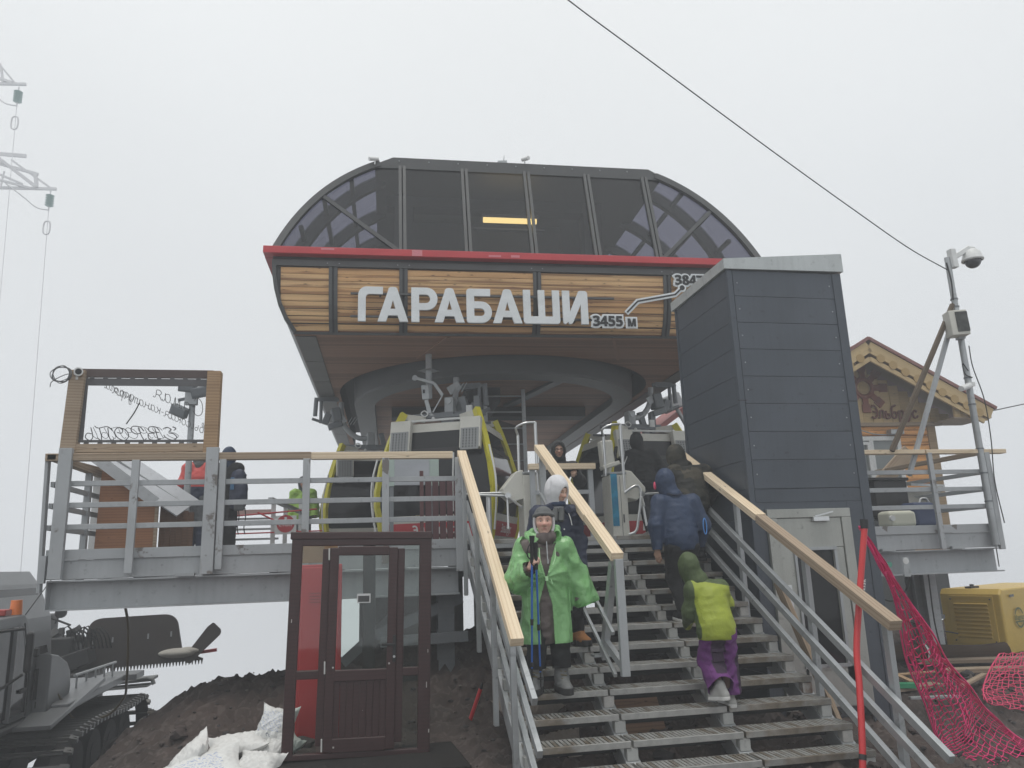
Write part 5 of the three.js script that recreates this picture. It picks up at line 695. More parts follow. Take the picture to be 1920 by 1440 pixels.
// ---------------------------------------------------------------- right platform: stored things, mast with camera
{
  const c = thing('storage_crate', 'black plastic crate stored on the right platform', 'crate', [8.0, 1.95, -10.9]); bld('box', M.black, c, m => m.box(0, .46, 0, .62, .55, .5, 0, .1, 0, .02)); bld('lid', M.rubber, c, m => m.box(-.1, .76, 0, .9, .05, .55, 0, .1, 0, .015)); bld('foot', M.black, c, m => m.box(0, .09, 0, .5, .18, .4));
  const gr = thing('folded_grating', 'dark folded metal rack lying left of the black crate', 'rack', [7.5, 1.95, -10.8]); bld('frame', M.steelDk, gr, m => { for (let i = 0; i < 9; i++) m.bar([-.2, .28 + i * .03, .05], [.25, .12 + i * .03, .05], .02, .012); m.box(0, .08, 0, .5, .1, .3); }); 
  const bc = thing('blue_container', 'blue plastic container with a white handle beside the crate', 'container', [8.35, 1.95, -10.55], .2); bld('body', mat([.03, .05, .12], .5), bc, m => m.box(0, .2, 0, .42, .36, .3, 0, 0, 0, .05)); bld('handle', M.white, bc, m => m.tube([[.0, .38, .05], [.04, .44, .05], [.16, .44, .05], [.2, .38, .05]], .012, 12, 6));
  const w = thing('white_canister', 'squat cream white canister lying on the right platform', 'canister', [7.78, 1.95, -10.3]); bld('body', mat([.6, .6, .5], .5), w, m => m.box(0, .13, 0, .46, .24, .3, 0, 0, 0, .06)); bld('cap', M.white, w, m => m.cyl([-.2, .14, .15], [-.2, .14, .19], .04, .04, 14)); 
  const p = thing('grey_board', 'large grey board leaning at a slant behind the right platform rail', 'board', [8.7, 1.95, -11.1]); bld('board', mat([.2, .2, .185], .7, { map: T.dark }), p, m => m.bar([-.42, .02, 0], [.35, .68, -.3], .9, .03, .006, V(-.6, .7, .3))); bld('edge', M.galv, p, m => m.bar([-.1, .7, .15], [.72, .69, -.1], .03, .04));
  const b2 = thing('slanting_plank', 'wide brown plank propped steeply behind the right platform', 'plank', [8.6, 1.95, -11.9]); bld('board', M.oldwood, b2, m => m.bar([-.3, .4, 0], [.75, 1.35, .1], .06, .26, .01));
  const m = thing('camera_mast', 'steel mast with two raking props at the corner of the right platform', 'mast', [8.76, 1.66, -9.6]);
  bld('pole', M.galv, m, k => k.cyl([0, 0, 0], [.0, 4.3, 0], .05, .042, 14)); bld('clamp', M.steelDk, m, k => { for (const y of [.6, 1.0, 1.35, 2.0, 2.4, 3.5, 3.62]) k.cyl([0, y, 0], [0, y + .02, 0], .054, .054, 14); });
  bld('prop', mat([.36, .35, .33], .75, { map: T.oldwood }), m, k => k.bar([-.04, 3.55, 0], [-1.45, 1.33, .02], .06, .06, .006)); bld('prop', M.steel, m, k => k.bar([-.05, 3.3, -.06], [-1.12, 1.0, -.12], .055, .06, .006));
  bld('cable', M.black, m, k => { k.tube([[.1, 2.9, .02], [.09, 2.6, .03], [.2, 2.1, .02], [.18, 1.5, .04], [.13, .9, .03], [.16, .3, .04]], .008, 40, 5).tube([[-.06, 4.2, .04], [-.05, 3.9, .06], [-.07, 3.6, .06]], .012, 20, 5).tube([[-.02, 2.5, .06], [-.1, 2.62, .06], [-.08, 2.45, .06], [.02, 2.4, .07]], .008, 16, 5); });
  bld('small_camera', M.white, m, k => k.cyl([-.05, 2.28, .06], [-.32, 2.2, .2], .045, .04).box(-.02, 2.3, .06, .1, .06, .06));
  const d = thing('dome_camera', 'white dome surveillance camera on a bracket at the mast top', 'camera', [8.76, 5.85, -9.58]);
  bld('bracket', M.white, d, k => k.box(.06, .08, .02, .09, .3, .1, 0, 0, .05, .01).bar([.08, .1, .03], [.36, .26, .05], .07, .08, .015).box(.38, .24, .05, .12, .07, .09, 0, 0, 0, .02)); bld('housing', M.white, d, k => k.add(new THREE.LatheGeometry([[0, .16], [.07, .155], [.12, .11], [.14, .03], [.155, .0], [.155, -.02], [.13, -.03]].map(([a, b]) => new THREE.Vector2(a, b)), 24), new THREE.Matrix4().makeTranslation(.38, .07, .05))); bld('lens_dome', mat([.06, .06, .065], .1), d, k => k.sph(.38, .045, .05, .115, 1, 1, 1, 20));
  const s = thing('loudspeaker', 'pale box loudspeaker with a dark grille strapped to the mast', 'loudspeaker', [8.66, 4.86, -9.56], -.25); bld('cabinet', M.cream, s, k => k.box(-.02, 0, .08, .26, .38, .2, 0, 0, .03, .012)); bld('grille', mat([.12, .125, .12], .8, { map: T.steelB }), s, k => k.box(.02, .01, .185, .17, .3, .012, 0, 0, .03)); bld('strap', M.galv, s, k => k.box(.05, .24, .02, .06, .05, .05).box(.05, -.2, .0, .1, .03, .1));
  const e = thing('power_cable', 'dark overhead cable running from the mast up out of the picture', 'cable'); bld('wire', M.black, e, k => k.tube([[8.72, 5.75, -9.58], [7.9, 5.93, -9.3], [6.8, 6.32, -8.95], [5.35, 6.88, -8.5], [3.4, 7.62, -7.85], [2.2, 8.03, -7.4], [.6, 8.5, -6.6], [-3, 9.4, -4.8]], .0075, 80, 6));
  const v = thing('stickers_plate', 'small round and square stickers on the right platform beam', 'sticker', [7.1, 1.47, -9.685]); bld('round_sticker', M.white, v, k => k.cyl([.26, .02, 0], [.26, .02, .006], .045, .045, 20)); bld('square_sticker', M.galv, v, k => k.box(.26, -.06, .0, .1, .26, .004)); bld('green_sticker', mat([.1, .35, .25], .5), v, k => k.cyl([.0, -.02, 0], [.0, -.02, .006], .04, .04, 20));
  const lp = thing('hanging_cable', 'black cable hanging in a loop below the right platform', 'cable'); bld('cable', M.black, lp, k => k.tube([[6.9, 1.3, -9.9], [7.0, 1.08, -9.95], [7.3, .95, -10], [7.55, 1.1, -10], [7.6, 1.3, -9.95]], .011, 30, 6).tube([[7.85, 1.3, -9.9], [7.84, .6, -9.9], [7.9, .15, -9.9]], .01, 16, 6).tube([[6.3, .95, -10.4], [7.3, .78, -10.5], [8.3, .5, -10.6], [9.0, .36, -10.9]], .011, 20, 6));
}
// ---------------------------------------------------------------- timber cabin on the right
{
  const h = thing('timber_cabin', 'yellow timber cabin with a red gable roof behind the right platform', 'cabin', [11.45, 0, -16.2], -.06), yw = mat([1.35, 1.1, .75], .75, { map: T.fascia2 }), yl = mat([.66, .49, .25], .7, { map: T.plankB }), rb = mat([.24, .10, .085], .5, { map: T.dark });
  const yR = 6.25, ov = 1.0, eL = 2.9, sl = .57, yAt = x => yR - Math.abs(x) * sl; // overhanging gable
  for (let k = 0; k < 14; k++) bld('wall_plank', k % 3 ? yw : mat([1.2, 1, .7], .8, { map: T.fascia2 }), h, m => m.box(-.1, 1.3 + .23 * k + .1, 0, 4.1, .215, .1, 0, 0, 0, .02));
  bld('wall_core', M.trim, h, m => m.box(-.1, 2.4, -2.1, 4.0, 4.6, 4)); for (const x of [1.92]) bld('corner_post', mat([1.1, 1, .8], .75, { map: T.oldwood }), h, m => m.box(x, 2.9, .06, .2, 3.4, .06));
  for (let i = 0; i < 22; i++) { const x = -2.6 + i * .245, t = yAt(x) - .16, b = 4.58; if (t > b + .05) bld('gable_board', i % 4 ? yl : mat([.58, .42, .2], .7, { map: T.plankB }), h, m => m.box(x, (t + b) / 2, .08 + (i % 2) * .006, .235, t - b, .03)); }
  bld('gable_sill', M.oldwood, h, m => m.box(0, 4.53, .12, 4.3, .08, .14));
  for (const s of [-1, 1]) {
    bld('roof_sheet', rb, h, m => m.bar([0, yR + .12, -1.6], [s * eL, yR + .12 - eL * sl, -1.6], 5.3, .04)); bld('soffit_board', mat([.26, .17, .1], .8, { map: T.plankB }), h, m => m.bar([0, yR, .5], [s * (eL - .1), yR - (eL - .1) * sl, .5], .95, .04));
    bld('barge_board', yl, h, m => m.bar([0, yR - .06, 1.0], [s * (eL - .1), yR - .06 - (eL - .1) * sl, 1.0], .04, .26)); bld('barge_cap', rb, h, m => m.bar([0, yR + .14, 1.02], [s * (eL + .02), yR + .14 - (eL + .02) * sl, 1.02], .08, .07));
    for (let i = 0; i < 9; i++) bld('scallop', mat([.4, .27, .11], .7), h, m => { const x = s * (.25 + i * .28); m.cyl([x, yR - .2 - Math.abs(x) * sl, 1.0], [x, yR - .2 - Math.abs(x) * sl, 1.03], .1, .1, 14); }); bld('barge_board', yl, h, m => m.bar([0, yR - .34, .98], [s * (eL - .3), yR - .34 - (eL - .3) * sl, .98], .05, .1));
    for (let i = 0; i < 5; i++) bld('eaves_board', yl, h, m => m.box(s * (2.05 + i * .17), 4.72 - i * .02, .85, .16, .34, .04)); bld('eaves_soffit', M.oldwood, h, m => m.box(s * 2.4, 4.54, .4, .95, .03, 1.0));
  }
  bld('lettering', mat([.16, .05, .03], .7), h, m => { writing('Эльбрус', V(.38, 4.68, .15), V(1, 0, 0), V(0, 1, 0), .175, 0, .026, m, 6); }); bld('carved_snowflake', mat([.24, .075, .05], .75), h, m => { for (let i = 0; i < 8; i++) { const a = i / 8 * Math.PI * 2, c = V(.3, 5.42, .13); m.bar(c.clone().add(V(Math.cos(a) * .2, Math.sin(a) * .2, 0)), c.clone().add(V(Math.cos(a) * .52, Math.sin(a) * .52, 0)), .03, .14, 0, V(-Math.sin(a), Math.cos(a), 0)).box(c.x + Math.cos(a) * .5, c.y + Math.sin(a) * .5, .13, .2, .2, .03, 0, 0, a); } const t = new THREE.TorusGeometry(.22, .06, 4, 20); t.translate(.3, 5.42, .13); m.add(t); });
  const w = bld('window', M.white, h, m => { m.box(.2, 4.2, .1, 1.7, .1, .08).box(.2, 2.8, .1, 1.7, .1, .08); for (const x of [-.6, .3, 1.0]) m.box(x, 3.5, .1, .1, 1.3, .076); m.box(-.15, 4.085, .12, .8, .07, .06).box(-.52, 3.45, .12, .07, 1.2, .06).box(.22, 3.45, .12, .07, 1.2, .06); }); bld('window_pane', mat([.2, .22, .22], .08), w, m => m.box(.2, 3.5, .08, 1.6, 1.35, .01));
  bld('wall_lamp', M.galv, h, m => m.box(.9, 4.33, .2, .34, .12, .2, 0, 0, 0, .02).tube([[.0, 4.42, .15], [.4, 4.3, .15], [.7, 4.28, .15]], .015, 12, 5)); bld('drain_wire', M.black, h, m => m.cyl([2.55, 4.5, .8], [2.5, 1.2, .8], .012));
  const wi = thing('service_wire', 'thin wire running from the cabin eaves out to the right', 'cable'); bld('wire', M.black, wi, m => m.tube([[14.6, 4.75, -15.4], [16, 5.0, -15.2], [19, 5.5, -15]], .012, 12, 5));
  const hs = thing('mountain_hut', 'dark hut with a pink roof edge, glimpsed between the station and the shaft', 'hut', [8.6, 1.5, -19], 0); bld('wall', mat([.14, .12, .11], .8), hs, m => m.box(0, 1.6, 0, 3.0, 3.2, 2)); bld('roof', mat([.36, .12, .11], .6), hs, m => m.bar([-1.75, 3.0, 0], [0, 4.2, 0], 2.4, .12).bar([0, 4.2, 0], [1.75, 3.0, 0], 2.4, .12)); bld('lamp', M.steel, hs, m => m.box(-1.0, 3.9, 1.2, .5, .4, .3, 0, 0, .4, .05).cyl([-.6, 3.2, 1.2], [-.9, 3.8, 1.2], .05));
}
// ---------------------------------------------------------------- power pylon fading in the fog
{
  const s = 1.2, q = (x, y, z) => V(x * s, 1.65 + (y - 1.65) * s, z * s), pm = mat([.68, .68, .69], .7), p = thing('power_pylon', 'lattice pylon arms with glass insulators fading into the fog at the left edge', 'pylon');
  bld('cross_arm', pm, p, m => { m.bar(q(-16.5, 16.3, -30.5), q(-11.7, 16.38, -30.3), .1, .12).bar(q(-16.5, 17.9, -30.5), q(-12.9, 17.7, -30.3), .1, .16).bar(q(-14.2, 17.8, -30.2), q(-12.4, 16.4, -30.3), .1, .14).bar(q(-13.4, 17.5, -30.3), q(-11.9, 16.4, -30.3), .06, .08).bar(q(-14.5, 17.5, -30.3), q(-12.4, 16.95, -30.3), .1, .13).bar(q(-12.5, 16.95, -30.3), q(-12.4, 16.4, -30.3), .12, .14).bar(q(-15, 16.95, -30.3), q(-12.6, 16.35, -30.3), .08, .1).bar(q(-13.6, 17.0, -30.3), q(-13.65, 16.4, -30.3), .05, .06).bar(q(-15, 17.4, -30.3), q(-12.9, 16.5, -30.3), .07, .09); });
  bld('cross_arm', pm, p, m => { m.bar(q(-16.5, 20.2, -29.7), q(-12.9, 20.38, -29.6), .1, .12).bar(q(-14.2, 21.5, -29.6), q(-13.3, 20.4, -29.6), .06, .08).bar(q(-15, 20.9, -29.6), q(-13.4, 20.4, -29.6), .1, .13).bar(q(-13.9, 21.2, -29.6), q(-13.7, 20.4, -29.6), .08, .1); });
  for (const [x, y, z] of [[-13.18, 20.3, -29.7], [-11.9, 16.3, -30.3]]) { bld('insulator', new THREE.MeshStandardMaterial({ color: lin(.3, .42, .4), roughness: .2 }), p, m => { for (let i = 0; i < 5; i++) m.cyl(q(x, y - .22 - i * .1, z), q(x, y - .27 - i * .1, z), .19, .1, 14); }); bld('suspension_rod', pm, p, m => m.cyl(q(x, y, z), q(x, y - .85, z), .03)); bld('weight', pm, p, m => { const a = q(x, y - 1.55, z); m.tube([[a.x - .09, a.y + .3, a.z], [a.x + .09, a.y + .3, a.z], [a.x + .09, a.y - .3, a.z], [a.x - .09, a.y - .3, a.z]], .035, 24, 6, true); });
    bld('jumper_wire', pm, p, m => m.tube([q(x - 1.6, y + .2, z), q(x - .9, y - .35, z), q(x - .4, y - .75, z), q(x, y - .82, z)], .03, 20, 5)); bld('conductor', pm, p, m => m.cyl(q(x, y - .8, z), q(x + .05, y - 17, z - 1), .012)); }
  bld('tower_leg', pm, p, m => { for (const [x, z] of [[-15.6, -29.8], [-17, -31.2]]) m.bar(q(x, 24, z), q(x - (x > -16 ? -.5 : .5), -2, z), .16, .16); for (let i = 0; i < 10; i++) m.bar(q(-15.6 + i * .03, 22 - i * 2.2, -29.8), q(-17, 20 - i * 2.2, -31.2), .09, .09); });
}
// ---------------------------------------------------------------- loose stones
{
  const g = []; for (let k = 0; k < 3; k++) { const q = new THREE.IcosahedronGeometry(1, 1), p = q.attributes.position; for (let i = 0; i < p.count; i++) { const v = V(p.getX(i), p.getY(i), p.getZ(i)), n = 1 + (vnoise(v.x * 1.3 + 9 + k * 5, v.y * 1.3 + v.z + 9, 99, 99, 400 + k) - .5) * .7; p.setXYZ(i, v.x * n, v.y * n * .6, v.z * n); } q.computeVertexNormals(); g.push(q); }
  const cols = [[.07, .055, .05], [.045, .04, .04], [.13, .115, .10]];
  g.forEach((q, k) => { const N = [1500, 1500, 800][k], im = new THREE.InstancedMesh(q, mat(cols[k], .95), N), mm = new THREE.Matrix4(); im.name = ['stones', 'gravel', 'pebbles'][k];
    for (let i = 0; i < N; i++) { const x = rr(-5.5, 10), z = rr(-13, -5), big = R() < .06 ? 3.2 : 1, r = big * (k === 2 ? rr(.006, .018) : rr(.008, .03)); mm.compose(V(x, terrain(x, z) + r * .2, z), new THREE.Quaternion().setFromEuler(new THREE.Euler(rr(-.3, .3), rr(0, 6), rr(-.3, .3))), V(r * rr(.8, 1.6), r, r)); im.setMatrixAt(i, mm); }
    im.castShadow = im.receiveShadow = true; scene.add(im); tag(im, ['brown volcanic stones scattered over the dark soil', 'fine black gravel scattered over the dark soil', 'pale chips and pebbles scattered over the dark soil'][k], 'stones', null, 'stuff'); });
  for (const [x, z, r, l] of [[-2.3, -7.8, .22, 'reddish boulder in the soil left of the sacks'], [-2.75, -10.6, .2, 'dark boulder on the mound behind the groomer track'], [2.0, -9.2, .12, 'small boulder on the soil under the stairs']]) { const b = thing('boulder', l, 'boulder', [x, terrain(x, z), z], x * 3); const q = mesh('stone', g[1], mat([.09, .055, .048], .95, { map: T.soil }), b); q.scale.set(r * 1.4, r * 1.3, r); }
  const sl = thing('concrete_slab', 'dirty concrete slab under the loose door', 'slab', [0, -.09, -7.6]); bld('slab', mat([.115, .095, .08], .95, { map: T.soil }), sl, m => m.box(-.02, .02, .05, 1.9, .1, 1.0, 0, .06, 0, .02));
}
// ---------------------------------------------------------------- people: smooth fields meshed with surface nets
function h3(x, y, z) { let h = Math.imul(x, 374761393) + Math.imul(y, 668265263) + Math.imul(z, 2147483647) | 0; h = Math.imul(h ^ h >>> 13, 1274126177); return ((h ^ h >>> 16) >>> 0) / 4294967296; }
function n3(x, y, z) { const a = Math.floor(x), b = Math.floor(y), c = Math.floor(z); let u = x - a, v = y - b, w = z - c; u = u * u * (3 - 2 * u); v = v * v * (3 - 2 * v); w = w * w * (3 - 2 * w);
  const L = (i, j) => lerp(h3(a, b + i, c + j), h3(a + 1, b + i, c + j), u); return lerp(lerp(L(0, 0), L(1, 0), v), lerp(L(0, 1), L(1, 1), v), w); }
const smin = (a, b, k) => { const h = Math.max(0, k - Math.abs(a - b)) / k; return Math.min(a, b) - h * h * k * .25; };
function bone(a, b, ra, rb, fl = 1, fy = 0) { // tapered capsule; fl flattens it along z (turned by fy)
  const ca = Math.cos(fy), sa = Math.sin(fy), bx = b[0] - a[0], by = b[1] - a[1], bz = b[2] - a[2];
  const q = [bx * ca - bz * sa, by, (bx * sa + bz * ca) / fl], L = q[0] * q[0] + q[1] * q[1] + q[2] * q[2] || 1e-9;
  return (x, y, z) => { x -= a[0]; y -= a[1]; z -= a[2]; const px = x * ca - z * sa, pz = (x * sa + z * ca) / fl; const t = clamp((px * q[0] + y * q[1] + pz * q[2]) / L); const dx = px - q[0] * t, dy = y - q[1] * t, dz = pz - q[2] * t; return (Math.sqrt(dx * dx + dy * dy + dz * dz) - lerp(ra, rb, t)) * (fl < 1 ? .5 + .5 * fl : 1); };
}
const uni = (bs, k) => (x, y, z) => { let d = 9; for (const b of bs) d = smin(d, b(x, y, z), k); return d; };
function nets(f, lo, hi, h, keep) {
  const n = [0, 1, 2].map(i => Math.ceil((hi[i] - lo[i]) / h) + 1), [nx, ny, nz] = n, F = new Float32Array(nx * ny * nz);
  for (let k = 0, o = 0; k < nz; k++) for (let j = 0; j < ny; j++) for (let i = 0; i < nx; i++, o++) F[o] = f(lo[0] + i * h, lo[1] + j * h, lo[2] + k * h);
  const P = [], idx = new Int32Array(nx * ny * nz).fill(-1), I = [], c8 = []; for (let k = 0; k < 2; k++) for (let j = 0; j < 2; j++) for (let i = 0; i < 2; i++) c8.push(i + j * nx + k * nx * ny);
  for (let k = 0; k < nz - 1; k++) for (let j = 0; j < ny - 1; j++) for (let i = 0; i < nx - 1; i++) { const o = i + j * nx + k * nx * ny; let s = 0; for (const c of c8) if (F[o + c] < 0) s++; if (!s || s === 8) continue;
    let x = 0, y = 0, z = 0, m = 0; for (let e = 0; e < 8; e++) for (const bit of [1, 2, 4]) if (!(e & bit)) { const a = F[o + c8[e]], b = F[o + c8[e | bit]]; if ((a < 0) !== (b < 0)) { const t = a / (a - b); x += (e & 1) + (bit === 1 ? t : 0); y += (e >> 1 & 1) + (bit === 2 ? t : 0); z += (e >> 2 & 1) + (bit === 4 ? t : 0); m++; } }
    idx[o] = P.length / 3; P.push(lo[0] + (i + x / m) * h, lo[1] + (j + y / m) * h, lo[2] + (k + z / m) * h); }
  const quad = (a, b, c, d, flip) => { if (a < 0 || b < 0 || c < 0 || d < 0) return; flip ? I.push(a, c, b, a, d, c) : I.push(a, b, c, a, c, d); };
  for (let k = 1; k < nz - 1; k++) for (let j = 1; j < ny - 1; j++) for (let i = 1; i < nx - 1; i++) { const o = i + j * nx + k * nx * ny, s = F[o] < 0;
    if (s !== F[o + 1] < 0) quad(idx[o], idx[o - nx], idx[o - nx - nx * ny], idx[o - nx * ny], s === false ? false : true) ; if (s !== F[o + nx] < 0) quad(idx[o], idx[o - nx * ny], idx[o - 1 - nx * ny], idx[o - 1], s ? true : false); if (s !== F[o + nx * ny] < 0) quad(idx[o], idx[o - 1], idx[o - 1 - nx], idx[o - nx], s ? true : false); }
  let J = I; if (keep) { J = []; for (let t = 0; t < I.length; t += 3) { const x = (P[3 * I[t]] + P[3 * I[t + 1]] + P[3 * I[t + 2]]) / 3, y = (P[3 * I[t] + 1] + P[3 * I[t + 1] + 1] + P[3 * I[t + 2] + 1]) / 3, z = (P[3 * I[t] + 2] + P[3 * I[t + 1] + 2] + P[3 * I[t + 2] + 2]) / 3; if (keep(x, y, z)) J.push(I[t], I[t + 1], I[t + 2]); } }
  const g = new THREE.BufferGeometry(); g.setAttribute('position', new THREE.BufferAttribute(new Float32Array(P), 3)); g.setIndex(J); g.computeVertexNormals(); return g;
}
function fieldMesh(name, f, lo, hi, h, mt, parent, keep) { const g = nets(f, lo, hi, h, keep); const nrm = g.attributes.normal, p = g.attributes.position, uv = new Float32Array(p.count * 2); for (let i = 0; i < p.count; i++) { const s = Math.abs(nrm.getX(i)) > .75; uv[2 * i] = (s ? p.getZ(i) : p.getX(i)) + .3; uv[2 * i + 1] = p.getY(i); } g.setAttribute('uv', new THREE.BufferAttribute(uv, 2)); return mesh(name, g, mt, parent); }
const wrinkle = (amp, s = 1, st = 1.7) => (x, y, z) => { const a = n3(x * 9 * s + 31, y * 9 * st * s + 7, z * 9 * s + 13), b = n3(x * 20 * s + 3, y * 20 * st * s + 17, z * 20 * s + 23); return -amp * (1 - 2 * Math.abs(a - .5)) + amp * .5 - amp * .5 * (b - .5); };
function bounds(pts, r) { const lo = [9, 9, 9], hi = [-9, -9, -9]; for (const p of pts) for (let i = 0; i < 3; i++) { lo[i] = Math.min(lo[i], p[i] - r); hi[i] = Math.max(hi[i], p[i] + r); } return [lo, hi]; }
const skinM = new THREE.MeshStandardMaterial({ color: 0xffffff, vertexColors: true, roughness: .55 });
// head in its own frame (+z forward), placed by a matrix
function headField() {
  const el = (cx, cy, cz, rx, ry, rz) => (x, y, z) => { const a = (x - cx) / rx, b = (y - cy) / ry, c = (z - cz) / rz, k = Math.sqrt(a * a + b * b + c * c); return (k - 1) * Math.min(rx, ry, rz); };
  const base = uni([el(0, .035, -.012, .076, .088, .095), el(0, -.045, .022, .058, .078, .066)], .05), add = [bone([0, .012, .082], [0, -.026, .108], .010, .0145), bone([-.012, -.03, .094], [.012, -.03, .094], .009, .009), bone([-.042, .027, .066], [.042, .027, .066], .016, .016), el(-.04, -.022, .056, .026, .022, .024), el(.04, -.022, .056, .026, .022, .024), el(0, -.104, .058, .024, .02, .022)];
  const lips = [bone([-.021, -.061, .077], [.021, -.061, .077], .0075, .0075), bone([-.017, -.070, .077], [.017, -.070, .077], .008, .008)], ears = [el(-.079, -.01, -.012, .012, .033, .02), el(.079, -.01, -.012, .012, .033, .02)], soc = [el(-.031, .004, .094, .017, .011, .018), el(.031, .004, .094, .017, .011, .018)];
  return (x, y, z) => { let d = base(x, y, z); for (const a of add) d = smin(d, a(x, y, z), .022); for (const l of lips) d = smin(d, l(x, y, z), .008); for (const e of ears) d = smin(d, e(x, y, z), .01); for (const s of soc) { const q = -s(x, y, z), h = Math.max(0, .012 - Math.abs(d - q)) / .012; d = Math.max(d, q) + h * h * .003; } return d; };
}
const HF = headField();
function paint(g, f) { const p = g.attributes.position, c = new Float32Array(p.count * 3); for (let i = 0; i < p.count; i++) { const k = f(p.getX(i), p.getY(i), p.getZ(i)); c.set(k, 3 * i); } g.setAttribute('color', new THREE.BufferAttribute(c, 3)); return g; }
function handBones(w, d, nrm, side, curl) { // wrist, finger direction, palm normal, thumb side
  const D = A3(d).normalize(), N = A3(nrm); N.addScaledVector(D, -N.dot(D)).normalize(); const S = D.clone().cross(N).multiplyScalar(side), W = A3(w), at = (a, b, c) => { const v = W.clone().addScaledVector(D, a).addScaledVector(S, b).addScaledVector(N, c); return [v.x, v.y, v.z]; }, bs = [];
  for (let i = 0; i < 4; i++) { const o = (i - 1.5) * .019, k = [.082, .088, .084, .074][i], L = [[.040, .024, .02], [.045, .028, .021], [.042, .026, .02], [.032, .02, .018]][i]; bs.push(bone(at(0, o * .7, 0), at(k, o, 0), .014, .0115)); let a = k, c = 0, th = 0; L.forEach((l, s) => { th += curl * [.9, 1.1, .8][s]; const a2 = a + l * Math.cos(th), c2 = c + l * Math.sin(th); bs.push(bone(at(a, o, c), at(a2, o, c2), .0098 - s * .0008, .009 - s * .0008)); a = a2; c = c2; }); }
  bs.push(bone(at(.02, -.022, .004), at(.055, -.045, .014), .013, .011), bone(at(.055, -.045, .014), at(.082, -.043 + .02 * curl, .024 + .016 * curl), .0105, .0095), bone(at(.082, -.043 + .02 * curl, .024 + .016 * curl), at(.102, -.036 + .03 * curl, .03 + .02 * curl), .0095, .0085)); return bs;
}
function person(label, pos, s) {
  const o = thing('person', label, 'person', pos), J = s.J, skin = s.skin ?? [.42, .25, .18], md = (a, b, t = .5) => a.map((v, i) => lerp(v, b[i], t)), add = (a, x, y, z) => [a[0] + x, a[1] + y, a[2] + z];
  const yaw = s.yaw ?? 0, fy = s.turn ?? 0, geos = [];
  // one continuous body
  const B = [bone(J.pel, J.ch, .125, .14, .68, fy), bone(J.ch, J.nk, .13, .05, .72, fy), bone(J.nk, J.hd, .055, .055), bone(J.ls, J.rs, .055, .055), bone(J.lh, J.rh, .085, .085)];
  for (const k of ['l', 'r']) B.push(bone(J[k + 's'], J[k + 'e'], .05, .038), bone(J[k + 'e'], J[k + 'w'], .037, .026), bone(J[k + 'h'], J[k + 'k'], .078, .052), bone(J[k + 'k'], J[k + 'a'], .05, .035), bone(J[k + 'a'], J[k + 't'], .035, .028));
  const all = Object.values(J), [lo, hi] = bounds(all, .17), bd = nets(uni(B, .035), lo, hi, .017); paint(bd, () => skin); geos.push(bd);
  const hm = new THREE.Matrix4().compose(A3(J.hd), new THREE.Quaternion().setFromEuler(new THREE.Euler(s.tilt ?? 0, yaw, s.roll ?? 0, 'YXZ')), V(s.hs ?? 1, s.hs ?? 1, s.hs ?? 1));
  if (s.face !== false) { const g = nets(HF, [-.1, -.14, -.12], [.1, .14, .13], .0052); paint(g, (x, y, z) => { const lip = Math.exp(-((x / .02) ** 2) - (((y + .066) / .008) ** 2)) * (z > .06 ? 1 : 0), brow = Math.exp(-(((Math.abs(x) - .031) / .017) ** 2) - (((y - .027) / .006) ** 2)) * (z > .05 ? 1 : 0), ch = Math.exp(-(((Math.abs(x) - .04) / .02) ** 2) - (((y + .03) / .02) ** 2)) + Math.exp(-((x / .014) ** 2) - (((y + .025) / .016) ** 2)), st = (s.stubble ?? 0) * (y < -.045 && z > 0 ? 1 : 0); return [skin[0] * (1 - .3 * lip - .7 * brow - .35 * st + .12 * ch), skin[1] * (1 - .55 * lip - .75 * brow - .35 * st - .12 * ch), skin[2] * (1 - .5 * lip - .75 * brow - .33 * st - .1 * ch)]; }); g.applyMatrix4(hm); geos.push(g); }
  else { const g = new THREE.SphereGeometry(.09, 16, 12); g.scale(.85, 1.15, 1); g.applyMatrix4(hm); g.deleteAttribute('uv'); paint(g, () => skin); geos.push(g); }
  for (const [k, side] of [['l', 1], ['r', -1]]) { const h = s[k + 'hand']; if (!h) continue; const bs = handBones(J[k + 'w'], h[0], h[1], h[3] ?? side, h[2]), [l2, h2] = bounds([J[k + 'w']], .21), g = nets(uni(bs, .01), l2, h2, .0048); paint(g, () => skin); geos.push(g); }
  const bodyG = mergeGeometries(geos.map(g => { const q = g.toNonIndexed ? (g.index ? g.toNonIndexed() : g) : g; for (const k of Object.keys(q.attributes)) if (!['position', 'normal', 'color'].includes(k)) q.deleteAttribute(k); return q; })); mesh('body', bodyG, skinM, o);
  const H = new THREE.Group(); // head frame for eyes, glasses, hats
  const put = (name, mt, f) => { const m = new MB(); f(m); const g = m.geo(); g.applyMatrix4(hm); return mesh(name, g, mt, o); };
  if (s.face !== false) { put('eye', mat([.55, .53, .5], .25), m => { for (const x of [-.031, .031]) m.sph(x, .003, .0742, .0108, 1, .55, .8, 10); }).userData.kind = 'stuff'; put('iris', mat([.02, .012, .01], .2), m => { for (const x of [-.031, .031]) m.sph(x, .0025, .0815, .005, 1, 1, .5, 8); }).userData.kind = 'stuff'; }
  // clothes
  const arm = (k, r0, r1, r2) => [bone(J[k + 's'], J[k + 'e'], r0, r1), bone(J[k + 'e'], J[k + 'w'], r1, r2)];
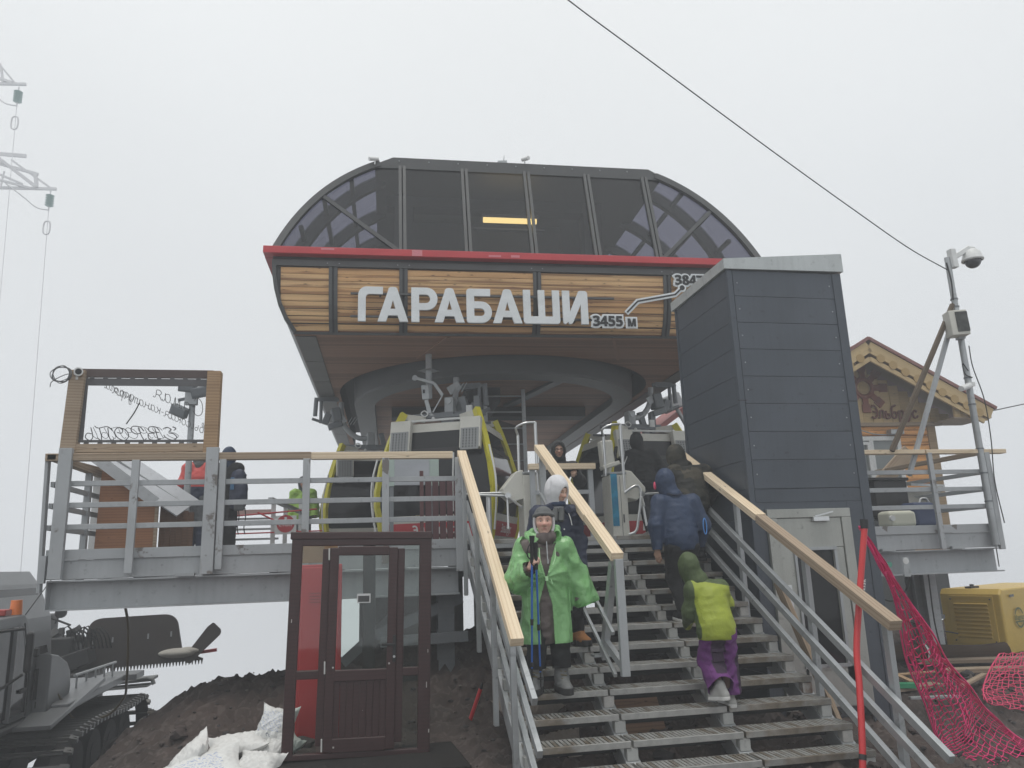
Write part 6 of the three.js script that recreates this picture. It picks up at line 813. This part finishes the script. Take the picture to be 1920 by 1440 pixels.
  if (s.jacket) { const c = s.jacket, wr = wrinkle(c.fold ?? .018, c.fs ?? 1), hemN = c.hem, bs = [bone(c.low ?? J.pel, J.ch, c.rl ?? .175, c.rc ?? .18, c.fl ?? .72, fy), bone(J.ch, J.nk, (c.rc ?? .18) * .95, .075, .75, fy), bone(J.ls, J.rs, .085, .085), ...arm('l', c.ra ?? .083, (c.ra ?? .083) * .9, c.rw ?? .058), ...arm('r', c.ra ?? .083, (c.ra ?? .083) * .9, c.rw ?? .058)], u = uni(bs, .05);
    const pts = [c.low ?? J.pel, J.ch, J.nk, J.ls, J.rs, J.le, J.re, J.lw, J.rw], [l, h] = bounds(pts, .24), f = (x, y, z) => Math.max(u(x, y, z) + wr(x, y, z), hemN - y + .012 * n3(x * 12, 1, z * 12));
    const cuff = (x, y, z) => { let keep = true; for (const k of ['l', 'r']) { const w = J[k + 'w'], e = J[k + 'e']; const d = [w[0] - e[0], w[1] - e[1], w[2] - e[2]], L = Math.hypot(...d), t = ((x - w[0]) * d[0] + (y - w[1]) * d[1] + (z - w[2]) * d[2]) / L; if (t > .012 && Math.hypot(x - w[0], y - w[1], z - w[2]) < .14) keep = false; } return keep; };
    if (c.split) { const [m2, sp] = c.split; fieldMesh('jacket', f, l, h, .012, c.m, o, (x, y, z) => cuff(x, y, z) && !sp(x, y, z)); fieldMesh('jacket_panel', f, l, h, .012, m2, o, (x, y, z) => cuff(x, y, z) && sp(x, y, z)); } else fieldMesh('jacket', f, l, h, .012, c.m, o, cuff); }
  if (s.trousers) { const c = s.trousers, wr = wrinkle(c.fold ?? .016, 1, 1.5), bs = [bone(add(J.pel, 0, .06, 0), J.pel, c.rp ?? .15, c.rp ?? .16, .75, fy), bone(J.lh, J.rh, .105, .105)]; for (const k of ['l', 'r']) bs.push(bone(J[k + 'h'], J[k + 'k'], c.r0 ?? .098, c.r1 ?? .076), bone(J[k + 'k'], J[k + 'a'], c.r1 ?? .076, c.r2 ?? .062)); const u = uni(bs, .03), [l, h] = bounds([J.pel, J.lh, J.rh, J.lk, J.rk, J.la, J.ra], .2);
    const f = (x, y, z) => u(x, y, z) + wr(x, y, z), kp = (x, y, z) => { for (const k of ['l', 'r']) { const a = J[k + 'a'], q = J[k + 'k'], d = [a[0] - q[0], a[1] - q[1], a[2] - q[2]], L = Math.hypot(...d); if (((x - a[0]) * d[0] + (y - a[1]) * d[1] + (z - a[2]) * d[2]) / L > (c.cut ?? .03) && Math.hypot(x - a[0], y - a[1], z - a[2]) < .16) return false; } return true; };
    if (c.split) { const [m2, sp] = c.split; fieldMesh('trousers', f, l, h, .012, c.m, o, (x, y, z) => kp(x, y, z) && !sp(x, y, z)); fieldMesh('trouser_panel', f, l, h, .012, m2, o, (x, y, z) => kp(x, y, z) && sp(x, y, z)); } else fieldMesh('trousers', f, l, h, .012, c.m, o, kp); }
  if (s.shoes) for (const k of ['l', 'r']) { const c = s.shoes, a = J[k + 'a'], t = J[k + 't'], d = V(t[0] - a[0], 0, t[2] - a[2]).normalize(), heel = [a[0] - d.x * .045, t[1] + (a[1] - .085 - t[1]) * .9 + .012, a[2] - d.z * .045], toe = [t[0] + d.x * .02, t[1] + .004, t[2] + d.z * .02], r = c.r ?? .042; const up = uni([bone(heel, md(heel, toe, .5), r, r), bone(md(heel, toe, .5), toe, r, r * .82), bone(a, heel, c.boot ? .056 : .044, .045), bone(a, t, c.boot ? .056 : .046, .04), ...(c.boot ? [bone([a[0], a[1] + .12, a[2]], a, .062, .058)] : [])], .03), [l, h] = bounds([heel, toe, a], .16);
    const pitch = (toe[1] - heel[1]) / Math.max(.05, Math.hypot(toe[0] - heel[0], toe[2] - heel[2])), floor = (x, z) => heel[1] - .034 + pitch * ((x - heel[0]) * d.x + (z - heel[2]) * d.z); const b = fieldMesh(c.boot ? 'boot' : 'shoe', (x, y, z) => Math.max(up(x, y, z) + (c.boot ? wrinkle(.006, 2)(x, y, z) : 0), floor(x, z) - y), l, h, .0075, c.m, o); fieldMesh('sole', (x, y, z) => { const fl = floor(x, z); return Math.max(up(x, fl + .02, z) - .005, y - fl - (c.boot ? .05 : .022), fl - .012 - y); }, l, h, .0075, c.sole, b);
    if (c.lace) bld('lace', c.lace, o, m => { const q = V(...a).addScaledVector(d, .068), s2 = V(-d.z, 0, d.x); for (let i = 0; i < 5; i++) { const e = q.clone().addScaledVector(d, .045 - i * .018).add(V(0, -.03 + i * .03, 0)); m.cyl(e.clone().addScaledVector(s2, -.028), e.clone().addScaledVector(s2, .028).add(V(0, .01, 0)), .005, .005, 5); } }); }
  // hood: shell round the head, open towards the face, running into the shoulders
  if (s.hood) { const c = s.hood, inv = hm.clone().invert(), q = new THREE.Vector3(), w = wrinkle(c.fold ?? .01, 1.6, 1), nb = bone(J.nk, add(J.hd, 0, -.02, 0), c.rn ?? .105, .085), e = c.e ?? [.113, .14, .128];
    const f = (x, y, z) => { q.set(x, y, z).applyMatrix4(inv); const pk = Math.max(0, q.y) * (c.peak ?? .3) * -1, xx = q.x / e[0], yy = (q.y - .02) / e[1], zz = (q.z + .018 - pk * .1) / e[2], k = Math.sqrt(xx * xx + yy * yy + zz * zz); let d = (k - 1) * .11; d = smin(d, nb(x, y, z), .05) + w(x, y, z); const ox = q.x / (c.ow ?? .07), oy = (q.y + (c.oy ?? .018)) / (c.oh ?? .1), oz = (q.z - .135) / (c.od ?? .12), op = (Math.sqrt(ox * ox + oy * oy + oz * oz) - 1) * .07; const inn = (Math.sqrt((q.x / (e[0] - .018)) ** 2 + ((q.y - .02) / (e[1] - .018)) ** 2 + ((q.z + .018) / (e[2] - .018)) ** 2) - 1) * .1; return Math.max(d, -op, -Math.max(inn, -.3 - 0 * z) - (c.solid ? 9 : 0)); };
    const [l, h] = bounds([J.nk, J.hd], .21); fieldMesh('hood', f, l, h, .009, c.m, o); }
  return { o, put, hm, J };
}
const fab = (c, r = .8, o = {}) => mat(c, r, { map: T.cloth, bumpMap: T.crease, bumpScale: .012, ...o });
const C = { navy: fab([.016, .024, .055], .6), navy2: fab([.014, .032, .078], .62), blk: fab([.013, .013, .014], .85), dkgrey: fab([.05, .05, .052], .8), brown: fab([.105, .082, .075], .55), camo: mat([1, 1, 1], .8, { map: T.camo, bumpMap: T.crease, bumpScale: .012 }), lime: fab([.30, .36, .028], .55), olive: fab([.055, .085, .025], .65), purple: fab([.125, .022, .155], .7), plum: fab([.03, .012, .035], .8), wool: fab([.13, .135, .135], .95), white: fab([.66, .66, .68], .95), coral: fab([.62, .09, .08], .5), slate: fab([.085, .09, .095], .8), sole: mat([.03, .03, .03], .8), wsole: mat([.62, .62, .6], .7), grip: mat([.014, .014, .015], .7) };
const stand = (o = {}) => ({ pel: [0, .92, 0], ch: [0, 1.2, 0], nk: [0, 1.42, 0], hd: [0, 1.58, .02], ls: [.18, 1.36, 0], le: [.25, 1.1, -.02], lw: [.26, .87, .05], rs: [-.18, 1.36, 0], re: [-.25, 1.1, -.02], rw: [-.26, .87, .05], lh: [.09, .88, 0], lk: [.1, .5, .02], la: [.1, .1, 0], lt: [.11, .04, .16], rh: [-.09, .88, 0], rk: [-.1, .5, .02], ra: [-.1, .1, 0], rt: [-.11, .04, .16], ...o });
{ // woman in the green rain poncho, coming down the stairs
  const J = stand({ pel: [.05, .84, -.02], ch: [.055, 1.12, 0], nk: [.055, 1.33, .0], hd: [.055, 1.515, .03], rs: [-.12, 1.27, 0], re: [-.2, 1.0, .06], rw: [-.145, 1.1, .24], ls: [.23, 1.27, 0], le: [.345, 1.02, -.02], lw: [.37, .8, .05], rh: [-.04, .8, 0], rk: [-.06, .46, .05], ra: [-.075, .12, .02], rt: [-.14, .045, .18], lh: [.14, .8, 0], lk: [.155, .46, .05], la: [.16, .12, .03], lt: [.165, .045, .2] });
  const P = person('woman in a green plastic rain poncho and grey beanie holding blue trekking poles', [1.64, .5, -7.22], { J, yaw: -.18, skin: [.60, .38, .30], hs: 1.04,
    jacket: { m: C.brown, hem: .42, low: [.055, .52, .0], rl: .19, rc: .17, fl: .72, ra: .07, rw: .05 }, trousers: { m: C.blk, r0: .1, r1: .085, r2: .082, cut: -.1 }, shoes: { m: mat([.16, .165, .165], .6, { map: T.dark }), sole: C.sole, boot: true, r: .054, lace: mat([.13, .10, .03], .8) }, rhand: [[.35, .75, .5], [.75, -.2, -.3], 1.15] });
  const o = P.o, plastic = new THREE.MeshPhysicalMaterial({ color: lin(.34, .72, .29), roughness: .3, transmission: .42, thickness: 0, side: THREE.DoubleSide, bumpMap: T.crease, bumpScale: .02 });
  const bs = [bone([.055, .45, .0], [.055, 1.05, 0], .265, .19, .68), bone([.055, 1.05, 0], [.055, 1.3, 0], .225, .13, .75), bone(J.ls, J.rs, .095, .095), bone(J.rs, [-.215, .99, .05], .095, .105), bone([-.215, .99, .05], [-.17, 1.06, .17], .105, .085), bone(J.ls, [.36, 1.02, -.02], .092, .098), bone([.36, 1.02, -.02], [.43, .8, .03], .098, .1)], u = uni(bs, .035);
  const fold = (x, y, z) => { const dx = x + .02, dy = y - 1.0, a = Math.atan2(dx - .02, -dy), r = Math.hypot(dx, dy); const pull = z > 0 ? Math.pow(Math.abs(Math.sin(a * 7 + n3(x * 6, y * 6, 3) * 2)), 3) * .014 * Math.exp(-r * 2.2) : 0; const ver = .012 * Math.sin(x * 34 + n3(x * 4, y * 3, z * 4) * 7) * sstep(.95, .5, y), cr = -.02 * (1 - 2 * Math.abs(n3(x * 10 + 5, y * 7 + x * 5, z * 10) - .5)) * (x > .26 || x < -.14 ? 1.3 : .55), fine = .006 * (n3(x * 40, y * 30, z * 40) - .5); return -pull + ver + cr + fine + .008; };
  const open = (x, y, z) => { if (y < .435 || (y > 1.335 && Math.abs(x - .055) < .1)) return false; if (z > .02) { const w = y > 1.0 ? .005 + .105 * Math.pow((y - 1.0) / .36, 1.1) : .004 + .055 * sstep(1.0, .75, y), c = .02 + (y < 1 ? -.005 : .035 * (y - 1) / .36); if (Math.abs(x - c) < w) return false; } const dl = (x - .43) * .28 + (y - .8) * -.93 + (z - .03) * .2; if (dl > .05 && x > .26 && y < .85) return false; const dr = (x + .17) * .4 + (y - 1.06) * .5 + (z - .17) * .75; if (dr > .06 && x < -.05) return false; return true; };
  fieldMesh('poncho', (x, y, z) => u(x, y, z) + fold(x, y, z), [-.42, .38, -.34], [.62, 1.46, .36], .0095, plastic, o, open);
  fieldMesh('poncho_hood', (x, y, z) => { const a = Math.atan2(x - .055, z + .0), r = Math.hypot((x - .055), (z + .03) * 1.05), q = Math.hypot(r - .135 - .015 * Math.sin(a * 5 + y * 20), (y - 1.36 - .045 * Math.cos(a) * -1 - .05 * sstep(-.02, .15, x - .055)) * .62) - .04; return q + .012 * (n3(x * 24, y * 24, z * 24) - .5); }, [-.2, 1.2, -.3], [.33, 1.56, .2], .008, plastic, o, (x, y, z) => z < .1);
  fieldMesh('collar', (x, y, z) => { const r = Math.hypot(x - .055, (z - .0) * 1.0); return Math.max(Math.hypot(r - .098 - .01 * Math.sin(x * 60), (y - 1.355 - (x > .1 ? .02 : 0)) * .6) - .034 + .01 * (n3(x * 22, y * 22, z * 22) - .5), z - .15); }, [-.12, 1.25, -.2], [.24, 1.47, .2], .008, C.brown, o);
  P.put('beanie', C.wool, m => { const g = new THREE.SphereGeometry(.1, 24, 16, 0, Math.PI * 2, 0, Math.PI * .56); g.scale(.91, 1.0, 1.06); g.translate(0, .045, -.012); g.rotateX(-.2); m.add(g); const t = new THREE.TorusGeometry(.089, .016, 8, 28); t.scale(1, 1.08, 1); t.rotateX(Math.PI / 2 - .2); t.scale(1, 1.1, 1); t.translate(0, .046, -.008); m.add(t); m.box(-.085, -.0, -.03, .016, .11, .08, 0, 0, .05, .006).box(.085, .0, -.03, .016, .11, .08, 0, 0, -.05, .006); });
  P.put('headscarf', C.white, m => { for (const s of [-1, 1]) m.tube([[s * .082, .045, .02], [s * .086, -.02, .015], [s * .075, -.08, .02], [s * .04, -.125, .04], [0, -.135, .05]], .014, 14, 6); }); P.put('hair', fab([.05, .028, .018], .8), m => { for (let i = 0; i < 9; i++) m.bar([-.055 + i * .0135, .078, .075 - Math.abs(i - 4) * .004], [-.066 + i * .0165, .048 - (i % 2) * .006, .088 - Math.abs(i - 4) * .007], .018, .012); });
  bld('zip', M.galv, o, m => m.bar([.05, 1.33, .13], [.045, 1.15, .165], .008, .006).box(.045, 1.15, .175, .012, .04, .008)); bld('drawstring', mat([.5, .8, .45], .5), o, m => { m.tube([[-.03, 1.27, .16], [-.035, 1.18, .2], [-.03, 1.12, .21]], .004, 8, 4).tube([[.12, 1.27, .16], [.11, 1.18, .19], [.08, 1.12, .21]], .004, 8, 4).box(.02, 1.0, .2, .025, .04, .012).tube([[.06, .99, .2], [.07, .95, .205]], .004, 4, 4); });
  // her two poles, held upright in the right hand
  for (const [l, dx, b] of [['blue trekking pole in the fist of the woman in the poncho, front one', 0, [-.155, .06, .2]], ['second blue trekking pole held behind the first by the woman in the poncho', .03, [-.06, .02, .14]]]) {
    const t = thing('trekking_pole', l, 'trekking pole', [1.64, .5, -7.22], 0, 'trekking poles of the woman in the poncho'), top = V(-.125 + dx, 1.36 - dx * 2, .305), bot = V(...b), at = k => top.clone().lerp(bot, k);
    bld('shaft', mat([.03, .14, .52], .3, { metalness: .2 }), t, m => m.cyl(at(.16), at(.6), .0095).cyl(at(.6), at(.86), .008)); bld('tip', C.grip, t, m => m.cyl(at(.86), at(.99), .008, .004).cyl(at(.9), at(.905), .03)); bld('clamp', C.grip, t, m => m.cyl(at(.54), at(.58), .014).cyl(at(.82), at(.85), .013)); bld('grip', C.grip, t, m => m.cyl(at(0), at(.17), .019, .016).cyl(at(-.015), at(.02), .025, .022)); bld('strap', C.grip, t, m => { const q = at(.02); m.tube([q, q.clone().add(V(-.04, -.06, .01)), q.clone().add(V(-.045, -.13, .0)), q.clone().add(V(-.01, -.17, -.01))], .006, 12, 4); });
  }
}
{ // boy behind her: navy jacket, white hood
  const J = stand({ pel: [.03, .88, -.02], ch: [.03, 1.14, 0], nk: [.035, 1.36, .02], hd: [.05, 1.53, .06], ls: [.21, 1.3, 0], le: [.27, 1.02, -.02], lw: [.26, .76, .06], rs: [-.15, 1.3, 0], re: [-.22, 1.03, -.02], rw: [-.18, .78, .08], lk: [.17, .48, .1], la: [.2, .12, .02], lt: [.24, .05, .19], lh: [.12, .84, 0], rk: [-.06, .62, .12], ra: [-.06, .28, .05], rt: [-.06, .2, .2] });
  const P = person('young person in navy jacket and white fleece hood behind the poncho woman', [1.95, .82, -7.86], { J, yaw: .62, tilt: .28, skin: [.58, .38, .29], jacket: { m: C.navy, hem: .62, rl: .19, rc: .185, ra: .085 }, trousers: { m: C.blk }, shoes: { m: mat([.36, .15, .04], .7, { map: T.dark }), sole: C.sole, boot: true, lace: C.grip }, hood: { m: C.white, e: [.118, .15, .13], ow: .072, oh: .105, od: .1, oy: .03, fold: .005, peak: .35, rn: .09 } });
  P.put('hat', C.dkgrey, m => { const g = new THREE.SphereGeometry(.094, 20, 12, 0, Math.PI * 2, 0, Math.PI * .45); g.scale(.9, 1, 1.05); g.translate(0, .04, -.008); m.add(g); }); fieldMesh('neck_gaiter', (x, y, z) => Math.hypot(Math.hypot(x - .04, z - .05) - .07, (y - 1.4) * .8) - .022, [-.08, 1.34, -.07], [.16, 1.46, .17], .008, C.navy2, P.o); bld('collar_lining', C.wool, P.o, m => m.bar([.0, 1.36, .12], [-.02, 1.22, .15], .06, .05, .01).bar([.07, 1.36, .12], [.05, 1.22, .15], .05, .05, .01)); bld('collar', C.navy, P.o, m => m.bar([-.02, 1.38, .12], [-.15, 1.33, .1], .05, .08, .02).bar([.1, 1.37, .11], [.17, 1.3, .09], .05, .08, .02)); bld('zip_trim', M.galv, P.o, m => m.bar([-.14, 1.335, .15], [-.03, 1.3, .155], .006, .012)); bld('drawstring', M.white, P.o, m => m.tube([[.13, 1.34, .1], [.15, 1.25, .14], [.16, 1.18, .15]], .005, 8, 5).sph(.075, 1.14, .16, .008)); 
}
{ // man in glasses leaning on the short guard
  const J = stand({ pel: [.02, .9, -.42], ch: [.02, 1.02, -.1], nk: [.02, 1.16, .06], hd: [.0, 1.32, .12], ls: [.25, 1.08, -.02], le: [.31, .86, .12], lw: [.16, .98, .4], rs: [-.21, 1.08, -.02], re: [-.28, .86, .12], rw: [-.12, .98, .4], lh: [.11, .86, -.42], lk: [.1, .48, -.38], la: [.1, .1, -.4], lt: [.1, .04, -.22], rh: [-.07, .86, -.42], rk: [-.1, .48, -.38], ra: [-.1, .1, -.4], rt: [-.1, .04, -.22] });
  const P = person('man in dark hooded jacket and glasses leaning on the short timber rail at the landing', [2.93, 1.95, -11.38], { J, yaw: -.15, skin: [.40, .25, .18], stubble: .5, jacket: { m: C.dkgrey, hem: .7, rl: .18, rc: .19, ra: .09 }, trousers: { m: C.blk }, shoes: { m: C.blk, sole: C.sole }, hood: { m: C.dkgrey, ow: .075, oh: .105, fold: .012 }, lhand: [[-.4, -.2, .8], [0, -1, 0], .8], rhand: [[.4, -.2, .8], [0, -1, 0], .8] });
  P.put('glasses', C.grip, m => { for (const x of [-.031, .031]) { const t = new THREE.TorusGeometry(.024, .004, 6, 18); t.scale(1.1, .85, 1); t.translate(x, .002, .1); m.add(t); } m.cyl([-.008, .008, .1], [.008, .008, .1], .003).cyl([-.056, .008, .1], [-.078, .008, .0], .003).cyl([.056, .008, .1], [.078, .008, .0], .003); }); P.put('hood_rim', C.blk, m => { const t = new THREE.TorusGeometry(.088, .014, 8, 26); t.scale(.95, 1.3, 1); t.translate(0, -.005, .075); m.add(t); }); fieldMesh('scarf', (x, y, z) => Math.hypot(Math.hypot(x - .01, z - .09) - .075, (y - 1.2) * .6) - .035 + .01 * n3(x * 20, y * 20, z * 20), [-.14, 1.1, -.07], [.16, 1.29, .25], .009, C.blk, P.o);
}
const back = (o = {}) => stand({ lt: [.11, .04, -.16], rt: [-.11, .04, -.16], hd: [0, 1.58, -.03], ...o }); // seen from behind: faces -z
{ // black hooded walker on the landing
  const J = back({ pel: [0, .93, 0], ch: [-.02, 1.22, -.03], nk: [-.05, 1.43, -.05], hd: [-.09, 1.585, -.06], rs: [-.21, 1.36, -.02], re: [-.3, 1.12, .0], rw: [-.2, .95, -.12], ls: [.17, 1.36, -.03], le: [.29, 1.12, .02], lw: [.24, .9, -.1], rk: [-.02, .5, -.08], ra: [.0, .11, .06], rt: [-.05, .045, -.09], lk: [.12, .5, -.12], la: [.14, .1, -.3], lt: [.14, .04, -.45], rh: [-.08, .89, 0], lh: [.1, .89, 0] });
  const P = person('person in black hooded top and dark trousers walking up to the right gondola', [4.58, 1.95, -12.05], { J, yaw: Math.PI - .1, face: false, jacket: { m: C.blk, hem: .78, rl: .185, rc: .19, ra: .09 }, trousers: { m: fab([.016, .018, .026], .8), r0: .11, r1: .085, r2: .066, cut: -.0 }, shoes: { m: mat([.6, .58, .56], .6), sole: M.white }, hood: { m: C.blk, solid: true, e: [.108, .14, .125] } });
  bld('sleeve_stripe', M.white, P.o, m => { m.tube([[-.3, 1.33, .04], [-.385, 1.13, .05], [-.35, 1.04, .0], [-.28, .97, -.06]], .008, 16, 4); }); 
}
{ // camouflage jacket, climbing behind the blue one
  const J = back({ pel: [.02, .84, .06], ch: [.06, 1.08, -.06], nk: [.0, 1.28, -.16], hd: [-.05, 1.42, -.22], rs: [-.12, 1.22, -.12], re: [-.2, .98, -.12], rw: [-.16, .8, -.25], ls: [.25, 1.22, -.08], le: [.33, .98, -.08], lw: [.3, .8, -.22], lk: [.12, .5, -.16], la: [.12, .25, -.1], lt: [.12, .2, -.26], rk: [-.08, .45, -.02], ra: [-.08, .1, .05], rt: [-.08, .05, -.11], lh: [.11, .8, .05], rh: [-.07, .8, .05] });
  person('person in brown and green camouflage hooded jacket bending forward by the right handrail', [3.98, 1.46, -9.0], { J, yaw: Math.PI, tilt: .45, face: false, jacket: { m: C.camo, hem: .66, rl: .19, rc: .2, ra: .09 }, trousers: { m: C.blk }, shoes: { m: C.blk, sole: C.sole }, hood: { m: C.camo, solid: true, e: [.118, .145, .135], rn: .13 } });
}
{ // broad man in a blue hooded jacket climbing
  const J = back({ pel: [.02, .82, .02], ch: [.03, 1.1, -.05], nk: [.0, 1.32, -.11], hd: [-.055, 1.48, -.16], rs: [-.2, 1.25, -.06], re: [-.29, 1.0, .0], rw: [-.3, .76, .02], ls: [.26, 1.25, -.06], le: [.345, 1.0, .0], lw: [.33, .8, -.1], rk: [-.06, .46, -.12], ra: [-.01, .1, .0], rt: [-.03, .045, -.17], lk: [.15, .55, -.28], la: [.12, .26, -.3], lt: [.12, .2, -.46], rh: [-.07, .78, .02], lh: [.12, .78, .02] });
  const P = person('broad man in a blue hooded jacket and black trousers climbing the right of the stairs', [3.41, .98, -8.1], { J, yaw: Math.PI + .3, tilt: .3, face: false, skin: [.34, .2, .14], jacket: { m: C.navy2, hem: .73, low: [.02, .86, .02], rl: .225, rc: .215, ra: .095, fold: .012 }, trousers: { m: C.blk, r0: .125, r1: .09, r2: .062, cut: -.01 }, shoes: { m: C.blk, sole: C.wsole }, hood: { m: C.navy2, solid: true, e: [.115, .145, .135], rn: .135 }, rhand: [[.02, -1, .05], [.6, 0, -.7], .55, 1] });
  P.o.scale.set(.87, 1, .95); bld('carabiner', mat([.1, .3, .7], .3, { metalness: .4 }), P.o, m => { const q = []; for (let i = 0; i < 16; i++) { const a = i / 16 * Math.PI * 2; q.push([.315 + .022 * Math.cos(a), .985 + .085 * Math.sin(a), .105]); } m.tube(q, .0065, 40, 6, true); }); bld('pink_cuff', mat([.7, .08, .16], .6), P.o, m => m.sph(-.175, 1.46, -.2, .03, .6, 1.5, .8)); bld('collar_line', C.navy, P.o, m => m.tube([[-.1, 1.36, -.02], [0, 1.33, .045], [.1, 1.36, .0]], .008, 12, 5));
}
{ // child in a lime jacket and purple trousers
  const J = back({ pel: [-.03, .66, .08], ch: [-.04, .88, -.02], nk: [-.13, 1.07, -.11], hd: [-.19, 1.2, -.16], rs: [-.21, 1.0, -.06], re: [-.25, .8, -.1], rw: [-.2, .68, -.28], ls: [.11, 1.0, -.05], le: [.2, .86, -.12], lw: [.1, .74, -.3], rh: [-.1, .62, .08], rk: [-.1, .38, -.02], ra: [-.12, .19, .2], rt: [-.17, .1, .12], lh: [.05, .62, .08], lk: [.06, .34, .0], la: [.05, .1, .04], lt: [.04, .04, -.12] });
  const P = person('child in a lime green jacket with olive hood and baggy purple trousers climbing the stairs', [3.24, .34, -6.98], { J, yaw: Math.PI + .2, tilt: .5, face: false, hs: .92, jacket: { m: C.lime, hem: .56, low: [-.04, .64, .07], rl: .215, rc: .185, ra: .08, rw: .05, fold: .012, split: [C.olive, (x, y, z) => x < -.235 || y > 1.075 + (x + .1) * -.16 || (x > .19 && y < .84)] }, trousers: { m: C.purple, rp: .12, r0: .11, r1: .118, r2: .125, fold: .03, cut: .02, split: [C.plum, (x, y, z) => (x < -.0 && y > .46 && y < .66 && x > -.16) || (x < .0 && y > .3 && y < .4 && x > -.17) || (x > .12 && y < .45)] }, shoes: { m: mat([.4, .4, .38], .7), sole: C.wsole, r: .031 }, hood: { m: C.olive, solid: true, e: [.12, .14, .135], rn: .125 } });
  P.o.scale.set(.86, 1, .94); bld('pocket', C.plum, P.o, m => m.box(-.1, .43, .17, .13, .1, .02, -.2, 0, 0, .01).box(-.1, .48, .18, .14, .03, .02, -.2, 0, 0, .006)); 
}
{ // pair at the left rail
  const J1 = back({ ch: [.0, 1.2, 0], ls: [.19, 1.37, 0], rs: [-.16, 1.37, 0], re: [-.22, 1.12, .02], rw: [-.05, 1.3, -.16], lw: [.2, 1.1, -.2] });
  person('person in a coral and navy jacket and grey trousers standing under the timber sign', [-2.58, 1.95, -13.3], { J: J1, yaw: Math.PI, face: false, jacket: { m: C.coral, hem: .74, rl: .19, rc: .19, ra: .1, rw: .07, split: [C.navy, (x, y, z) => y < 1.06 && Math.abs(x) < .22] }, trousers: { m: C.slate, r0: .12, r1: .1, r2: .085, split: [C.navy, (x, y) => y < .42] }, shoes: { m: C.blk, sole: C.sole }, hood: { m: C.wool, solid: true } });
  person('person in black jacket and trousers with a navy backpack at the left rail', [-2.16, 1.95, -13.3], { J: back({ hd: [.04, 1.26 + .3, -.02] }), yaw: Math.PI - .3, face: false, jacket: { m: C.blk, hem: .76, rl: .18, rc: .185 }, trousers: { m: C.blk, r0: .115, r1: .1, r2: .09 }, shoes: { m: C.blk, sole: C.sole }, hood: { m: C.navy2, solid: true } });
  const b = thing('backpack', 'navy backpack with dangling straps on the back of the person in black', 'backpack', [-1.93, 2.95, -13.1]); fieldMesh('bag', (x, y, z) => uni([bone([0, -.2, 0], [.0, .2, -.02], .14, .12, .8), bone([.05, -.12, .04], [.05, .02, .04], .1, .09)], .05)(x, y, z) + wrinkle(.014)(x, y, z), [-.24, -.42, -.22], [.26, .4, .24], .012, C.navy, b); bld('side_pouch', C.slate, b, m => m.box(.04, -.26, .1, .16, .18, .08, 0, 0, 0, .03)); for (const x of [.02, .12]) bld('strap', C.grip, b, m => m.tube([[x, -.3, .06], [x + .02, -.45, .07], [x, -.62, .06], [x + .02, -.72, .06]], .008, 14, 4)); bld('highlight_panel', mat([.04, .13, .25], .5), b, m => m.box(-.08, .08, .1, .06, .2, .03, 0, 0, 0, .01));
  person('distant person in a lime green poncho beyond the left rail', [-1.22, 1.9, -17.4], { J: stand(), face: true, jacket: { m: fab([.3, .5, .08], .5), hem: .7, rl: .22, rc: .2, ra: .1, rw: .09 }, trousers: { m: C.slate }, shoes: { m: C.blk, sole: C.sole }, hood: { m: C.slate, rn: .09 } });
}
renderer.render(scene, camera);
